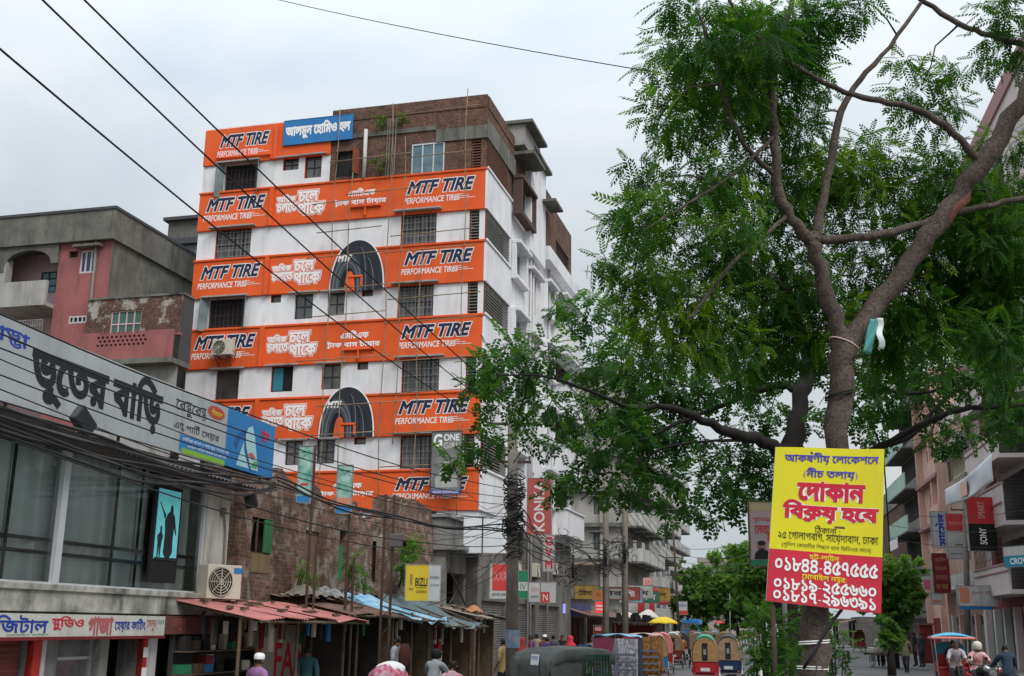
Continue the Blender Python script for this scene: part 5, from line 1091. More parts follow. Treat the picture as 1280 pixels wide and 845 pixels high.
# ------------------------------------------------------------------ trees
def leaf_template(kind):
    V=[];Fc=[]
    def leaflet(p,d,up,L_,w,kink=.12):
        d=d.normalized(); s=d.cross(up).normalized(); n=s.cross(d)
        b=len(V); V.extend([p, p+d*L_*.45+s*w-n*kink*w, p+d*L_-n*.10*L_, p+d*L_*.45-s*w-n*kink*w]); Fc.append((b,b+1,b+2,b+3))
    if kind=='neem':
        for i in range(6):
            t=.14+.86*i/5.5; c=Vector((t,0,-.22*t*t))
            for sgn in (-1,1): leaflet(c+Vector((.03*sgn,0,0)),Vector((.62,.8*sgn,-.28)),Vector((0,0,1)),.30*(1-.35*abs(t-.5)),.056)
        leaflet(Vector((.98,0,-.22)),Vector((1,0,-.4)),Vector((0,0,1)),.28,.055)
        b=len(V); V.extend([Vector((0,-.008,0)),Vector((.98,-.005,-.215)),Vector((.98,.005,-.215)),Vector((0,.008,0))]); Fc.append((b,b+1,b+2,b+3))
    elif kind=='broad':
        for i in range(4):
            t=.15+.8*i/3.2; c=Vector((t,0,-.18*t*t))
            for sgn in (-1,1): leaflet(c,Vector((.55,.8*sgn,-.15)),Vector((0,0,1)),.40,.12)
        leaflet(Vector((.95,0,-.16)),Vector((1,0,-.3)),Vector((0,0,1)),.36,.11)
    else:
        for k in range(5): a=k*2.4; leaflet(Vector((0,0,0)),Vector((math.cos(a),math.sin(a),.3*math.sin(k*3.3))),Vector((0,0,1)),1.0,.32)
    return np.array([tuple(v) for v in V]),np.array(Fc,np.int32)
TPL={k:leaf_template(k) for k in ('neem','broad','tuft')}
def leaves_mesh(name,kind,pos,dirs,size,age_light,m,parent):
    V,Fc=TPL[kind]; n=len(pos); k=len(V)
    d=dirs/np.linalg.norm(dirs,axis=1,keepdims=True); up=np.tile([0,0,1.0],(n,1))+rng.normal(0,.35,(n,3))
    s=np.cross(up,d); s/=np.linalg.norm(s,axis=1,keepdims=True)+1e-9; u=np.cross(d,s)
    W_=pos[:,None,:]+size[:,None,None]*(V[None,:,0,None]*d[:,None,:]+V[None,:,1,None]*s[:,None,:]+V[None,:,2,None]*u[:,None,:])
    W_=W_.reshape(-1,3); fi=(Fc[None]+np.arange(n)[:,None,None]*k).reshape(-1,4)
    me=bpy.data.meshes.new(name); me.vertices.add(len(W_)); me.vertices.foreach_set('co',W_.astype(np.float32).ravel())
    me.loops.add(fi.size); me.loops.foreach_set('vertex_index',fi.ravel().astype(np.int32)); me.polygons.add(len(fi))
    me.polygons.foreach_set('loop_start',(np.arange(len(fi))*4).astype(np.int32))
    me.update(calc_edges=True); a=me.attributes.new('age_light','FLOAT','POINT'); a.data.foreach_set('value',np.repeat(age_light,k).astype(np.float32))
    me.materials.append(m); o=bpy.data.objects.new(name,me); COL.objects.link(o); o.parent=parent; return o
def crown(parent,kind,clumps,leaf,dens,m,droop=.45,base=None,flat=.75,shell=2.0,name='crown'):
    """clumps: (centre, radius, age bias)"""
    P=[];D=[];S=[];A=[]
    for c,r,ag in clumps:
        n=max(4,int(dens*(r/leaf)**2)); q=rng.normal(0,1,(n,3)); q/=np.linalg.norm(q,axis=1,keepdims=True); rad=r*rng.uniform(0,1,n)**(1/shell)
        o=q*rad[:,None]; o[:,2]*=flat; o+= .12*r*np.sin(o[:,[1,2,0]]*5/r)
        P.append(np.array(tuple(c))+o); d=q+rng.normal(0,.5,(n,3)); d[:,2]-=droop; D.append(d); S.append(leaf*rng.uniform(.65,1.2,n)); A.append(np.clip(ag+rng.normal(0,.10)+rng.normal(0,.15,n)+.22*np.clip(o[:,2]/r,-.6,1),0,1))  # clump tops lightened, undersides darkened: overhead light painted into the leaf tone
    P=np.concatenate(P)
    if base is not None: P=P-np.array(tuple(base))
    return leaves_mesh(name,kind,P,np.concatenate(D),np.concatenate(S),np.concatenate(A),m,parent)
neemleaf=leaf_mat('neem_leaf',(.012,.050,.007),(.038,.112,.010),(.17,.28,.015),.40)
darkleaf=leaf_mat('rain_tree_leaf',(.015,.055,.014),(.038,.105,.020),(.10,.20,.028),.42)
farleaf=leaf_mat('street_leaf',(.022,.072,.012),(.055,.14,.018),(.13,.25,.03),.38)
farfol=leaf_mat('hazed_street_leaf',(.05,.11,.03),(.105,.205,.05),(.19,.32,.08),.5)  # far leaves lightened in colour to stand in for haze
bark=mat('neem_bark',(.145,.112,.094),.9,col2=(.075,.053,.044),scale=3,bump=1.0,grain=.75,stain=.7,stain_col=(.05,.04,.035))
darkbark=mat('dark_bark',(.017,.015,.014),.95,col2=(.034,.029,.026),scale=5,bump=.7,grain=.4)
def limb(mb,pts,rad,base,n=10,wob=.0):
    """smooth limb through (px,py,Y) stations; rad in metres at each"""
    P=[Vector(p)-base if isinstance(p,Vector) else at(*p)-base for p in pts]; out=[];rr=[]
    for i in range(len(P)-1):
        p0=P[max(i-1,0)];p1=P[i];p2=P[i+1];p3=P[min(i+2,len(P)-1)]
        for k in range(4):
            t=k/4; wv=rad[i]*.28; out.append(Vector((wv*math.sin(i*5.1+k*2.3),wv*math.sin(i*3.7+k*1.9),wv*.7*math.sin(i*4.3+k*2.9)))+.5*((2*p1)+(p2-p0)*t+(2*p0-5*p1+4*p2-p3)*t*t+(3*p1-p0-3*p2+p3)*t**3)); rr.append((rad[i]*(1-t)+rad[i+1]*t)*(1+.05*math.sin(7.3*len(out))+.05*math.sin(2.9*len(out)+i)))
    out.append(P[-1]); rr.append(rad[-1]); mb.tube(out,rr,n); return out
def fill(poly,n,r,ages):
    out=[]; xs=[p[0] for p in poly]; ys=[p[1] for p in poly]
    while len(out)<n:
        x,y=rng.uniform(min(xs),max(xs)),rng.uniform(min(ys),max(ys)); c=False
        for i in range(len(poly)):
            x0,y0=poly[i]; x1,y1=poly[i-1]
            if (y0>y)!=(y1>y) and x<(x1-x0)*(y-y0)/(y1-y0)+x0: c=not c
        if c and all((x-q[0])**2+(y-q[1])**2>(r*.55)**2 for q in out[-8:]): out.append((x,y,r*rng.uniform(.75,1.15),rng.uniform(*ages)))
    return out
def branch_net(mb,spine,cl,base,r0,jit=.12):
    todo=[c-base for c in cl]; nodes=[(q,0) for q in spine]; 
    todo.sort(key=lambda c:min((c-q).length for q in spine))
    for c in todo:
        q,dp=min(nodes,key=lambda n_:(n_[0]-c).length+.15*n_[1])
        d=c-q; k=4; pts=[q]+[q+d*(i/k)+Vector(rng.normal(0,jit*.35*d.length,3))*(math.sin(math.pi*i/k))+Vector((0,0,.16*d.length*math.sin(math.pi*i/k))) for i in range(1,k)]+[c]
        ra=r0*(.75**dp)*min(1.0,.35+d.length*.45); mb.tube(pts,[ra,ra*.8,ra*.62,ra*.48,ra*.32],5); nodes+= [(p,dp+1) for p in pts[2:]]
def neem():
    b0=ground(1012,1000,.33); g0=at(1018,845,16.0); base=Vector((g0.x-.12,16.0,.33)); B=thing('neem_tree','tall forked neem tree with fine feathery leaves holding up the yellow board','tree',tuple(base))
    mb=MB(); spine=[]
    Y=16.0
    spine+=limb(mb,[base-Vector((0,0,.1)),(1017,845,Y),(1024,740,Y),(1035,640,Y),(1044,560,Y),(1051,480,Y),(1053,430,Y)],[.24,.195,.18,.178,.172,.175,.19],base,12)
    spine+=limb(mb,[(1055,450,Y),(1046,405,Y),(1032,360,Y-.1),(1018,310,Y-.2),(1017,296,Y-.2)],[.15,.135,.12,.11,.10],base)
    spine+=limb(mb,[(1019,306,Y-.2),(988,272,Y-.4),(972,230,Y-.5),(968,160,Y-.6),(965,90,Y-.7),(985,20,Y-.8),(1000,-40,Y-.9)],[.10,.085,.08,.065,.05,.04,.03],base)
    spine+=limb(mb,[(1018,305,Y-.2),(1034,225,Y),(1052,140,Y+.1),(1075,100,Y+.2),(1112,58,Y+.3),(1150,5,Y+.5),(1180,-30,Y+.6)],[.08,.062,.055,.045,.036,.03,.03],base)
    rl=limb(mb,[(1050,455,Y),(1070,415,Y+.1),(1105,372,Y+.2),(1150,310,Y+.1),(1198,243,Y),(1238,190,Y-.2),(1290,105,Y-.4),(1340,20,Y-.6)],[.16,.15,.15,.145,.14,.14,.14,.12],base); spine+=rl
    spine+=limb(mb,[(1022,300,Y-.2),(1085,296,Y),(1145,282,Y+.2),(1185,268,Y+.4),(1240,256,Y+.5),(1300,243,Y+.6)],[.07,.066,.06,.055,.05,.04],base)
    spine+=limb(mb,[(1228,206,Y-.1),(1190,165,Y-.3),(1150,138,Y-.5),(1100,126,Y-.6),(1056,115,Y-.7),(1000,86,Y-.8),(940,40,Y-1),(900,-20,Y-1.1)],[.06,.055,.05,.045,.04,.03,.025,.02],base)
    spine+=limb(mb,[(1120,-20,Y+.4),(1155,2,Y+.5),(1200,30,Y+.4),(1240,45,Y+.2),(1300,60,Y)],[.03,.04,.045,.045,.05],base)
    spine+=limb(mb,[(985,268,Y-.4),(950,300,Y-.8),(915,330,Y-1.1),(880,375,Y-1.4),(860,400,Y-1.5)],[.035,.03,.028,.022,.015],base)
    spine+=limb(mb,[(970,220,Y-.5),(930,180,Y-.9),(905,120,Y-1.2),(890,60,Y-1.4),(870,10,Y-1.5)],[.04,.035,.03,.025,.02],base)
    spine+=limb(mb,[(968,170,Y-.6),(920,215,Y-1.0),(860,255,Y-1.4),(800,290,Y-1.7)],[.03,.025,.02,.012],base)
    C=[(880,40,60,.35),(850,95,42,.4),(905,95,58,.4),(950,55,60,.35),(992,30,50,.2),(822,135,32,.45),(842,150,36,.35),(872,165,34,.25),(930,140,42,.4),(975,115,48,.35),(955,185,38,.35),(1012,20,40,.15),(1045,12,34,.2),(1075,5,26,.2),(1258,18,40,.3),(1285,50,35,.4),(1248,62,18,.25),(1230,85,14,.3),
       (1002,160,44,.45),(1022,105,24,.35),(1150,112,36,.5),(1182,95,20,.3),(1132,78,16,.25),(1190,135,22,.35),(1165,145,22,.4),
       (802,210,26,.25),(770,275,22,.4),(800,285,36,.45),(828,250,40,.5),(758,325,18,.5),(788,335,28,.4),(812,235,24,.55),(850,295,30,.4),(880,225,42,.45),(905,280,40,.5),(932,240,46,.45),(952,315,50,.4),(985,250,42,.4),(1012,225,42,.45),(1042,275,46,.5),(1062,215,38,.72),(1092,245,42,.65),(1112,200,32,.6),(1142,225,38,.3),(1172,205,30,.3),(1152,285,42,.4),(1112,320,46,.45),(1062,345,44,.4),(1192,262,36,.3),(1232,285,40,.35),(1267,255,36,.35),(1275,318,42,.4),(1232,335,42,.35),(1190,330,38,.4),
       (797,372,34,.72),(832,390,46,.78),(872,372,46,.55),(850,425,42,.72),(900,420,46,.5),(940,390,48,.5),(985,365,48,.45),(978,440,42,.45),(930,455,40,.35),(888,335,34,.4),(840,345,24,.4),(1102,385,42,.4),(1142,365,42,.45),(1092,445,34,.6),(1162,420,38,.4),(1212,415,32,.35),(1252,430,38,.35),(1110,420,32,.5),(1015,400,36,.35),(1000,330,36,.4),(1290,390,40,.35),(1085,180,20,.4),(1200,215,22,.25)]
    cl=[]; tw=mb; NC0=len(C)
    C+=fill([(795,270),(880,210),(960,200),(1060,190),(1180,200),(1290,250),(1290,430),(1180,430),(1110,400),(1060,380),(1000,470),(900,450),(800,410)],30,36,(.25,.55))+fill([(830,60),(900,10),(1000,5),(990,180),(950,200),(880,150),(830,150)],12,36,(.2,.4))
    C+=fill([(1170,190),(1290,170),(1290,480),(1200,470),(1110,430),(1180,300)],12,36,(.3,.5))
    for i,(px,py,r,ag) in enumerate(C):
        Yc=Y+(rng.uniform(-1.9,1.2) if i<NC0 else rng.uniform(.6,3.2))
        if px>925 and 60<py<520: Yc=Y+rng.uniform(.7,3.0)
        c=at(px,py,Yc); rm=r/F_PX*Yc*1.04; cl.append((c,rm,ag))
        cb=c-base
        for k in range(5): e=cb+Vector(rng.normal(0,1,3)).normalized()*rm*.85; tw.tube([cb,cb.lerp(e,.5)+Vector((0,0,.05)),e],[.008,.005,.002],4)
        for k in range(3):   # sprays that break the outline
            a=rng.uniform(0,6.28); cl.append((c+Vector((math.cos(a)*rm*1.05,rng.uniform(-.3,.3),math.sin(a)*rm*.9)),rm*.36,ag+.05))
    branch_net(mb,spine,[q[0] for q in cl if q[1]>.3],base,.024)
    t=mb.build('trunk',bark,B,smooth=True)
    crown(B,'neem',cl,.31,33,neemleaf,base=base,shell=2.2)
    w=MB(); w.tube([rl[i]+Vector((.050,-.045,-.05)) for i in range(13,18)],[.02,.07,.085,.08,.02],10); w.build('bark_wound',mat('raw_red_wood',(.24,.085,.05),.9,col2=(.12,.06,.045),scale=8,grain=.3),B,smooth=True)
    return B,base
NB,NBASE=neem()
def rain_tree():
    Y=25.0; g0=at(985,845,Y); base=Vector((g0.x,Y,.33)); B=thing('rain_tree','dark spreading tree with black limbs behind the yellow board','tree',tuple(base)); mb=MB(); sp=[]
    sp+=limb(mb,[base-Vector((0,0,.1)),(985,760,Y),(985,660,Y),(988,580,Y),(998,510,Y),(1010,460,Y),(1004,420,Y),(985,370,Y),(970,320,Y)],[.34,.27,.25,.24,.20,.16,.11,.08,.05],base,12)
    sp+=limb(mb,[(988,575,Y),(955,552,Y-.4),(910,540,Y-.8),(868,520,Y-1.2),(830,508,Y-1.4),(790,510,Y-1.6),(740,490,Y-2),(680,470,Y-2.4),(620,470,Y-2.8)],[.17,.145,.115,.09,.07,.05,.038,.026,.013],base)
    sp+=limb(mb,[(1003,490,Y),(975,482,Y+.3),(945,490,Y+.5),(900,508,Y+.6),(870,520,Y+.4)],[.10,.085,.07,.055,.035],base)
    sp+=limb(mb,[(870,520,Y-1.2),(840,532,Y-1.3),(815,545,Y-1.3),(770,560,Y-1.6),(720,570,Y-2)],[.05,.04,.035,.025,.015],base)
    sp+=limb(mb,[(1008,465,Y),(985,448,Y-.2),(960,430,Y-.3),(920,410,Y-.6)],[.09,.07,.05,.03],base)
    sp+=limb(mb,[(985,600,Y),(1050,585,Y-.5),(1102,558,Y-.9),(1150,532,Y-1.2),(1200,512,Y-1.4),(1260,508,Y-1.6),(1320,500,Y-1.8)],[.12,.10,.08,.07,.06,.05,.04],base)
    sp+=limb(mb,[(1102,558,Y-.9),(1140,545,Y-1.2),(1180,500,Y-1.2),(1230,470,Y-1.4),(1300,440,Y-1.6)],[.05,.045,.04,.03,.025],base)
    sp+=limb(mb,[(1008,470,Y),(1060,465,Y+.2),(1120,490,Y),(1180,485,Y-.3),(1250,450,Y-.5)],[.06,.05,.045,.035,.02],base)
    sp+=limb(mb,[(930,550,Y-.6),(880,552,Y-1),(830,560,Y-1.4),(790,585,Y-1.6)],[.04,.03,.025,.015],base)
    C=[(600,462,22,.4),(588,478,15,.45),(628,446,26,.45),(645,430,20,.5),(655,470,32,.4),(622,508,28,.35),(645,540,26,.35),(602,560,20,.35),(562,572,12,.35),(585,570,14,.3),(682,440,26,.45),(690,500,34,.4),(702,550,26,.35),(732,398,30,.45),(712,384,16,.5),(762,388,26,.45),(742,450,40,.4),(762,500,40,.35),(745,560,34,.35),(722,600,20,.4),(782,440,40,.35),(802,480,40,.3),(792,540,34,.3),(812,585,30,.3),(782,612,24,.35),(700,612,15,.4),(835,610,22,.3),(762,590,28,.35),(850,545,26,.25),(842,480,36,.3),(882,600,34,.3),(905,570,34,.25),(935,590,36,.3),(920,622,24,.3),(872,638,18,.35),(952,520,26,.3),(900,480,34,.3),(960,470,36,.35),(1000,530,30,.3),(945,440,34,.4),
       (1065,500,34,.35),(1100,500,34,.4),(1085,540,24,.35),(1140,478,40,.35),(1182,455,40,.35),(1222,470,38,.3),(1262,470,42,.3),(1242,520,34,.3),(1202,535,22,.35),(1152,512,24,.3),(1275,530,28,.3),(1172,555,16,.4),(1100,455,30,.4),(840,640,16,.3),(890,645,14,.35),(960,580,30,.25),(1230,400,40,.35),(1270,415,40,.3),(1195,385,24,.3),(960,620,24,.3)]
    cl=[]; tw=mb
    C+=fill([(800,420),(900,380),(1000,340),(1290,380),(1290,520),(1180,510),(1090,530),(1000,540),(870,590),(790,560)],12,34,(.25,.45))
    for px,py,r,ag in C:
        Yc=Y+(rng.uniform(-2.8,2.0) if not (800<px<1020 and py<600) else rng.uniform(.4,3.0)); c=at(px,py,Yc); rm=r/F_PX*Yc; cl.append((c,rm,ag)); cb=c-base
        for k in range(4): e=cb+Vector(rng.normal(0,1,3)).normalized()*rm*.8; tw.tube([cb,e],[.011,.004],4)
        for k in range(3): a=rng.uniform(0,6.28); cl.append((c+Vector((math.cos(a)*rm*1.1,rng.uniform(-.4,.4),math.sin(a)*rm*.85)),rm*.4,ag+.05))
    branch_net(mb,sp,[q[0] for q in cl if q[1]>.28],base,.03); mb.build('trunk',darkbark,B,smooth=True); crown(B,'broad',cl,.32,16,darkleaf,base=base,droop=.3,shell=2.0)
rain_tree()
def street_tree(label,px,pyb,Y,clumps,leaf,dens,zg=0.0,group=None,m=None,trunk=(.2,.1),name='street_tree',kind='tuft',lean=0):
    g0=at(px,pyb,Y); base=Vector((g0.x,Y,zg)); B=thing(name,label,'tree',tuple(base),0,group); mb=MB(); top=at(clumps[0][0],clumps[0][1],Y)-base
    mb.tube([(0,0,-.1),(lean*.3,0,top.z*.35),(top.x*.5+lean,0,top.z*.65),tuple(top)],[trunk[0],trunk[0]*.8,trunk[1],trunk[1]*.4],8)
    cl=[]
    for q in clumps:
        Yc=Y+rng.uniform(-1,1)*q[2]/F_PX*Y*.8; c=at(q[0],q[1],Yc); cl.append((c,q[2]/F_PX*Y,q[3])); mb.tube([(top.x*.5+lean,0,top.z*.55),tuple((c-base)*.5+Vector((0,0,top.z*.25))),tuple(c-base)],[trunk[1]*.6,trunk[1]*.4,trunk[1]*.15],5)
        for k in range(11): a=rng.uniform(0,6.28); cl.append((c+Vector((math.cos(a),rng.uniform(-.6,.6),math.sin(a)*.85))*(q[2]/F_PX*Y*rng.uniform(.8,1.6)),q[2]/F_PX*Y*rng.uniform(.16,.38),q[3]+rng.uniform(-.05,.25)))
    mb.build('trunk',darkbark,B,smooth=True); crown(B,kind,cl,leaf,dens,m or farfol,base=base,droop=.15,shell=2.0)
ST='trees closing the far end of the street'
street_tree('rounded green tree at the street end beside the leaning pole',880,790,120,[(878,735,26,.45),(868,755,22,.3),(892,752,22,.3),(866,718,14,.5),(885,765,18,.2)],.25,10,group=ST)
street_tree('broad green tree overhanging the street end behind the small bare trunk',925,790,105,[(918,722,30,.55),(940,712,28,.5),(905,742,24,.35),(935,745,30,.35),(950,735,24,.4),(922,762,22,.2),(895,728,16,.5)],.23,10,group=ST,lean=-.8)
street_tree('tall green tree behind the small portrait poster',955,790,85,[(952,690,24,.5),(945,715,24,.4),(962,720,26,.4),(940,745,24,.35),(965,750,22,.3),(930,697,14,.55)],.20,10,zg=.3,group=ST)
street_tree('dim blue green tree far behind the rickshaw queue',862,792,190,[(858,752,14,.3),(866,740,14,.35),(850,765,10,.3),(874,760,14,.25)],.6,20,group=ST)
street_tree('hazy tree low on the right behind the flat cart',985,792,150,[(985,760,20,.3),(1000,770,16,.3),(970,768,16,.3)],.5,18,zg=.3,group=ST)
street_tree('bushy light green tree on the right pavement below the brick house',1118,800,60,[(1118,728,24,.62),(1108,715,20,.7),(1132,720,20,.6),(1105,748,24,.35),(1130,750,22,.35),(1118,772,18,.25),(1142,742,14,.4),(1096,735,16,.5)],.17,10,zg=.44)
street_tree('small dark round shrub tree beside the walkers on the right',1113,812,50,[(1113,785,10,.25),(1110,797,9,.2),(1118,798,9,.2)],.22,22,zg=.44)
def shrub(label,px,pyb,Y,clumps,leaf,dens,zg,m=None,group=None,kind='broad',name='shrub',off=None):
    g0=at(px,pyb,Y); base=Vector((g0.x,Y,zg if zg is not None else g0.z)); B=thing(name,label,'shrub',tuple(base),0,group); mb=MB(); cl=[]
    for q in clumps:
        c=at(q[0],q[1],Y+rng.uniform(-.2,.2)); cl.append((c,q[2]/F_PX*Y,q[3])); e=c-base; mb.tube([(rng.uniform(-.03,.03),0,0),tuple(e*.5+Vector((0,0,.05*e.length))),tuple(e)],[.02,.014,.006],5)
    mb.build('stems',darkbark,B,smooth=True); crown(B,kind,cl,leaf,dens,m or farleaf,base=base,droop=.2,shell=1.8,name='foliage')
shrub('leafy green median bush left of the dark trunk',960,858,21,[(955,770,16,.6),(968,780,18,.45),(950,800,18,.5),(970,815,20,.4),(955,830,18,.4),(978,795,14,.4),(945,760,8,.65)],.22,20,.33)
shrub('leafy green median bush right of the neem trunk',1045,858,20,[(1042,790,15,.4),(1055,805,12,.45),(1040,820,14,.35),(1058,825,8,.4),(1035,770,10,.45)],.2,20,.33)
shrub('low median bush between the two tree trunks',1000,862,19,[(998,800,16,.3),(1005,825,18,.3),(990,835,14,.3)],.2,18,.33)
shrub('tall narrow bush on the median edge under the portrait poster',942,850,27,[(948,760,12,.5),(942,785,12,.45),(950,800,14,.35),(946,825,12,.3)],.22,18,.33)
WP='weeds rooted in the brickwork'
for lab,px,py,n_,cs in (('weed tuft growing from the brick parapet near the blue banner',480,165,-.05,[(480,152,8,.5),(474,156,5,.5)]),('second weed tuft on the brick parapet nearer the corner',504,160,-.05,[(504,150,6,.55),(500,155,5,.5)]),('yellowish weed beside the upright steel rods',476,222,-.1,[(476,207,6,.85),(480,213,5,.8),(486,200,5,.7)])):
    x,z=FB.hit(px,py); b=FB.pt(x,n_,z); B=thing('wall_weed',lab,'plant',tuple(b),0,WP); mb=MB(); cl=[]
    for q in cs: xx,zz=FB.hit(q[0],q[1]); c=FB.pt(xx,n_-.15,zz); cl.append((c,q[2]/F_PX*44,q[3])); mb.tube([(0,0,0),tuple(c-b)],[.012,.006],5)
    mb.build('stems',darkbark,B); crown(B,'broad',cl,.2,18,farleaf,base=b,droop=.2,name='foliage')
for lab,px,py,cs in (('young green plant growing out of the brick ruin beside the shutter',385,745,[(384,715,10,.5),(390,728,8,.5),(380,705,6,.6)]),('leafy plant rooted on the ruin wall behind the checked sheet',445,745,[(445,715,12,.55),(440,702,8,.6),(452,728,9,.45),(447,692,6,.6)]),('large bright bush on the ruin wall behind the yellow sign',512,735,[(512,690,13,.55),(520,680,10,.6),(505,705,10,.5),(508,720,9,.45),(516,672,7,.6)])):
    x,z=L.hit(px,py,-.05); b=L.pt(x,.3,z); B=thing('wall_plant',lab,'plant',tuple(b),0,WP); mb=MB(); cl=[]
    for q in cs: xx,zz=L.hit(q[0],q[1],-.2); c=L.pt(xx,-.2,zz); cl.append((c,q[2]/F_PX*c.y,q[3])); mb.tube([(0,0,0),tuple((c-b)*.5+Vector((0,0,.1))),tuple(c-b)],[.018,.012,.005],5)
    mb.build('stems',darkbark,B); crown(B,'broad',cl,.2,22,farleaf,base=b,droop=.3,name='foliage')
mossy=[]
gr=MB()
# grass fringe on the median: uncountable
n=2600; aa=rng.uniform(-2,70,n); nn=rng.uniform(-12.2,-10.7,n); pos=np.array([tuple(L.pt(a,b,.33)) for a,b in zip(aa,nn)]); dd=rng.normal(0,.5,(n,3)); dd[:,2]=1
o=leaves_mesh('grass','tuft',pos,dd,rng.uniform(.06,.16,n),rng.uniform(.2,.8,n),farleaf,None); tag(o,'patchy weeds and grass along the median','grass',kind='stuff')
# ------------------------------------------------------------------ the yellow board tied to the neem
q=[at(969,559,15.55),at(1104,562,15.55),at(1100,767,15.62),at(957,751,15.62)]
bw=(q[1]-q[0]).length; bh=((q[0]-q[3]).length+(q[1]-q[2]).length)/2
S=thing('notice_board','yellow and red notice board with Bengali lettering tied to the neem trunk','signboard',tuple(q[3].lerp(q[2],.5)))
ux=(q[1]-q[0]).normalized(); uz=((q[0]-q[3]).normalized()+(q[1]-q[2]).normalized()).normalized(); c_=q[3].lerp(q[2],.5)
def bf(x,z,y=0.0):   # board coordinates 0..1 -> slightly warped quadrilateral
    top=q[0].lerp(q[1],x); bot=q[3].lerp(q[2],x); p=bot.lerp(top,z)-c_; return (p.x,p.y+y+.035*math.sin(x*3.3+.2)*math.sin(z*2.4+.4)-.02*math.sin(x*7),p.z)
pb=MB(); zs=.335
lo=lambda x:.335-.0*x
def bq(x0,x1,z0a,z1a,y,m,mbx):
    for k in range(12): a,b=x0+(x1-x0)*k/12,x0+(x1-x0)*(k+1)/12; mbx.quad(bf(a,z0a,y),bf(b,z0a,y),bf(b,z1a,y),bf(a,z1a,y),m)
N=10
for k in range(N): bq(0,1,zs+(1-zs)*k/N,zs+(1-zs)*(k+1)/N,-.03,0,pb)
for k in range(4): bq(0,1,zs*k/4,zs*(k+1)/4,-.03,1,pb)
[pb.quad(bf(k/8,0,0),bf((k+1)/8,0,0),bf((k+1)/8,1,0),bf(k/8,1,0),2) for k in range(8)]
for a,b in [((k/12,z),((k+1)/12,z)) for k in range(12) for z in (0,1)]+[((x,k/10),(x,(k+1)/10)) for k in range(10) for x in (0,1)]: pb.quad(bf(*a,-.03),bf(*b,-.03),bf(*b,0),bf(*a,0),2)
pb.build('panel',[M_['yellow'],mat('notice_red',(.60,.028,.055),.5,col2=(.52,.026,.05),scale=.9,stain=.3,stain_col=(.34,.05,.06)),M_['signwhite']],S)
e=MB()
items=[('আকর্ষণীয় লোকেশনে',(.09,.95,.895,.975),0,.02,0),('(নীচ তলায়)',(.27,.77,.795,.87),0,.02,0),('দোকান',(.23,.83,.665,.775),1,.05,1),('বিক্রয় হবে',(.11,.95,.525,.655),1,.05,1),
 ('ঠিকানা :',(.40,.63,.455,.505),3,.0,0),('২৫ গোলাপবাগ, সায়েদাবাদ, ঢাকা',(.07,.96,.395,.455),3,.0,0),('(পুলিশ কোয়ার্টার পিছনে থানা ডিভিওর সাথে)',(.11,.90,.350,.392),3,-.005,0),
 ('হট-লাইন:',(.36,.64,.285,.328),4,.01,0),('০১৮৪৪-৪৫৭৫৫৫',(.06,.96,.205,.285),2,.025,0),('মোবাইল নম্বর:',(.30,.70,.155,.203),4,.01,0),('০১৮১৯-২৫৫৬৬০',(.06,.95,.085,.155),2,.025,0),('০১৮১৭-২৯৬৩৯১',(.06,.95,.012,.082),2,.025,0)]
for s,bx,m,off,outl in items:
    if outl: put_text(e,s,bx,lambda x,z:bf(x,z,-.034),2,offset=off+.055,ref=off)
    put_text(e,s,bx,lambda x,z:bf(x,z,-.038),m,offset=off)
e.build('lettering',[violet,inkred,pw,ink,yel],S)
h=MB()
for x in (.03,.97): h.bar(bf(x,.01,.02),bf(x,.99,.02),.03,.03)
for z in (.02,.5,.98): h.bar(bf(.02,z,.04),bf(.98,z,.04),.03,.03)
h.build('backing_frame',M_['wood'],S)
mb=MB(); mb.tube([at(1004,836,15.75),at(1016,818,15.72),at(1034,786,15.7),at(1052,762,15.75),at(1064,738,15.8)],.022,6); tag(mb.build('cable_loop',M_['cable'],smooth=True),'thick black cable slanting across the lower neem trunk','cable')
# ropes and rags on the trunk
def ring(px,py,Y,r,th,m,name,label,tilt=0.0,turns=1,cat='rope'):
    c=at(px,py,Y); mb=MB(); pts=[]
    for i in range(18*turns+1):
        a=2*math.pi*i/18; pts.append((r*math.cos(a),r*math.sin(a),tilt*math.cos(a)*r+.03*i/18))
    mb.tube(pts,th,5); o=mb.build(name,m,smooth=True,loc=tuple(c)); return tag(o,label,cat)
ring(1049,497,16,.195,.014,M_['cable'],'cable_loop','black cable looped round the neem trunk above the board',.25,2)
ring(1018,806,16,.205,.010,pw,'tie_string','white string tied round the neem trunk, upper of two',.05,2)
ring(1016,838,16,.21,.009,pw,'tie_string','white string tied round the neem trunk, lower of two',-.03,2)
ring(1055,432,16,.20,.012,mat('pinkish_tape',(.6,.45,.42),.7),'tie_tape','pale tape bound round the fork of the neem',-.5,1)
c=at(1090,398,15.8); mb=MB()
mb.grid(lambda u,v:((-.02+.10*u)*1.0-.16*v*(1-.3*u),.04*math.sin(v*5+u*3),-.52*v),6,12,0); mb.grid(lambda u,v:(.06+.09*u-.02*v+.02*math.sin(v*9),-.03+.03*math.sin(v*7),-.46*v),5,12,1)
o=mb.build('plastic_rag',[mat('teal_plastic',(.08,.30,.28),.5),mat('white_plastic',(.62,.66,.66),.45)],smooth=True,loc=tuple(c),solid=.004); tag(o,'teal and white plastic rag caught on the right fork of the neem','rag')
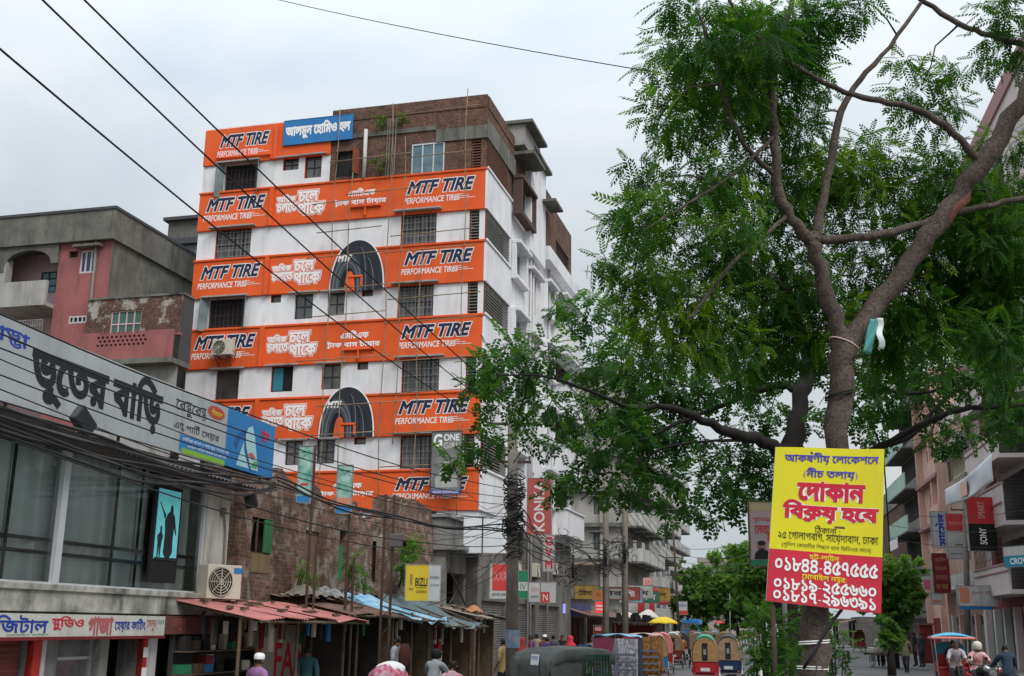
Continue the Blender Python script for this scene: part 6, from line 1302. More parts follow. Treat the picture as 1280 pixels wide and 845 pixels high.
# portrait poster behind the board
S=fsign('portrait_poster','faded poster with a bearded man in its lower half beside the yellow board',939,628,966,707,22,3,mat('poster_pinkgrey',(.40,.36,.38),.6,col2=(.50,.32,.33),scale=2,stain=.2),
 [(None,(.0,1.,.0,.09),M_['green'],dict(y=-.004)),(None,(.0,1.,.86,1.),mat('poster_straw',(.45,.38,.22),.6),dict(y=-.004)),('শুভেচ্ছা',(.12,.85,.68,.76),inkred,dict(y=-.008)),('নেতা',(.2,.8,.50,.64),inkred,dict(y=-.008,offset=.02)),(None,(.72,1.,.38,.53),M_['signred'],dict(y=-.006))],t=.03,cat='poster',edge=M_['wood'])
w=27/F_PX*22; h=79/F_PX*22
e=MB()
el=lambda cx,cz,rx,rz,n=18:[(cx+rx*math.cos(2*math.pi*i/n),cz+rz*math.sin(2*math.pi*i/n)) for i in range(n)]
e.add([(x,-.010,z) for x,z in [(-.17,.12),(-.15,.24),(-.07,.30),(.07,.30),(.15,.24),(.17,.12)]],[tuple(range(6))],0)
e.add([(x,-.013,z) for x,z in el(-.02,.36,.075,.10)],[tuple(range(18))],1); e.add([(x,-.016,z) for x,z in el(-.02,.43,.08,.045)],[tuple(range(18))],0); e.add([(x,-.016,z) for x,z in el(-.02,.29,.055,.04)],[tuple(range(18))],0)
e.build('portrait',[ink,mat('printed_skin',(.25,.14,.10),.6),inkred],S)
# ------------------------------------------------------------------ people
skin_m=mat('brown_skin',(.20,.105,.065),.6,col2=(.17,.09,.055),scale=8); hair_m=mat('black_hair',(.010,.009,.009),.55)
def cloth(n,c,c2=None): return mat('cloth_'+n,c,.9,col2=c2 or tuple(v*.75 for v in c),scale=5,bump=.2)
def pose_joints(pose):
    J=dict(pelvis=(0,0,.92),belly=(0,.01,1.08),chest=(0,0,1.27),upch=(0,-.01,1.39),neck=(0,.0,1.475),head0=(0,.02,1.545),head1=(0,.015,1.625),head2=(0,.005,1.69))
    for s,n in ((-1,'l'),(1,'r')):
        J.update({n+'sh':(s*.175,-.01,1.395),n+'el':(s*.235,-.05,1.13),n+'wr':(s*.245,.05,.91),n+'ha':(s*.24,.085,.83),n+'hip':(s*.095,0,.85),n+'kn':(s*.10,.02,.48),n+'an':(s*.10,-.02,.09),n+'to':(s*.115,.13,.04)})
    if pose=='walk':
        J.update(lkn=(-.10,.14,.50),lan=(-.10,.20,.10),lto=(-.11,.35,.06),rkn=(.10,-.02,.48),ran=(.10,-.26,.13),rto=(.11,-.13,.05),lel=(-.235,-.14,1.14),lwr=(-.24,-.12,.90),lha=(-.24,-.10,.82),rel=(.235,.05,1.13),rwr=(.23,.20,.95),rha=(.225,.25,.88))
    if pose=='ride':
        dz=-.12; sh=lambda p,dy,z=0:(p[0],p[1]+dy,p[2]+z)
        J.update(pelvis=(0,0,.86),belly=(0,.04,1.00),chest=(0,.10,1.17),upch=(0,.13,1.29),neck=(0,.16,1.37),head0=(0,.20,1.44),head1=(0,.205,1.52),head2=(0,.20,1.585))
        for s,n in ((-1,'l'),(1,'r')): J.update({n+'sh':(s*.175,.13,1.29),n+'el':(s*.27,.30,1.10),n+'wr':(s*.28,.50,1.02),n+'ha':(s*.28,.58,1.01),n+'hip':(s*.10,.02,.80),n+'kn':(s*.17,.40,.72),n+'an':(s*.14,.30,.33),n+'to':(s*.14,.44,.27)})
    if pose=='pedal':
        J.update(pelvis=(0,0,.98),belly=(0,.05,1.12),chest=(0,.14,1.28),upch=(0,.19,1.39),neck=(0,.23,1.47),head0=(0,.27,1.54),head1=(0,.28,1.62),head2=(0,.275,1.685))
        for s,n in ((-1,'l'),(1,'r')): J.update({n+'sh':(s*.175,.18,1.39),n+'el':(s*.24,.34,1.18),n+'wr':(s*.25,.55,1.10),n+'ha':(s*.25,.62,1.08),n+'hip':(s*.10,.02,.92)})
        J.update(lkn=(-.12,.34,.80),lan=(-.12,.22,.42),lto=(-.12,.36,.38),rkn=(.12,.22,.60),ran=(.12,.14,.22),rto=(.12,.28,.19))
    if pose=='sit':
        J.update(pelvis=(0,0,.55),belly=(0,.0,.70),chest=(0,.0,.88),upch=(0,.01,1.0),neck=(0,.02,1.085),head0=(0,.05,1.155),head1=(0,.05,1.235),head2=(0,.04,1.30))
        for s,n in ((-1,'l'),(1,'r')): J.update({n+'sh':(s*.175,.0,1.0),n+'el':(s*.23,.05,.76),n+'wr':(s*.17,.25,.68),n+'ha':(s*.14,.33,.67),n+'hip':(s*.10,.03,.52),n+'kn':(s*.12,.42,.55),n+'an':(s*.12,.40,.12),n+'to':(s*.12,.54,.07)})
    if pose=='arms':   # holding something in front of the chest
        for s,n in ((-1,'l'),(1,'r')): J.update({n+'el':(s*.25,.0,1.13),n+'wr':(s*.13,.22,1.14),n+'ha':(s*.07,.29,1.16)})
    return {k:Vector(v) for k,v in J.items()}
BONES=[('pelvis','belly','torso'),('belly','chest','torso'),('chest','upch','torso'),('upch','neck','neck'),('neck','head0','head'),('head0','head1','head'),('head1','head2','head')]
for n in 'lr': BONES+=[('upch',n+'sh','torso'),(n+'sh',n+'el','uarm'),(n+'el',n+'wr','farm'),(n+'wr',n+'ha','hand'),('pelvis',n+'hip','hips'),(n+'hip',n+'kn','thigh'),(n+'kn',n+'an','shin'),(n+'an',n+'to','foot')]
RAD=dict(pelvis=(.14,.105),belly=(.125,.10),chest=(.155,.105),upch=(.115,.085),neck=(.052,.055),head0=(.066,.08),head1=(.078,.096),head2=(.055,.066),sh=(.062,.062),el=(.043,.043),wr=(.029,.027),ha=(.036,.020),hip=(.095,.10),kn=(.062,.064),an=(.041,.045),to=(.038,.026))
_PM={}
def body_parts(pose):
    if pose in _PM: return _PM[pose]
    J=pose_joints(pose); names=list(J); idx={k:i for i,k in enumerate(names)}
    me=bpy.data.meshes.new('tmp'); me.from_pydata([tuple(J[k]) for k in names],[(idx[a],idx[b]) for a,b,_ in BONES],[]); o=bpy.data.objects.new('tmp',me); COL.objects.link(o)
    o.modifiers.new('s','SKIN'); sv=me.skin_vertices[0].data
    for k in names:
        key=k if k in RAD else k[1:]; sv[idx[k]].radius=RAD[key]; sv[idx[k]].use_root=(k=='pelvis')
    m=o.modifiers.new('u','SUBSURF'); m.levels=1; m.render_levels=1
    dg=bpy.context.evaluated_depsgraph_get(); dg.update(); ev=bpy.data.meshes.new_from_object(o.evaluated_get(dg))
    nv=len(ev.vertices); V=np.empty(nv*3); ev.vertices.foreach_get('co',V); V=V.reshape(-1,3); N=np.empty(nv*3); ev.vertices.foreach_get('normal',N); N=N.reshape(-1,3)
    Fs=[tuple(p.vertices) for p in ev.polygons]; bpy.data.objects.remove(o); bpy.data.meshes.remove(me); bpy.data.meshes.remove(ev)
    C=np.array([V[list(f)].mean(0) for f in Fs]); best=np.full(len(C),1e9); lab=np.array(['torso']*len(C),dtype=object)
    for a,b,t in BONES:
        A=np.array(J[a]);Bv=np.array(J[b]); ab=Bv-A; s=np.clip(((C-A)@ab)/(ab@ab),0,1); dist=np.linalg.norm(C-(A+s[:,None]*ab),axis=1); r=.5*(RAD.get(a,RAD.get(a[1:]))[0]+RAD.get(b,RAD.get(b[1:]))[0]); dist=dist/r
        sel=dist<best; best[sel]=dist[sel]; lab[sel]=t
    def sub(mask,off,name):
        fs=[Fs[i] for i in np.where(mask)[0]]; us=sorted({v for f in fs for v in f}); mp={v:i for i,v in enumerate(us)}
        mb=MB(); wob=.006*np.sin(V[us][:,2:3]*37+V[us][:,0:1]*23); mb.add([tuple(q) for q in V[us]+N[us]*(off+wob)],[tuple(mp[v] for v in f) for f in fs]); return mb
    body=MB(); body.add([tuple(v) for v in V],Fs)
    fd=(J['head1']-J['head0']).normalized(); hc=(J['head0']+J['head1'])/2; fwd=Vector((0,1,0))
    body.tube([hc+Vector((0,.085,.03)),hc+Vector((0,.108,-.005)),hc+Vector((0,.09,-.02))],[.008,.014,.008],5)
    for s in (-1,1): body.lathe([(.0,-.012),(.024,-.006),(.028,.006),(0,.012)],tuple(hc+Vector((s*.082,.0,.0))),'x',8)
    body.tube([hc+Vector((-.022,.09,-.045)),hc+Vector((.022,.09,-.045))],.005,4,1)
    for s in (-1,1): body.lathe([(0,-.009),(.010,-.004),(.010,.004),(0,.009)],tuple(hc+Vector((s*.032,.086,.03))),'y',6,1)
    for n,s in (('l',-1),('r',1)):
        w,h=J[n+'wr'],J[n+'ha']; d=(h-w).normalized(); sd=Vector((0,1,0)) if abs(d.y)<.7 else Vector((1,0,0)); sd=(sd-d*sd.dot(d)).normalized(); up=d.cross(sd)
        for k in range(4):
            ln=(.075,.085,.08,.062)[k]; b0=h+sd*(.026-.0175*k)*-1+d*.01; body.tube([b0,b0+d*ln*.5+up*.006*s,b0+d*ln*.85+up*.022*s],[.0095,.0085,.007],5)
        b0=w+d*.03+sd*.025; body.tube([b0,b0+sd*.03+d*.03,b0+sd*.028+d*.06],[.012,.010,.008],5)
    rel=C-np.array(hc); hair=(lab=='head')&((rel[:,2]>.045)|((rel[:,1]<-.015)&(rel[:,2]>-.05)))
    tor=np.isin(lab,['torso','uarm','hips']); zcut=J['pelvis'].z-.12
    _PM[pose]=dict(body=body,hair=sub(hair,.012,'hair'),shirt=sub(np.isin(lab,['torso','uarm'])|((lab=='hips')&(C[:,2]>zcut)),.016,'shirt'),long=sub(np.isin(lab,['torso','uarm','farm'])|((lab=='hips')&(C[:,2]>zcut)),.017,'shirt'),
      trousers=sub(np.isin(lab,['hips','thigh','shin'])|((lab=='torso')&(C[:,2]<zcut+.1)),.012,'trousers'),shoes=sub(lab=='foot',.008,'shoes'),J=J)
    return _PM[pose]
_MS={}
def shared(key,mbx,name,m,parent):
    if key not in _MS:
        o=mbx.build(name,m,parent,smooth=True); _MS[key]=o.data; o.material_slots[0].link='OBJECT'; o.material_slots[0].material=m; return o
    o=bpy.data.objects.new(name,_MS[key]); COL.objects.link(o); o.parent=parent; o.material_slots[0].link='OBJECT'; o.material_slots[0].material=m; return o
white_c=cloth('white',(.58,.60,.62)); 
def person(label,loc,rz,pose='stand',shirt=white_c,trousers=None,sleeve='shirt',hair='hair',scale=1.0,skirt=None,group=None,scarf=None,backpack=None,helmet=None,robe=False):
    P=thing('person',label,'person',tuple(loc),rz,group); P.scale=(scale,)*3; d=body_parts(pose); J=d['J']; trousers=trousers or cloth('charcoal',(.03,.032,.04))
    if ('body',pose) not in _MS:
        b=d['body'].build('body',[skin_m,hair_m],P,smooth=True); _MS[('body',pose)]=b.data
    else: b=bpy.data.objects.new('body',_MS[('body',pose)]); COL.objects.link(b); b.parent=P
    shared((sleeve,pose),d[sleeve],'shirt',shirt,P); shared(('trousers',pose),d['trousers'],'trousers',trousers,P); shared(('shoes',pose),d['shoes'],'shoes',M_['black'],P)
    if hair=='hair': shared(('hair',pose),d['hair'],'hair',hair_m,P)
    hc=(J['head0']+J['head1'])/2
    if hair=='cap':
        shared(('hair',pose),d['hair'],'hair',hair_m,P); q=MB(); q.lathe([(.094,.03),(.098,.07),(.085,.115),(.04,.135),(0,.14)],tuple(hc+Vector((0,-.005,0))),'z',14); q.build('skull_cap',pw,P,smooth=True)
    if helmet: q=MB(); q.lathe([(.10,-.06),(.125,-.01),(.13,.06),(.105,.13),(.05,.165),(0,.17)],tuple(hc+Vector((0,-.01,0))),'z',14); q.build('helmet',helmet,P,smooth=True)
    if skirt:
        q=MB(); zt=J['pelvis'].z+.06; q.lathe([(.15,zt),(.18,zt-.18),(.20,zt-.45),(.22,.28 if not robe else .12)],(0,.02,0),'z',18); q.build('wrap',skirt,P,smooth=True)
    if robe: q=MB(); zt=J['pelvis'].z+.12; q.lathe([(.155,zt),(.185,zt-.2),(.215,zt-.45),(.25,zt-.62)],(0,.02,0),'z',18); q.build('long_shirt_hem',shirt,P,smooth=True)
    if scarf: q=MB(); q.lathe([(.21,-.36),(.185,-.22),(.115,-.10),(.115,.0),(.118,.06),(.09,.125),(0,.145)],tuple(hc+Vector((0,-.03,0))),'z',16); q.build('head_scarf',scarf,P,smooth=True)
    if backpack:
        q=MB(); c=J['chest']+Vector((0,-.22,.0)); 
        q.grid(lambda u,v:(c.x+.19*math.cos(6.283*u)*(abs(math.sin(math.pi*(.06+.88*v)))**.35),c.y+.10*math.sin(6.283*u)*(abs(math.sin(math.pi*(.06+.88*v)))**.35),c.z-.27+.52*v),16,10); q.build('backpack',backpack,P,smooth=True)
        q=MB()
        for s in (-1,1): q.tube([c+Vector((s*.11,.06,.2)),J['upch']+Vector((s*.11,.0,.08)),J['upch']+Vector((s*.12,.12,-.05)),J['belly']+Vector((s*.14,.08,.0)),c+Vector((s*.13,.06,-.2))],.018,5)
        q.build('strap',backpack,P)
    return P
# ------------------------------------------------------------------ vehicles
spoke_m=mat('dull_chrome',(.45,.45,.45),.35,metal=.8); rubber=mat('tyre_rubber',(.022,.022,.022),.85)
def wheel(parent,x,y,r,name='wheel',tw=.022,axis='x',spokes=16,hubm=None):
    t=MB(); n=22
    pts=[(x,y+r*math.cos(2*math.pi*i/n),r+r*math.sin(2*math.pi*i/n)) for i in range(n+1)]
    t.tube([(p[0],y+(r-tw)*math.cos(2*math.pi*i/n),r+(r-tw)*math.sin(2*math.pi*i/n)) for i,p in enumerate(pts)],tw,6,0,cap=False)
    w=t.build(name,rubber,parent,smooth=True); q=MB()
    q.tube([(x,y+(r-2*tw-.008)*math.cos(2*math.pi*i/n),r+(r-2*tw-.008)*math.sin(2*math.pi*i/n)) for i in range(n+1)],.012,5,0,cap=False)
    for k in range(spokes): a=2*math.pi*k/spokes; q.bar((x+(.03 if k%2 else -.03),y,r),(x,y+(r-2*tw)*math.cos(a),r+(r-2*tw)*math.sin(a)),.005,.005)
    q.lathe([(.0,-.05),(.03,-.05),(.03,.05),(0,.05)],(x,y,r),'x',8); q.build('spokes',hubm or spoke_m,w); return w
def rickshaw(label,loc,rz,body,hoodtop,hoodside,group='cycle rickshaws on the street',hood='up',s=1.0,driver=None,panel=None,z0=0.0,canopy=None):
    Q=thing('cycle_rickshaw',label,'rickshaw',tuple(loc),rz,group); Q.scale=(s,)*3
    wheel(Q,-.50,0,.36); wheel(Q,.50,0,.36); wheel(Q,0,1.72,.36)
    f=MB(); f.tube([(-.5,0,.36),(.5,0,.36)],.022,6); f.tube([(-.3,0,.37),(-.3,.6,.36),(0,.95,.40)],.02,6); f.tube([(.3,0,.37),(.3,.6,.36),(0,.95,.40)],.02,6); f.tube([(0,.95,.34),(0,1.05,.82)],.018,6); f.tube([(0,.98,.4),(0,1.45,.86)],.02,6); f.tube([(0,1.07,.78),(0,1.47,.90)],.018,6); f.tube([(0,1.46,1.06),(0,1.5,.82),(0,1.72,.36)],.018,6)
    f.tube([(-.27,1.28,1.06),(-.2,1.42,1.07),(0,1.46,1.06),(.2,1.42,1.07),(.27,1.28,1.06)],.014,6); f.lathe([(0,.0),(.1,.01),(.1,.03),(0,.03)],(0,1.0,.40),'x',10); f.build('frame',M_['iron'],Q,smooth=True)
    sd_=MB(); sd_.lathe([(0,0),(.09,0),(.10,.04),(.05,.07),(0,.07)],(0,1.06,.84),'z',10); sd_.build('saddle',M_['black'],Q)
    b=MB()
    b.add([(-.46,-.36,.52),(.46,-.36,.52),(.48,-.42,1.02),(-.48,-.42,1.02),(-.46,-.30,.52),(.46,-.30,.52),(.48,-.36,1.02),(-.48,-.36,1.02)],[(0,1,2,3),(5,4,7,6),(3,2,6,7),(0,4,5,1),(0,3,7,4),(1,5,6,2)])
    for sx in (-1,1): b.prism([(-.36,0),(.3,0),(.62,-.12),(.62,-.06),(.34,.14),(.2,.36),(-.36,.46)],sx*.46-.015,sx*.46+.015)
    nb=len(b.v); b2=MB(); b2.v=[(v[1],v[0],v[2]) if i>=8 else v for i,v in enumerate(b.v)]; b2.v=[(v[0],v[1],v[2]+(.56 if i>=8 else 0)) for i,v in enumerate(b2.v)]; b2.f=b.f; b2.m=b.m
    b2.box(-.45,.45,-.3,.62,.46,.52); b2.build('body',body,Q,bevel=.01)
    st=MB(); st.box(-.43,.43,-.28,.22,.76,.86); st.box(-.43,.43,-.32,-.24,.86,1.22); st.box(-.43,.43,.16,.2,.52,.76); st.build('seat',mat('red_rexine',(.30,.03,.03),.45),Q,bevel=.03)
    pn=MB(); pn.box(-.36,.36,-.425,-.40,.62,.95); pn.build('painted_panel',panel or M_['signwhite'],Q); pn=MB(); pn.box(-.17,.17,-.434,-.427,.66,.78); pn.build('number_plate',M_['signwhite'],Q)
    bm=MB(); bm.tube([(-.5,-.46,.5),(.5,-.46,.5)],.02,6); bm.tube([(-.5,-.46,.5),(-.5,.1,.42)],.016,5); bm.tube([(.5,-.46,.5),(.5,.1,.42)],.016,5); bm.build('bumper',spoke_m,Q)
    if hood=='up':
        def arch(a,w,h,z,y): return (w*math.cos(a)*(1 if abs(math.cos(a))>0 else 1),y,z+h*max(0,math.sin(a))**.7)
        K=14; ys=[(-.44,.92,.86),(-.38,.97,.93),(-.1,1.0,1.0),(.25,1.0,1.0),(.55,1.0,.95)]
        def hf(lo,hi):
            m=MB()
            def fn(u,v):
                a=math.pi*(lo+(hi-lo)*u); i=min(int(v*4),3); t=v*4-i; y=ys[i][0]*(1-t)+ys[i+1][0]*t; kw=ys[i][1]*(1-t)+ys[i+1][1]*t; kh=ys[i][2]*(1-t)+ys[i+1][2]*t
                x=.49*kw*math.copysign(abs(math.cos(a))**.8,math.cos(a)); return (x,y,1.0+.98*kh*abs(math.sin(a))**.8)
            m.grid(fn,16,8); return m
        hf(.0,.3).build('hood_side',hoodside,Q,smooth=True,solid=.012); hf(.7,1.0).build('hood_side',hoodside,Q,smooth=True,solid=.012); hf(.3,.7).build('hood_top',hoodtop,Q,smooth=True,solid=.014)
        bk=MB(); pts=[]
        for i in range(17): a=math.pi*i/16; pts.append((.45*math.copysign(abs(math.cos(a))**.8,math.cos(a)),1.0+.83*abs(math.sin(a))**.8))
        bk.prism(pts,-.44,-.425); bk.build('hood_back',hoodside,Q); ct=MB(); ct.box(-.10,.10,-.455,-.442,1.04,1.66,0); ct.box(-.05,.05,-.462,-.456,1.25,1.45,1); ct.build('back_flap',[M_['black'],M_['galv']],Q)
        for y,k in ((-.43,.90),(.0,1.0),(.55,.96)): rb_=MB(); rb_.tube([(.50*k*math.copysign(abs(math.cos(math.pi*i/14))**.8,math.cos(math.pi*i/14)),y,1.0+1.0*k*abs(math.sin(math.pi*i/14))**.8) for i in range(15)],.014,5); rb_.build('hood_rib',M_['iron'],Q)
        for sx in (-1,1): tt=MB(); tt.lathe([(0,-.01),(.035,-.01),(.035,.01),(0,.01)],(sx*.38,-.44,.58),'y',8); tt.build('reflector',M_['signred'],Q)
        for sx in (-1,1): mg=MB(); mg.tube([(sx*.50,.42*math.cos(a_),.36+.42*math.sin(a_)) for a_ in [math.pi*(.1+.8*i/9) for i in range(10)]],.03,5); mg.build('mudguard',spoke_m,Q)
    if hood=='canopy':
        m=MB(); m.grid(lambda u,v:(.62*(2*u-1),-.5+1.3*v,1.72+.14*(1-(2*u-1)**2)*(1-.5*(2*v-1)**2)),10,6,0); m.build('hood_top',hoodtop,Q,smooth=True,solid=.03); m=MB(); m.tube([(-.6,-.5,1.71),(.6,-.5,1.71),(.6,.8,1.71),(-.6,.8,1.71),(-.6,-.5,1.71)],.035,6); m.build('hood_trim',hoodside,Q)
        for x,y in ((-.47,-.35),(.47,-.35),(-.47,.6),(.47,.6)): m=MB(); m.tube([(x,y,.6),(x*1.15,y*1.1,1.72)],.014,5); m.build('hood_post',spoke_m,Q)
        mm=MB(); mm.grid(lambda u,v:(.5*math.copysign(abs(math.cos(math.pi*u))**.55,math.cos(math.pi*u)),-.42+.02*v,1.0+.6*abs(math.sin(math.pi*u))**.75*v),14,4); mm.build('hood_back',canopy or hoodside,Q,smooth=True)
    return Q
YAW=lambda deg=0:R(77.2-90+deg)     # facing down the street
hs_brown=mat('brown_patterned_cloth',(.22,.12,.05),.7,col2=(.34,.22,.07),scale=9); hs_tan=mat('tan_cloth',(.30,.20,.12),.75,col2=(.20,.13,.08),scale=6); red_p=mat('rickshaw_red',(.36,.018,.02),.4,col2=(.28,.016,.018),scale=3); blue_p=mat('rickshaw_blue',(.015,.12,.30),.4,col2=(.02,.16,.34),scale=3); navy_p=mat('rickshaw_navy',(.012,.03,.075),.45); green_h=mat('hood_green',(.03,.26,.15),.5,col2=(.05,.32,.2),scale=5); white_h=mat('hood_white',(.55,.57,.56),.5); pink_h=mat('hood_pink',(.60,.16,.18),.5); dark_h=mat('hood_dark',(.04,.045,.05),.5); sky_h=mat('hood_sky',(.10,.32,.52),.5,col2=(.45,.5,.55),scale=4); black_p=mat('rickshaw_black',(.02,.02,.022),.4)
def Xat(px,Y): return at(px,785,Y).x
def rk(label,px,Y,deg,*a,**k):
    z=k.pop('z',0.0); return rickshaw(label,(Xat(px,Y),Y,z),YAW(deg),*a,**k)
rk('red cycle rickshaw with a green topped brown hood leading the middle of the road',881,43.5,0,red_p,green_h,hs_brown,panel=red_p)
rk('dark blue backed cycle rickshaw with a brown hood just right of the green topped one',910,46,-2,navy_p,dark_h,hs_tan,panel=navy_p)
rk('bright blue backed cycle rickshaw with a brown hood beside the draped pedal van',820,50,4,blue_p,pink_h,hs_brown,panel=blue_p)
rk('maroon backed cycle rickshaw with a pale hood under the yellow umbrella',841,64,3,mat('rickshaw_maroon',(.16,.03,.03),.4),white_h,hs_tan,panel=mat('rickshaw_maroon',(.16,.03,.03),.4))
rk('pink hooded cycle rickshaw behind the bright blue one',828,57,3,red_p,pink_h,pink_h,panel=M_['maroon'])
rk('cycle rickshaw with a dark hood at the road edge beyond the yellow umbrella',852,72,2,black_p,dark_h,dark_h)
rk('grey hooded cycle rickshaw ahead of the green topped one',872,66,0,black_p,mat('hood_grey',(.2,.2,.2),.5),hs_tan)
rk('tan hooded cycle rickshaw far ahead on the left lane',883,84,0,black_p,hs_tan,hs_tan)
rk('cycle rickshaw with a brown hood far ahead beside the red umbrella',905,80,0,red_p,hs_brown,hs_brown)
rk('distant green backed cycle rickshaw with a pale hood alone on the open road',938,160,0,mat('rickshaw_green',(.03,.15,.08),.4),white_h,hs_tan,panel=mat('rickshaw_green',(.03,.15,.08),.4))
rk('red cycle rickshaw with a blue topped flat canopy at the right edge of the road',1187,36,178,red_p,mat('hood_azure',(.05,.30,.50),.45,col2=(.10,.40,.60),scale=3),mat('salmon_trim',(.65,.22,.16),.5),hood='canopy',z=.30,canopy=mat('teal_hood_back',(.05,.20,.24),.5))
rk('distant red cycle rickshaw with an arched hood on the right road',1073,104,180,red_p,red_p,hs_brown,z=.30)
rk('cycle rickshaw with a pale blue hood far ahead near the tan hooded one',893,100,0,navy_p,sky_h,hs_tan)
rk('cycle rickshaw with a faded red hood far down by the shop side',866,96,3,black_p,mat('hood_fadedred',(.35,.10,.09),.6),hs_brown)
rk('cycle rickshaw with a cream hood at the shop side before the leaning pole',846,72,3,red_p,mat('hood_cream',(.5,.45,.34),.6),hs_tan)
rk('tiny dark rickshaw on the open road before the pale hooded distant one',926,128,0,black_p,dark_h,hs_brown)
rk('cycle rickshaw with a green hood squeezed beside the tan hooded one far ahead',874,110,2,blue_p,green_h,hs_tan)
# auto rickshaw (three wheeler) with a dark canvas roof
def auto_rickshaw(label,loc,rz):
    Q=thing('auto_rickshaw',label,'auto rickshaw',tuple(loc),rz)
    for x in (-.55,.55): wheel(Q,x,0,.22,tw=.05,spokes=8)
    wheel(Q,0,1.9,.22,tw=.05,spokes=8)
    b=MB(); sec=[(-.42,.60,.30,.98),(-.2,.66,.26,1.0),(.35,.67,.24,1.0),(.45,.66,.24,.52),(1.2,.64,.24,.52),(1.35,.60,.26,.98),(1.75,.48,.3,.96),(2.1,.25,.36,.8)]
    def ringp(s): y,w,z0,z1=s; c=.06; return [(-w+c,y,z0),(w-c,y,z0),(w,y,z0+c),(w,y,z1-c),(w-c,y,z1),(-w+c,y,z1),(-w,y,z1-c),(-w,y,z0+c)]
    vs=[p for s in sec for p in ringp(s)]; fs=[]
    for i in range(len(sec)-1):
        for j in range(8): fs.append((i*8+j,i*8+(j+1)%8,(i+1)*8+(j+1)%8,(i+1)*8+j))
    fs.append(tuple(range(7,-1,-1))); fs.append(tuple((len(sec)-1)*8+j for j in range(8))); b.add(vs,fs); b.build('body',mat('auto_green',(.012,.085,.035),.35,col2=(.014,.07,.03)),Q,bevel=.02)
    canv=mat('dark_green_canvas',(.075,.088,.080),.55,col2=(.13,.145,.135),scale=3,stain=.6,stain_col=(.03,.035,.032),bump=.5,spec=.4)
    c=MB(); prof=[(-.50,.58,1.00,.0),(-.47,.62,1.45,.0),(-.36,.64,1.62,.0),(-.05,.66,1.71,0),(.6,.66,1.74,0),(1.2,.63,1.70,0),(1.45,.58,1.62,0)]
    def fn(u,v):
        i=min(int(v*6),5); t=v*6-i; y=prof[i][0]*(1-t)+prof[i+1][0]*t; w=prof[i][1]*(1-t)+prof[i+1][1]*t; z=prof[i][2]*(1-t)+prof[i+1][2]*t
        a=2*u-1; x=w*math.copysign(min(1,abs(a)*1.25)**.8 if abs(a)<.8 else 1,a); dz=0 if abs(a)<.8 else -(abs(a)-.8)/.2*.22
        crn=.06*(1-a*a); return (x,y,z+dz*(1 if v>.15 else .3)+crn+ .012*math.sin(y*14+u*3)*(1-abs(a)))
    c.grid(fn,24,24); c.build('canvas_roof',canv,Q,smooth=True,solid=.012)
    for s in (-1,1):
        p=MB(); p.grid(lambda u,v:(s*(.648-.02*v),-.46+.92*u,.98+.60*v+.02*math.sin(u*9)),8,6); p.build('canvas_side',canv,Q,smooth=True,solid=.01)
        p=MB(); p.tube([(s*.64,.45,.98),(s*.65,.5,1.66)],.018,5); p.build('roof_post',M_['iron'],Q); p=MB(); p.tube([(s*.58,1.38,.96),(s*.6,1.25,1.66)],.02,5); p.build('roof_post',M_['iron'],Q)
    for yy,zz in ((-.30,1.69),(.15,1.765),(.62,1.80),(1.08,1.775)):
        w=MB(); w.tube([(x,yy,zz+.0*(x*x)-.06*(x/.64)**2-.16*max(0,abs(x/.64)-.8)/.2) for x in [(-.64+1.28*i/14) for i in range(15)]],.014,5); w.build('roof_seam',M_['iron'],Q)
    w=MB(); w.box(-.34,.34,-.535,-.52,1.16,1.42,0); w.build('rear_window',M_['darkglass'],Q)
    gd_=mat('auto_green',(.012,.085,.035),.35)
    for s in (-1,1):
        p=MB()
        for k in range(9): y=.50+.085*k; p.box(s*.655-.012,s*.655+.012,y,y+.025,.55,1.64)
        for k in range(6): z=.55+.21*k; p.box(s*.662-.012,s*.662+.012,.48,1.22,z,z+.03)
        p.box(s*.65-.01,s*.65+.01,.48,1.22,.52,1.05); p.build('grille_door',gd_,Q)
    w=MB(); w.add([(-.54,1.42,.98),(.54,1.42,.98),(.52,1.3,1.62),(-.52,1.3,1.62)],[(0,1,2,3)]); w.build('windscreen',glass_mat('clear_glass',(.8,.85,.85),.1),Q)
    g=MB(); g.box(-.5,.5,-.43,-.425,.45,.9,0); 
    for k in range(7): g.box(-.5,.5,-.436,-.43,.48+.06*k,.50+.06*k,1)
    g.build('engine_grille',[mat('auto_green_dark',(.008,.05,.02),.5),M_['black']],Q)
    for s in (-1,1): g=MB(); g.box(s*.5-.06,s*.5+.06,-.44,-.43,.92,.99); g.build('tail_lamp',M_['signred'],Q)
    s=MB(); s.box(-.5,.5,-.1,.3,.5,.75); s.box(-.5,.5,-.2,-.1,.75,1.2); s.build('seat',M_['black'],Q,bevel=.03)
    st=MB(); st.grid(lambda u,v:(.05+.26*u,-.53-.005+.06*v,1.28+.36*v),4,4,0); st.grid(lambda u,v:(.40+.10*u,-.36+.10*v,1.66+.03*v),3,3,1); o=st.build('sticker',[M_['purewhite'],mat('dull_pink_paper',(.5,.2,.25),.7)],Q)
    e=MB(); put_text(e,'ভাড়া',(.08,.28,1.50,1.6),lambda x,z:(x,-.54+(z-1.28)/.36*.06,z),0); put_text(e,'০১৭১',(.08,.28,1.36,1.44),lambda x,z:(x,-.54+(z-1.28)/.36*.06,z),0); e.build('lettering',inkblue,Q)
    return Q
auto_rickshaw('green three wheeled auto rickshaw with a dark canvas roof and a paper sticker',(Xat(684,25.0),25.0,-.02),YAW(-38))
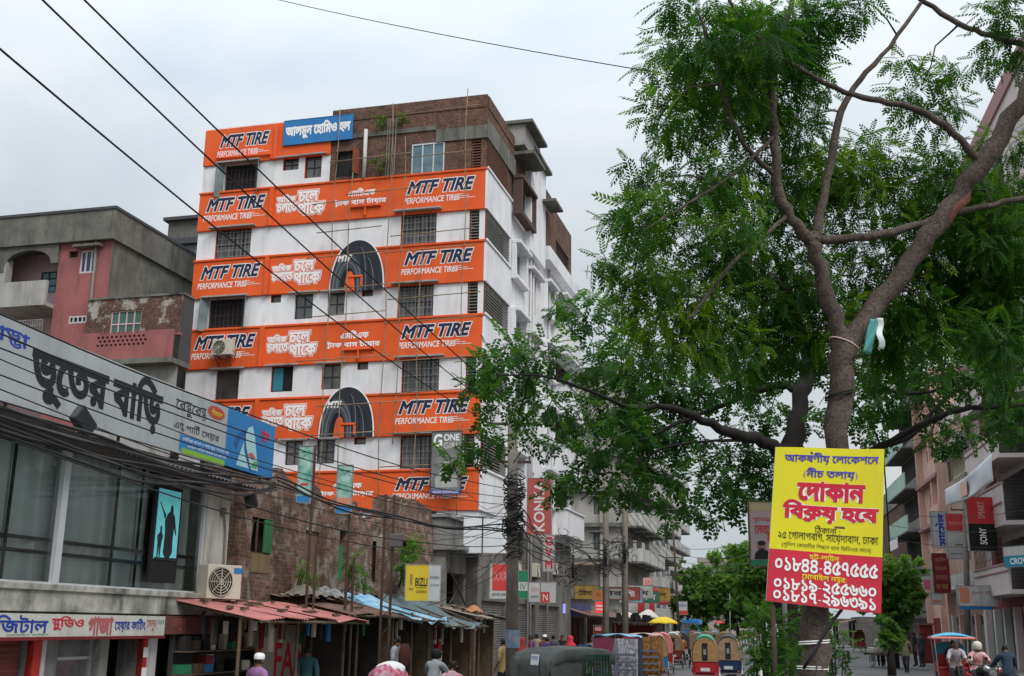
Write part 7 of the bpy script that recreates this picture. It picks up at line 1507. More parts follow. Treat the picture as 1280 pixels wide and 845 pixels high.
# draped pedal van
def draped_van(label,loc,rz,mats):
    Q=thing('pedal_van',label,'pedal van',tuple(loc),rz); wheel(Q,-.62,0,.36); wheel(Q,.62,0,.36); wheel(Q,0,2.2,.36)
    f=MB(); f.box(-.6,.6,-.7,1.1,.62,.68); f.tube([(-.62,0,.36),(.62,0,.36)],.022,6); f.tube([(-.4,.0,.37),(-.4,1,.5),(0,1.5,.42),(0,2.0,.9),(0,2.2,.36)],.02,6); f.tube([(-.27,1.8,1.08),(0,2.0,1.06),(.27,1.8,1.08)],.014,6)
    for x in (-.6,.6):
        for y in (-.65,1.0): f.tube([(x,y,.62),(x*1.05,y,1.92)],.018,5)
    f.build('frame',M_['iron'],Q)
    def drape(fn_,m,name): q=MB(); q.grid(fn_,20,14); return q.build(name,m,Q,smooth=True,solid=.01)
    w=lambda v,u,k:.035*math.sin(u*16+k)*v
    drape(lambda u,v:(-.66+.70*u,-.72-.05*v+w(v,u,0),1.86-1.3*v),mats[0],'rear_cloth'); drape(lambda u,v:(.05+.62*u,-.74-.05*v+w(v,u,2),1.86-1.3*v),mats[1],'rear_cloth')
    q=MB(); q.add([(-.66,-.80,1.86),(.0,-.80,1.86),(-.1,-.83,1.4),(-.42,-.86,.95),(-.68,-.84,.9)],[(0,1,2,3,4)]); q.build('hanging_shawl',mats[2],Q)
    drape(lambda u,v:(.68+w(v,u,1),-.72+1.75*u,1.86-1.25*v),mats[3],'side_cloth'); drape(lambda u,v:(-.68-w(v,u,3),-.72+1.75*u,1.86-1.25*v),mats[0],'side_cloth')
    drape(lambda u,v:(-.72+1.44*u,-.80+1.95*v,1.90+.07*math.sin(u*3.14)+.025*math.sin(u*14+v*9)),mats[4],'top_sheet')
    q=MB()
    for k in range(4): q.box(-.64,.62,-.86,-.84,.7+.22*k,.76+.22*k)
    q.build('cloth_stripe',mat('slate_stripe',(.10,.11,.15),.9),Q); return Q
vm=[mat('grey_lilac_cloth',(.26,.25,.30),.9,col2=(.18,.17,.21),scale=3),mat('white_print_cloth',(.45,.45,.47),.9,col2=(.10,.10,.13),scale=14),mat('wine_shawl',(.20,.035,.07),.9,col2=(.14,.03,.06),scale=4),mat('navy_cloth',(.02,.03,.06),.9),mat('blue_sheet',(.12,.33,.55),.5,col2=(.30,.45,.58),scale=3)]
draped_van('pedal van draped with grey and wine coloured cloths under a blue sheet',(Xat(772,36),36,0),YAW(2),vm)
vm2=[mat('orange_print_cloth',(.30,.14,.03),.9,col2=(.05,.035,.02),scale=11),mat('orange_print_cloth',(.30,.14,.03),.9),M_['maroon'],mat('orange_print_cloth',(.30,.14,.03),.9),mat('tan_sheet',(.42,.34,.28),.8)]
draped_van('pedal van hung with black and orange patterned cloth behind the blue topped one',(Xat(803,42.5),42.5,0),YAW(2),vm2)
# bus far off
p=(Xat(862,150),150); B=thing('bus','blue bus far down the left carriageway below the trees','bus',(p[0],p[1],0),YAW(0)); b=MB(); b.box(-1.25,1.25,0,9,.5,3.3); b.build('body',M_['blue'],B,bevel=.15); b=MB(); b.box(-1.05,1.05,-.03,-.003,1.9,2.8); b.build('rear_window',M_['darkglass'],B)
for x in (-1,1):
    for y in (1.8,7): wheel(B,x,y,.45,tw=.12,spokes=6)
b=MB(); b.box(-1.1,1.1,-.06,-.003,.55,.75); b.build('bumper',M_['iron'],B)
# flat cart on the right road
c=thing('flat_cart','flat wooden pedal cart pushed by a man far along the right road','cart',(Xat(1101,62),62,.30),YAW(10)); wheel(c,-.6,0,.36); wheel(c,.6,0,.36); wheel(c,0,1.9,.36); b=MB()
for k in range(8): b.box(-.75+.19*k,-.59+.19*k,-.9,1.0,.72,.76)
b.box(-.75,.75,-.9,-.84,.64,.72); b.box(-.75,.75,.9,.96,.64,.72); b.build('deck',M_['wood'],c); b=MB(); b.tube([(-.6,0,.36),(.6,0,.36)],.02,6); b.tube([(0,.9,.66),(0,1.5,.8),(0,1.9,.36)],.02,6); b.tube([(-.25,1.5,1.05),(.25,1.5,1.05)],.014,5); b.build('frame',M_['iron'],c)
# motorcycles
def motorcycle(label,loc,rz,paint,group='motorcycles with riders'):
    Q=thing('motorcycle',label,'motorcycle',tuple(loc),rz,group); wheel(Q,0,-.62,.30,tw=.045,spokes=10); wheel(Q,0,.66,.30,tw=.04,spokes=10)
    f=MB(); f.tube([(0,-.62,.3),(0,-.1,.42),(0,.25,.40),(0,.4,.78)],.025,6); f.tube([(-.05,.66,.3),(-.06,.5,.8),(-.05,.44,1.0)],.022,6); f.tube([(.05,.66,.3),(.06,.5,.8),(.05,.44,1.0)],.022,6); f.tube([(-.36,.36,1.02),(-.12,.44,1.0),(.12,.44,1.0),(.36,.36,1.02)],.016,6); f.tube([(0,-.62,.34),(0,-.5,.72),(0,.35,.8)],.022,6)
    f.build('frame',M_['black'],Q,smooth=True); t=MB(); t.lathe([(0,-.26),(.10,-.22),(.14,-.05),(.13,.12),(.05,.24),(0,.25)],(0,.18,.83),'y',12); t.build('fuel_tank',paint,Q,smooth=True)
    s=MB(); s.box(-.13,.13,-.62,.0,.74,.84); s.build('seat',M_['black'],Q,bevel=.04); e=MB(); e.box(-.14,.14,-.08,.24,.32,.62); e.tube([(.13,.1,.35),(.16,-.3,.32),(.16,-.8,.42)],[.03,.035,.045],8); e.build('engine',spoke_m,Q)
    h=MB(); h.lathe([(0,.12),(.08,.10),(.10,.0),(0,-.05)],(0,.56,.92),'y',12); h.build('headlight',spoke_m,Q,smooth=True); l=MB(); l.box(-.08,.08,-.86,-.80,.70,.78); l.build('tail_lamp',M_['signred'],Q); m=MB()
    for i in range(9):
        a=math.pi*(.05+.75*i/8); 
        if i: m.quad((-.06,-.62-.37*math.cos(pa),.3+.37*math.sin(pa)),(.06,-.62-.37*math.cos(pa),.3+.37*math.sin(pa)),(.06,-.62-.37*math.cos(a),.3+.37*math.sin(a)),(-.06,-.62-.37*math.cos(a),.3+.37*math.sin(a)))
        pa=a
    m.build('mudguard',paint,Q)
    mr=MB()
    for s_ in (-1,1): mr.tube([(s_*.3,.38,1.02),(s_*.36,.38,1.18)],.008,4); mr.lathe([(0,-.01),(.05,0),(0,.01)],(s_*.37,.38,1.21),'y',8)
    mr.build('mirror',M_['black'],Q); return Q
def rider(lab_m,lab_p,px,Y,deg,z,paint,**k):
    x=Xat(px,Y); motorcycle(lab_m,(x,Y,z),YAW(deg),paint); return person(lab_p,Vector((x,Y,z))+Matrix.Rotation(YAW(deg),3,'Z')@Vector((0,-.22,.0)),YAW(deg),'ride',**k)
rider('black motorcycle under the white jacketed rider at the bottom of the left road','rider in a silver white rain jacket on the black motorcycle, back to the viewer',547,27.5,-10,0,M_['black'],shirt=mat('silver_jacket',(.42,.46,.47),.45,col2=(.30,.33,.34),scale=3),sleeve='long',helmet=M_['black'])
rider('red motorcycle under the navy rider near the right pavement','rider in a dark navy jacket on the red motorcycle with his back to us',1253,31,8,.30,M_['red'],shirt=cloth('navy',(.025,.045,.075)),sleeve='long')
rider('dark motorcycle under the helmeted rider by the blue canopied rickshaw','rider in a red and white checked shirt with a pale helmet beside the rickshaw',1220,33,190,.30,M_['black'],shirt=mat('check_shirt',(.5,.08,.09),.85,col2=(.6,.58,.58),scale=9),helmet=mat('pale_helmet',(.55,.5,.42),.35))
rider('dark motorcycle hidden behind the draped sack at the bottom edge','rider in a white and crimson shirt with bare black hair at the bottom edge',568,23.5,-5,-.1,M_['black'],shirt=mat('crimson_white_shirt',(.50,.03,.09),.85,col2=(.6,.6,.62),scale=2.2))
# red bundle
gp=at(484,832,24); q=MB(); n=0
B=thing('cloth_bundle','large bundle of crimson floral cloth topped with a white sack on a cart','bundle',(gp.x,gp.y,0),0)
def blob(c,r,sq,k,seed,name,m,par):
    q=MB()
    def fn(u,v):
        th=2*math.pi*u; ph=math.pi*v; rr=r*(1+.10*math.sin(3*th+seed)*math.sin(ph)+.06*math.sin(7*th+5*ph+seed)); return (c[0]+rr*math.sin(ph)*math.cos(th),c[1]+rr*math.sin(ph)*math.sin(th)*.8,c[2]+rr*sq*math.cos(ph))
    q.grid(fn,26,14); return q.build(name,m,par,smooth=True)
flor=mat('floral_cloth',(.45,.02,.07),.8,col2=(.55,.42,.50),scale=9)
blob((0,0,1.05),.42,.8,0,1,'sack',flor,B); blob((.30,.05,1.0),.26,.8,0,2,'side_sack',mat('red_cloth',(.5,.04,.03),.8),B); blob((.08,.12,1.28),.30,.55,0,4,'white_sack',pw,B); q=MB(); q.box(-.6,.6,-.6,.6,.66,.74); q.build('cart_deck',M_['wood'],B); wheel(B,-.55,0,.36); wheel(B,.55,0,.36)
# people
def pp(label,px,Y,deg,z=0.14,**k): return person(label,(Xat(px,Y),Y,z),YAW(deg),**k)
pp('man in a lilac shirt and white skull cap standing by the red tin roof stall',326,20.5,-25,-.05,pose='arms',shirt=cloth('lilac',(.36,.17,.36)),sleeve='long',hair='cap',robe=True)
pp('man in a pale shirt with a brown backpack facing the roller shutter',498,28.0,70,.22,shirt=cloth('pale_grey',(.42,.43,.48)),backpack=mat('brown_backpack',(.09,.028,.022),.8),sleeve='long')
pp('man in a dim blue shirt standing in the dark stall beside the red letters',386,25.6,20,.0,shirt=cloth('teal_dark',(.05,.14,.16)),pose='stand')
pp('man in a yellow shirt leaning beside the concrete pole',630,33,60,.14,shirt=cloth('straw',(.40,.30,.12)))
pp('woman in a red robe with a white bundle right of the concrete pole',652,34,10,.14,shirt=cloth('red_robe',(.34,.04,.04)),skirt=cloth('red_robe',(.34,.04,.04)),robe=True,scarf=cloth('red_robe',(.34,.04,.04)))
pp('man in a brown robe and white cap at the dark shop',681,47,30,.14,shirt=cloth('brown_robe',(.16,.05,.03)),hair='cap',robe=True,sleeve='long')
pp('man in a violet shirt in front of the dark shop',684,41,10,.14,shirt=cloth('violet',(.06,.03,.16)))
pp('man in a dark checked shirt at the dark shop counter',692,48,5,.14,shirt=mat('dark_check',(.10,.11,.13),.9,col2=(.03,.03,.04),scale=16))
pp('man in a sky white shirt just behind the auto rickshaw roof',692,36,60,.0,shirt=cloth('skywhite',(.50,.56,.62)))
pp('woman in a bright red veil in front of the dark shop',713,43,-20,.14,shirt=cloth('scarlet',(.55,.03,.05)),scarf=cloth('scarlet',(.55,.03,.05)),skirt=cloth('scarlet',(.55,.03,.05)),robe=True)
pp('shopkeeper in a black shirt inside the dark shop',703,50,180,.14,shirt=cloth('black',(.02,.02,.022)))
pp('man in a cream shirt carrying a blue box and teal bag beside the draped van',733,37,180,.0,shirt=cloth('cream',(.55,.50,.43)),pose='arms')
pp('man in a tan shirt behind the cream shirted man',741,44,160,.14,shirt=cloth('tan',(.3,.22,.15)))
pp('man in a red and yellow vest walking right of the pedal rickshaws',852,71,0,0,shirt=mat('red_yellow_vest',(.45,.05,.04),.8,col2=(.5,.3,.05),scale=3),pose='walk')
pp('man in a pink shirt walking beyond the green topped rickshaw',860,80,0,0,shirt=cloth('rose',(.50,.22,.18)),pose='walk')
pp('man in a pale blue shirt on the road ahead of the rickshaws',916,92,0,0,shirt=cloth('paleblue',(.40,.45,.55)))
pp('man in a grey check shirt far along the road near the kerb',924,100,0,0,shirt=cloth('greycheck',(.3,.3,.36)),pose='walk')
pp('man in a white shirt pedalling the flat cart on the right road',1098,62.6,170,.30,shirt=cloth('dullwhite',(.5,.48,.46)),pose='walk')
pp('man in a dull pink shirt beside the flat cart',1105,64,170,.30,shirt=cloth('dullpink',(.34,.24,.22)))
pp('man in an olive shirt walking on the right road edge',1130,54,160,.30,shirt=cloth('olive',(.20,.19,.10)),pose='walk')
pp('man in a dark green shirt standing on the right pavement by parked bikes',1142,60,100,.44,shirt=cloth('dkgreen',(.03,.05,.04)))
pp('man in charcoal seated sideways on the pavement edge of the right road',1150,58,40,.44,shirt=cloth('charc',(.05,.05,.055)),pose='stand')
for lab,px,Y,deg,z,sc in (('man in a mustard shirt at the counter under the red emblem',748,57,-60,.14,('mustard',(.42,.30,.06))),('man in a grey green shirt stepping off the kerb by the cream sheet',789,60,30,.0,('greygreen',(.18,.22,.18))),('man in a sky blue shirt talking under the yellow umbrella',821,63,150,.0,('lightsky',(.30,.42,.52))),('man in a rust shirt walking along the shops before the leaning pole',838,74,0,.0,('rust',(.36,.12,.05))),('man in a white vest crossing beyond the rickshaw queue',896,112,70,0,('vestwhite',(.55,.55,.55))),('man in a deep green shirt crossing beyond the rickshaw queue',902,118,70,0,('deepgreen',(.04,.16,.08))),('man in a plum shirt at the steps of the shuttered front',664,46,90,.14,('plum',(.16,.05,.14))),('man in a beige shirt passing the shuttered front',671,52,0,.14,('beige',(.42,.36,.28)))):
    pp(lab,px,Y,deg,z,shirt=cloth(*sc),pose='walk' if 'walking' in lab or 'crossing' in lab or 'passing' in lab else 'stand')
pz=at(1187,800,36); person('passenger in a black shirt seated in the blue canopied rickshaw',(Xat(1189,35.9),35.9,.64),YAW(178),'sit',shirt=cloth('black',(.02,.02,.022)),trousers=cloth('greytr',(.14,.14,.14)))
rkpos=lambda px,Y,deg,z:(Vector((Xat(px,Y),Y,z))+Matrix.Rotation(YAW(deg),3,'Z')@Vector((0,1.0,-.06)))
person('puller in a pale shirt pedalling the blue canopied rickshaw',tuple(rkpos(1187,36,178,.30)),YAW(178),'pedal',shirt=cloth('palelilac',(.40,.35,.38)))
person('puller in a white shirt pedalling the green topped rickshaw',tuple(rkpos(881,43.5,0,0)),YAW(0),'pedal',shirt=cloth('dullwhite',(.5,.48,.46)))
person('puller in a blue shirt pedalling the dark blue backed rickshaw',tuple(rkpos(910,46,-2,0)),YAW(-2),'pedal',shirt=cloth('pullblue',(.06,.12,.25)))
# blue box and teal bag
c=at(731,811,36.6); q=MB(); q.lathe([(0,0),(.18,0),(.22,.16),(.23,.17),(.0,.15)],(0,0,0),'z',14); o=q.build('basin',M_['blue'],smooth=True,loc=(c.x,c.y,c.z-.05)); tag(o,'blue basin carried by the man in cream','basin')
c=at(742,818,36.8); q=MB(); q.grid(lambda u,v:(.2*math.cos(6.28*u)*(.5+.5*math.sin(math.pi*min(1,v+.15))),.1*math.sin(6.28*u),-.4*v),14,8); o=q.build('carrier_bag',mat('teal_bag',(.04,.22,.22),.6),smooth=True,loc=(c.x,c.y,c.z+.12)); tag(o,'teal carrier bag hanging beside the man in cream','bag')
# umbrellas
def umbrella(label,px,py,Y,r,m,ground_z=0):
    c=at(px,py,Y); U=thing('umbrella',label,'umbrella',(c.x,c.y,ground_z)); z=c.z-ground_z; q=MB(); K=8
    q.grid(lambda u,v:(r*v*math.cos(6.2832*u)*(1-.06*abs(math.sin(4*6.2832*u))),r*v*math.sin(6.2832*u)*(1-.06*abs(math.sin(4*6.2832*u))),z-r*.42*v*v+.03*r*abs(math.sin(4*6.2832*u))*v),48,6); q.build('canopy',m,U,smooth=True,solid=.006)
    q=MB(); q.tube([(0,0,0),(0,0,z+.06)],.018,6); 
    for k in range(8): a=2*math.pi*k/8; q.tube([(0,0,z-.02),(r*math.cos(a),r*math.sin(a),z-r*.42-.01)],.006,4)
    q.build('pole',M_['iron'],U)
umbrella('large yellow street umbrella among the rickshaws',829,771,62,.85,mat('yellow_umbrella',(.72,.52,.02),.6))
umbrella('small red umbrella over the road beyond the rickshaws',900,776,84,.42,mat('red_umbrella',(.62,.06,.06),.6))
umbrella('tiny pale green umbrella over the distant rickshaw',939,772,162,.5,mat('green_umbrella',(.30,.50,.42),.6))
# stack of tarpaulined goods near the yellow umbrella, white sheet roof
c=at(800,772,66); q=MB(); q.grid(lambda u,v:(-1.3+2.6*u,-.9+1.8*v,.18*math.sin(u*11)*math.sin(v*3.14)+.35*math.sin(u*3.14)*math.sin(v*3.14)),16,8); o=q.build('plastic_sheet',mat('cream_sheet',(.55,.52,.46),.7),smooth=True,loc=tuple(c),solid=.01); tag(o,'cream plastic sheet thrown over a stall roof left of the yellow umbrella','sheet')
c=at(795,800,64); Bq=thing('street_stall','blackened roadside stall heaped with dark goods below the cream sheet','stall',(c.x,c.y,0)); q=MB()
for x in (-1.2,1.2):
    for y in (-.7,.7): q.tube([(x,y,0),(x,y,2.4)],.04,5)
q.box(-1.3,1.3,-.8,.8,2.4,2.46); q.box(-1.2,1.2,-.7,.7,.75,.8); q.build('frame',M_['iron'],Bq); q=MB()
for k in range(40): x,y=rng.uniform(-1.1,1.1),rng.uniform(-.7,.6); h_=rng.uniform(.15,.5); q.box(x,x+.25,y-.1,y+.15,.8 if k<20 else 2.46,(.8 if k<20 else 2.46)+h_)
q.build('goods',[M_['black']],Bq); q=MB(); q.box(-1.2,1.2,.62,.68,.8,2.3); q.build('back_cloth',M_['maroon'],Bq)
# ------------------------------------------------------------------ poles
def pole(name,label,px,pyb,pyt,Y,r0,r1,m,zg=.14,lean_px=0,group=None,arms=(),extra=None):
    b=at(px,785,Y); base=Vector((b.x,Y,zg)); t=at(px+lean_px,pyt,Y); Q=thing(name,label,'pole',tuple(base),0,group); mb=MB(); d=t-base
    mb.tube([(0,0,-.1),tuple(d*.5),tuple(d)],[r0,(r0+r1)/2,r1],10); mb.build('shaft',m,Q,smooth=True)
    for k,(h,w) in enumerate(arms):
        q=MB(); p=d*h; q.bar(tuple(p+Vector((-w/2,0,0))),tuple(p+Vector((w/2,0,0))),.07,.07)
        for j in range(3):
            x=-w/2+.05+(w-.1)*j/2; q.tube([tuple(p+Vector((x,0,.03))),tuple(p+Vector((x,0,.16)))],[.012,.03],6)
        q.build('crossarm',M_['iron'],Q)
    return Q,base,t
poleconc=mat('pole_concrete',(.25,.22,.185),.9,col2=(.17,.15,.125),scale=2,stain=.7,bump=.3,grain=.3)
PQ,PB,PT=pole('utility_pole','thick concrete utility pole wrapped in cables right of the tall block front',641,810,505,30.0,.17,.13,poleconc,arms=((.93,1.3),(.80,1.0)))
q=MB()
for k in range(46):
    a0=rng.uniform(0,6.28); z=rng.uniform(3.6,5.9); r=.18+rng.uniform(0,.12); pts=[(r*math.cos(a0+t*.5)+rng.normal(0,.02),r*math.sin(a0+t*.5),z+.06*math.sin(t+a0)+.02*t) for t in range(14)]; q.tube(pts,rng.uniform(.008,.02),4)
q.build('cable_coils',M_['cable'],PQ)
q=MB(); q.lathe([(.185,.3),(.19,.3),(.19,.75),(.185,.75)],(0,0,1.2),'z',12); q.build('pasted_bills',mat('pasted_bills',(.35,.33,.36),.8,col2=(.12,.22,.36),scale=5),PQ)
pole('utility_pole','second concrete utility pole further along carrying a crossarm of insulators',757,800,590,52,.15,.12,poleconc,arms=((.55,1.6),))
pole('utility_pole','third concrete utility pole beside the stacked balconies',781,800,575,56,.17,.13,poleconc,arms=((.6,1.4),))
pole('utility_pole','leaning dark street pole at the end of the left row',850,800,656,78,.10,.07,M_['iron'],lean_px=-9,arms=((.75,1.2),(.62,1.4)))
pole('utility_pole','pale concrete pole standing behind the maroon sign on the right',1206,800,590,58,.16,.13,poleconc,zg=.44,arms=((.8,1.5),))
pole('utility_pole','thin grey pole behind the small distant white sign',912,800,742,100,.07,.05,M_['galv'])
pole('utility_pole','slim street pole at the left side of the yellow board foot',966,850,757,20,.045,.04,M_['iron'],zg=.33)
pole('utility_pole','twisted pale bamboo post against the dark trunk under the yellow board',978,850,620,21.5,.05,.045,M_['galv'],zg=.33)
for px_,Y_,zc_,nm in ((757,52,5.2,'a'),(781,56,5.6,'b'),(716,50,4.6,'c')):
    b=at(px_,785,Y_); q=MB()
    for k in range(20):
        c=Vector((rng.normal(0,.22),rng.normal(0,.2),zc_+rng.normal(0,.45))); r=rng.uniform(.08,.26); a0=rng.uniform(0,6.28); tl=rng.normal(0,.5)
        q.tube([c+Vector((r*math.cos(a0+t*.55)*1.3,r*.4*math.sin(t*.8),r*math.sin(a0+t*.55)+tl*r*math.cos(t*.4))) for t in range(11)],rng.uniform(.010,.02),4)
    q.tube([(0,0,zc_-.5),(0,0,zc_+.5)],.05,6)
    o=q.build('cable_tangle',M_['cable'],smooth=True,loc=(b.x,b.y-.25,.1)); tag(o,{'a':'tangle of black cable coils at the second concrete pole','b':'tangle of black cable coils at the third concrete pole','c':'tangle of black cable coils hanging beside the rusty canopy'}[nm],'cables')
# small clutter of boards along the far left shops
for lab,a_,z_c,w_,h_,col,tx in (('small ochre board above the dark shop awning',38.5,3.6,1.3,.7,(.40,.27,.06),'টেইলার্স'),('small turquoise board above the dark shop awning',41.2,3.7,1.5,.6,(.06,.28,.30),'মোবাইল'),('small grey board over the open shop with black interior',46,3.8,2.2,.6,(.30,.30,.29),'স্টোর'),('small brick red board over the stained awning',53,3.9,2.0,.8,(.30,.07,.05),'মিষ্টি'),('small pale blue board over the stained awning',56.5,3.8,1.6,.9,(.25,.34,.42),'ফোন'),('small white board over the dingy low roofed shop',61,4.2,2.2,.9,(.45,.45,.43),'ঔষধ'),('small dark green board over the dingy low roofed shop',65,4.0,1.8,.8,(.04,.14,.08),'চাল'),('small amber board over the rust brown shop row',72,4.3,2.4,1.0,(.42,.25,.05),'হোটেল')):
    S=sign_box('shop_sign',lab,'sign',at_L(a_,-1.5-rng.uniform(0,.5),z_c),R(-8+rng.uniform(-8,8)),w_,h_,.08,mat('board_'+lab.split()[1]+str(int(a_)),col,.7,col2=tuple(c*.7 for c in col),scale=1.5,stain=.5),M_['iron']); lettering(S,[(tx,(-w_*.35,w_*.35,h_*.25,h_*.75),ink if sum(col)>.6 else M_['signwhite'],dict(offset=.02))])
for lab,a_,z_c in (('air conditioner unit high on the side of the tall block below the red sign',24.5,4.2),('air conditioner unit beside the off white hanging sign',28.5,4.3),('air conditioner unit over the shuttered shop front',33.0,4.6)):
    aircon(lab,at_L(a_,-.95,z_c),LR,.8,.6,.32)
# twin steel pole with a box
b=at(481,785,28.5); B=thing('steel_pole','rusty twin steel pole with a grey box in front of the brick ruin','pole',(b.x,b.y,.14)); t=at(481,618,28.5); h=t.z-.14; q=MB()
for x in (-.11,.11): q.bar((x,0,-.1),(x,0,h),.06,.09)
for k in range(12): z=.5+(h-.6)*k/11; q.bar((-.11,0,z),(.11,0,z+(.25 if k<11 else 0)),.035,.02)
q.build('lattice',M_['iron'],B); q=MB(); zz=at(490,678,28.5).z-.14; q.box(.02,.36,-.14,.06,zz-.12,zz+.2); q.build('junction_box',mat('grey_box',(.14,.13,.125),.7,stain=.4),B,bevel=.02)
def banner_pole(label,px,pyb,pyt,Y,bl,bt,br,bb,face,items):
    b=at(px,785,Y); B=thing('steel_pole',label[0],'pole',(b.x,b.y,.14),0,'thin poles carrying printed banners'); t=at(px,pyt,Y); q=MB(); q.tube([(0,0,-.1),(0,0,t.z-.14)],.035,7); q.tube([(.16,0,-.1),(.16,0,(t.z-.14)*.62)],.03,6); q.build('shaft',M_['iron'],B)
    S=fsign('street_banner',label[1],bl,bt,br,bb,Y-.12,-6,face,items,t=.02,cat='banner',group='printed banners on thin poles',edge=M_['galv'])
prt=mat('leafy_print',(.45,.60,.55),.6,col2=(.05,.30,.22),scale=3.5)
banner_pole(('thin steel pole holding the left printed banner','narrow green and white printed banner high on the left thin pole'),381,760,556,26.2,371,558,391,628,prt,[(None,(0,1,.0,.12),M_['blue'],dict(y=-.004)),('মেলা',(.15,.85,.78,.92),M_['green'],dict()),(None,(.2,.8,.3,.34),inkred,dict(y=-.004))])
banner_pole(('thin steel pole holding the right printed banner','narrow green and white printed banner lower on the right thin pole'),430,760,582,27.4,420,582,441,641,prt,[(None,(0,1,.0,.14),M_['blue'],dict(y=-.004)),(None,(.0,1,.16,.32),mat('soft_orange',(.6,.24,.14)),dict(y=-.004)),('মেলা',(.15,.85,.78,.92),M_['green'],dict())])
# ------------------------------------------------------------------ overhead wires
def wire(label,p0,p1,sag=.3,r=.012,group='overhead wires',name='overhead_wire',n=26,wob=0.0):
    p0=Vector(p0);p1=Vector(p1); mb=MB(); L_=(p1-p0).length; ph=rng.uniform(0,9)
    pts=[p0.lerp(p1,i/n)-Vector((0,0,4*sag*(i/n)*(1-i/n)))+Vector((wob*math.sin(i*.9+ph),wob*.6*math.sin(i*.7+ph*2),wob*math.sin(i*.55+ph*3))) for i in range(n+1)]
    mb.tube(pts,r,5); return tag(mb.build(name,M_['cable'],smooth=True),label,'wire',group)
top=PT
for lab,px,py,Y,e,sg in (('lowest of the three wires crossing the sky at the upper left',-60,10,8.6,(-.55,0,-.55),.30),('middle of the three wires crossing the sky at the upper left',12,-40,9.4,(.0,0,-.5),.22),('uppermost of the three wires crossing the sky at the upper left',55,-50,9.8,(.55,0,-.45),.15)):
    a=at(px,py,Y); wire(lab,a,top+Vector(e),sg,.012)
wire('single thin wire crossing the sky to the neem crown',at(300,-12,26),at(905,104,15.5),.12,.009)
for i,(px,py,Y) in enumerate(((250,-8,26),)): pass
# cable runs across the hoarding, from the left edge to the concrete pole
for i in range(9):
    py=394+i*19+rng.uniform(-4,4); Y=10.4+.05*i+rng.uniform(-.2,.2); a=at(-25,py-8,Y); zz=PB.z+5.55-.21*i+rng.uniform(-.05,.05)
    wire('thin black telephone cable strung across the white hoarding to the concrete pole',a,(PB.x-.1,PB.y-.2+.03*i,zz),.22+.02*i+rng.uniform(0,.12),rng.uniform(.006,.011),'cables across the hoarding',name='telephone_cable',wob=.012)
for i in range(5):
    a=at(-25,500+i*9,10.6); b=at(345,598+i*4,24.0-.1*i); wire('black cable of the thick bundle under the hoarding eave',a,b,.12+.03*i,.022,'thick cables under the eave',name='thick_cable',wob=.03)
    if i<3: wire('black cable of the thick run over the brick ruin',b,(PB.x-.15,PB.y-.3,PB.z+4.4+.1*i),.25+.05*i,.02,'thick cables over the ruin',name='thick_cable',wob=.04)
# splice box
c=at(104,527,14.0); q=MB(); q.box(-.18,.18,-.06,.06,-.12,.12); o=q.build('splice_box',mat('black_box',(.022,.025,.027),.5),loc=tuple(c),bevel=.02); o.rotation_euler=(0,R(38),R(70)); tag(o,'black cable splice box hanging in front of the white hoarding','box')
c=at(314,627,24.0); q=MB(); q.box(-.12,.12,-.06,.06,-.13,.13); o=q.build('speaker_box',M_['black'],loc=tuple(c),bevel=.01); o.rotation_euler=(0,R(-14),0); tag(o,'small black box fixed to the cables by the brick corner','box')
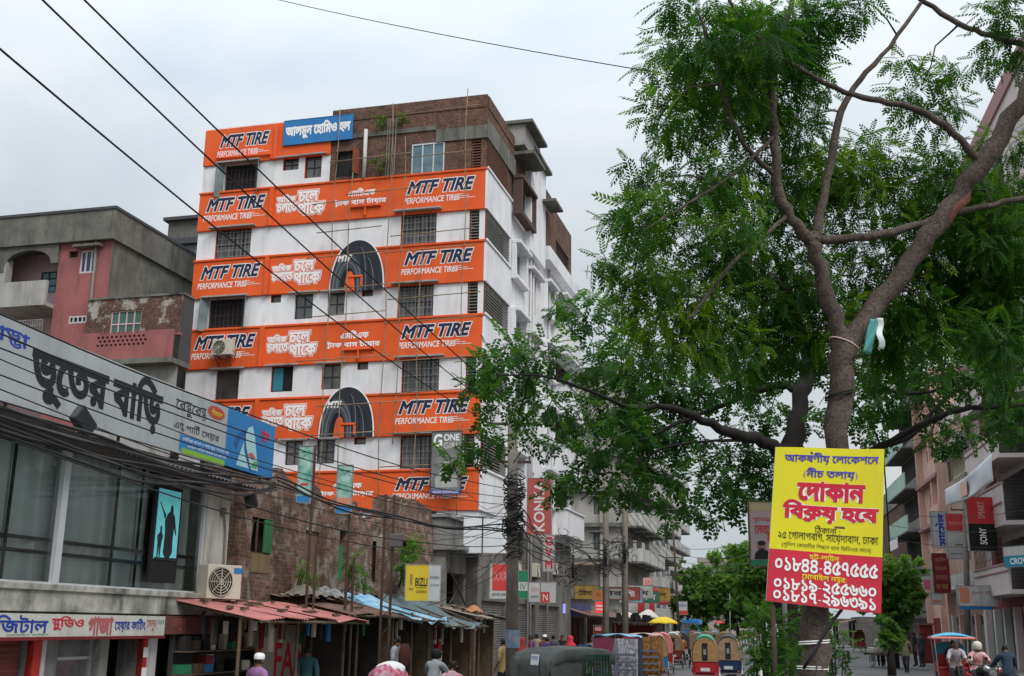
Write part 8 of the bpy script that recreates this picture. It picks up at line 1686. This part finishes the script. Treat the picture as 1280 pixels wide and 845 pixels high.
# drops from the pole to the right and down the street
for i in range(8):
    b=at(700+6*i,672+4*i,46+1.5*i); wire('cable slung from the concrete pole along the left shops',(PB.x+.1,PB.y+.1,PB.z+5.2-.16*i),b,.35+.12*rng.uniform(0,1),.018,'cables slung along the left shops',name='thick_cable',wob=.05)
for i in range(6):
    a=at(700+6*i,672+4*i,46+1.5*i); b=at(783,672+9*i,56); wire('cable between the two further poles',a,b,.3,.02,'cables between the further poles',name='thick_cable',wob=.06)
for i in range(5):
    a=at(783,600+12*i,56); b=at(846,690+7*i,78); wire('wire running on to the leaning pole',a,b,.3,.016,'wires to the leaning pole')
for i in range(4):
    a=at(848,684+8*i,78); b=at(975,(668,688,700,706)[i],30); wire('wire crossing the gap of sky above the rickshaws',a,b,.25,.012,'wires across the street gap')
for i in range(9):
    a=Vector((PB.x,PB.y,PB.z+5.4-.2*i)); b=FB.pt(-.4-1.1*(i%5),-.3,7.2-.5*i); wire('loose drop wire from the concrete pole to the tall block',a,b,.5+.25*rng.uniform(0,1),.009,'loose drop wires at the concrete pole',name='drop_wire',wob=.05)
for i in range(3):
    a=at(1110,640+16*i,48); b=at(1300,634+22*i,46); wire('%s wire in front of the right hand houses'%('upper','middle','lower')[i],a,b,.3,.012,'wires before the right hand houses')
# ------------------------------------------------------------------ bamboo scaffolding left on the tall block
B=thing('bamboo_scaffold','sparse bamboo and rope scaffold poles hung over the banded front','scaffold',(-1.167,43.3,0),R(-15)); k_=0
xs_v=(-6.5,-5.75,-4.0,-3.4,-.75,-2.55); 
for i,x in enumerate(xs_v):
    q=MB(); zt=(23.6,21,23.6,22,23.9,17)[i]; zb=(6.6,8,6.5,9,6.2,6.6)[i]; pts=[(x+.05*math.sin(z*.9+i),-.42-.03*math.sin(z*1.7),z) for z in np.linspace(zb,zt,14)]; q.tube(pts,.020,5); q.build('upright',M_['bamboo'],B,smooth=True)
for i,(x0,x1,z) in enumerate(((-7.2,-4.3,18.0),(-7.6,-4.2,16.9),(-6.2,-3.2,15.5),(-7.4,-4.0,14.35),(-7.8,-3.6,12.5),(-6.8,-3.0,10.6),(-7.3,-4.2,9.42),(-3.9,-.3,17.6),(-4.2,-.2,16.9),(-3.9,.0,14.9),(-4.0,-.1,13.9),(-3.8,-.3,12.3),(-4.1,.1,11.0),(-3.9,-.2,9.4),(-4.0,.0,8.1),(-6.8,-3.1,21.15),(-3.6,-.4,21.0),(-3.4,-.2,23.0),(-6.0,-2.2,19.6),(-7.5,-5.0,19.3))):
    q=MB(); q.tube([(x0,-.46,z),( (x0+x1)/2,-.45,z+.05),(x1,-.44,z+.10)],.022,5); q.build('crosspole',M_['bamboo'],B,smooth=True)
q=MB()
for x in (-4.35,-4.25,-4.12,-3.98): q.tube([(x,-.18,20.4),(x+.02,-.18,23.0)],.016,5)
o=q.build('steel_rods',M_['galv'],None); o.location=(-1.167,43.3,0); o.rotation_euler=(0,0,R(-15)); tag(o,'bundle of upright steel rods standing against the brick top floor','rods')
# birds and small debris are left out
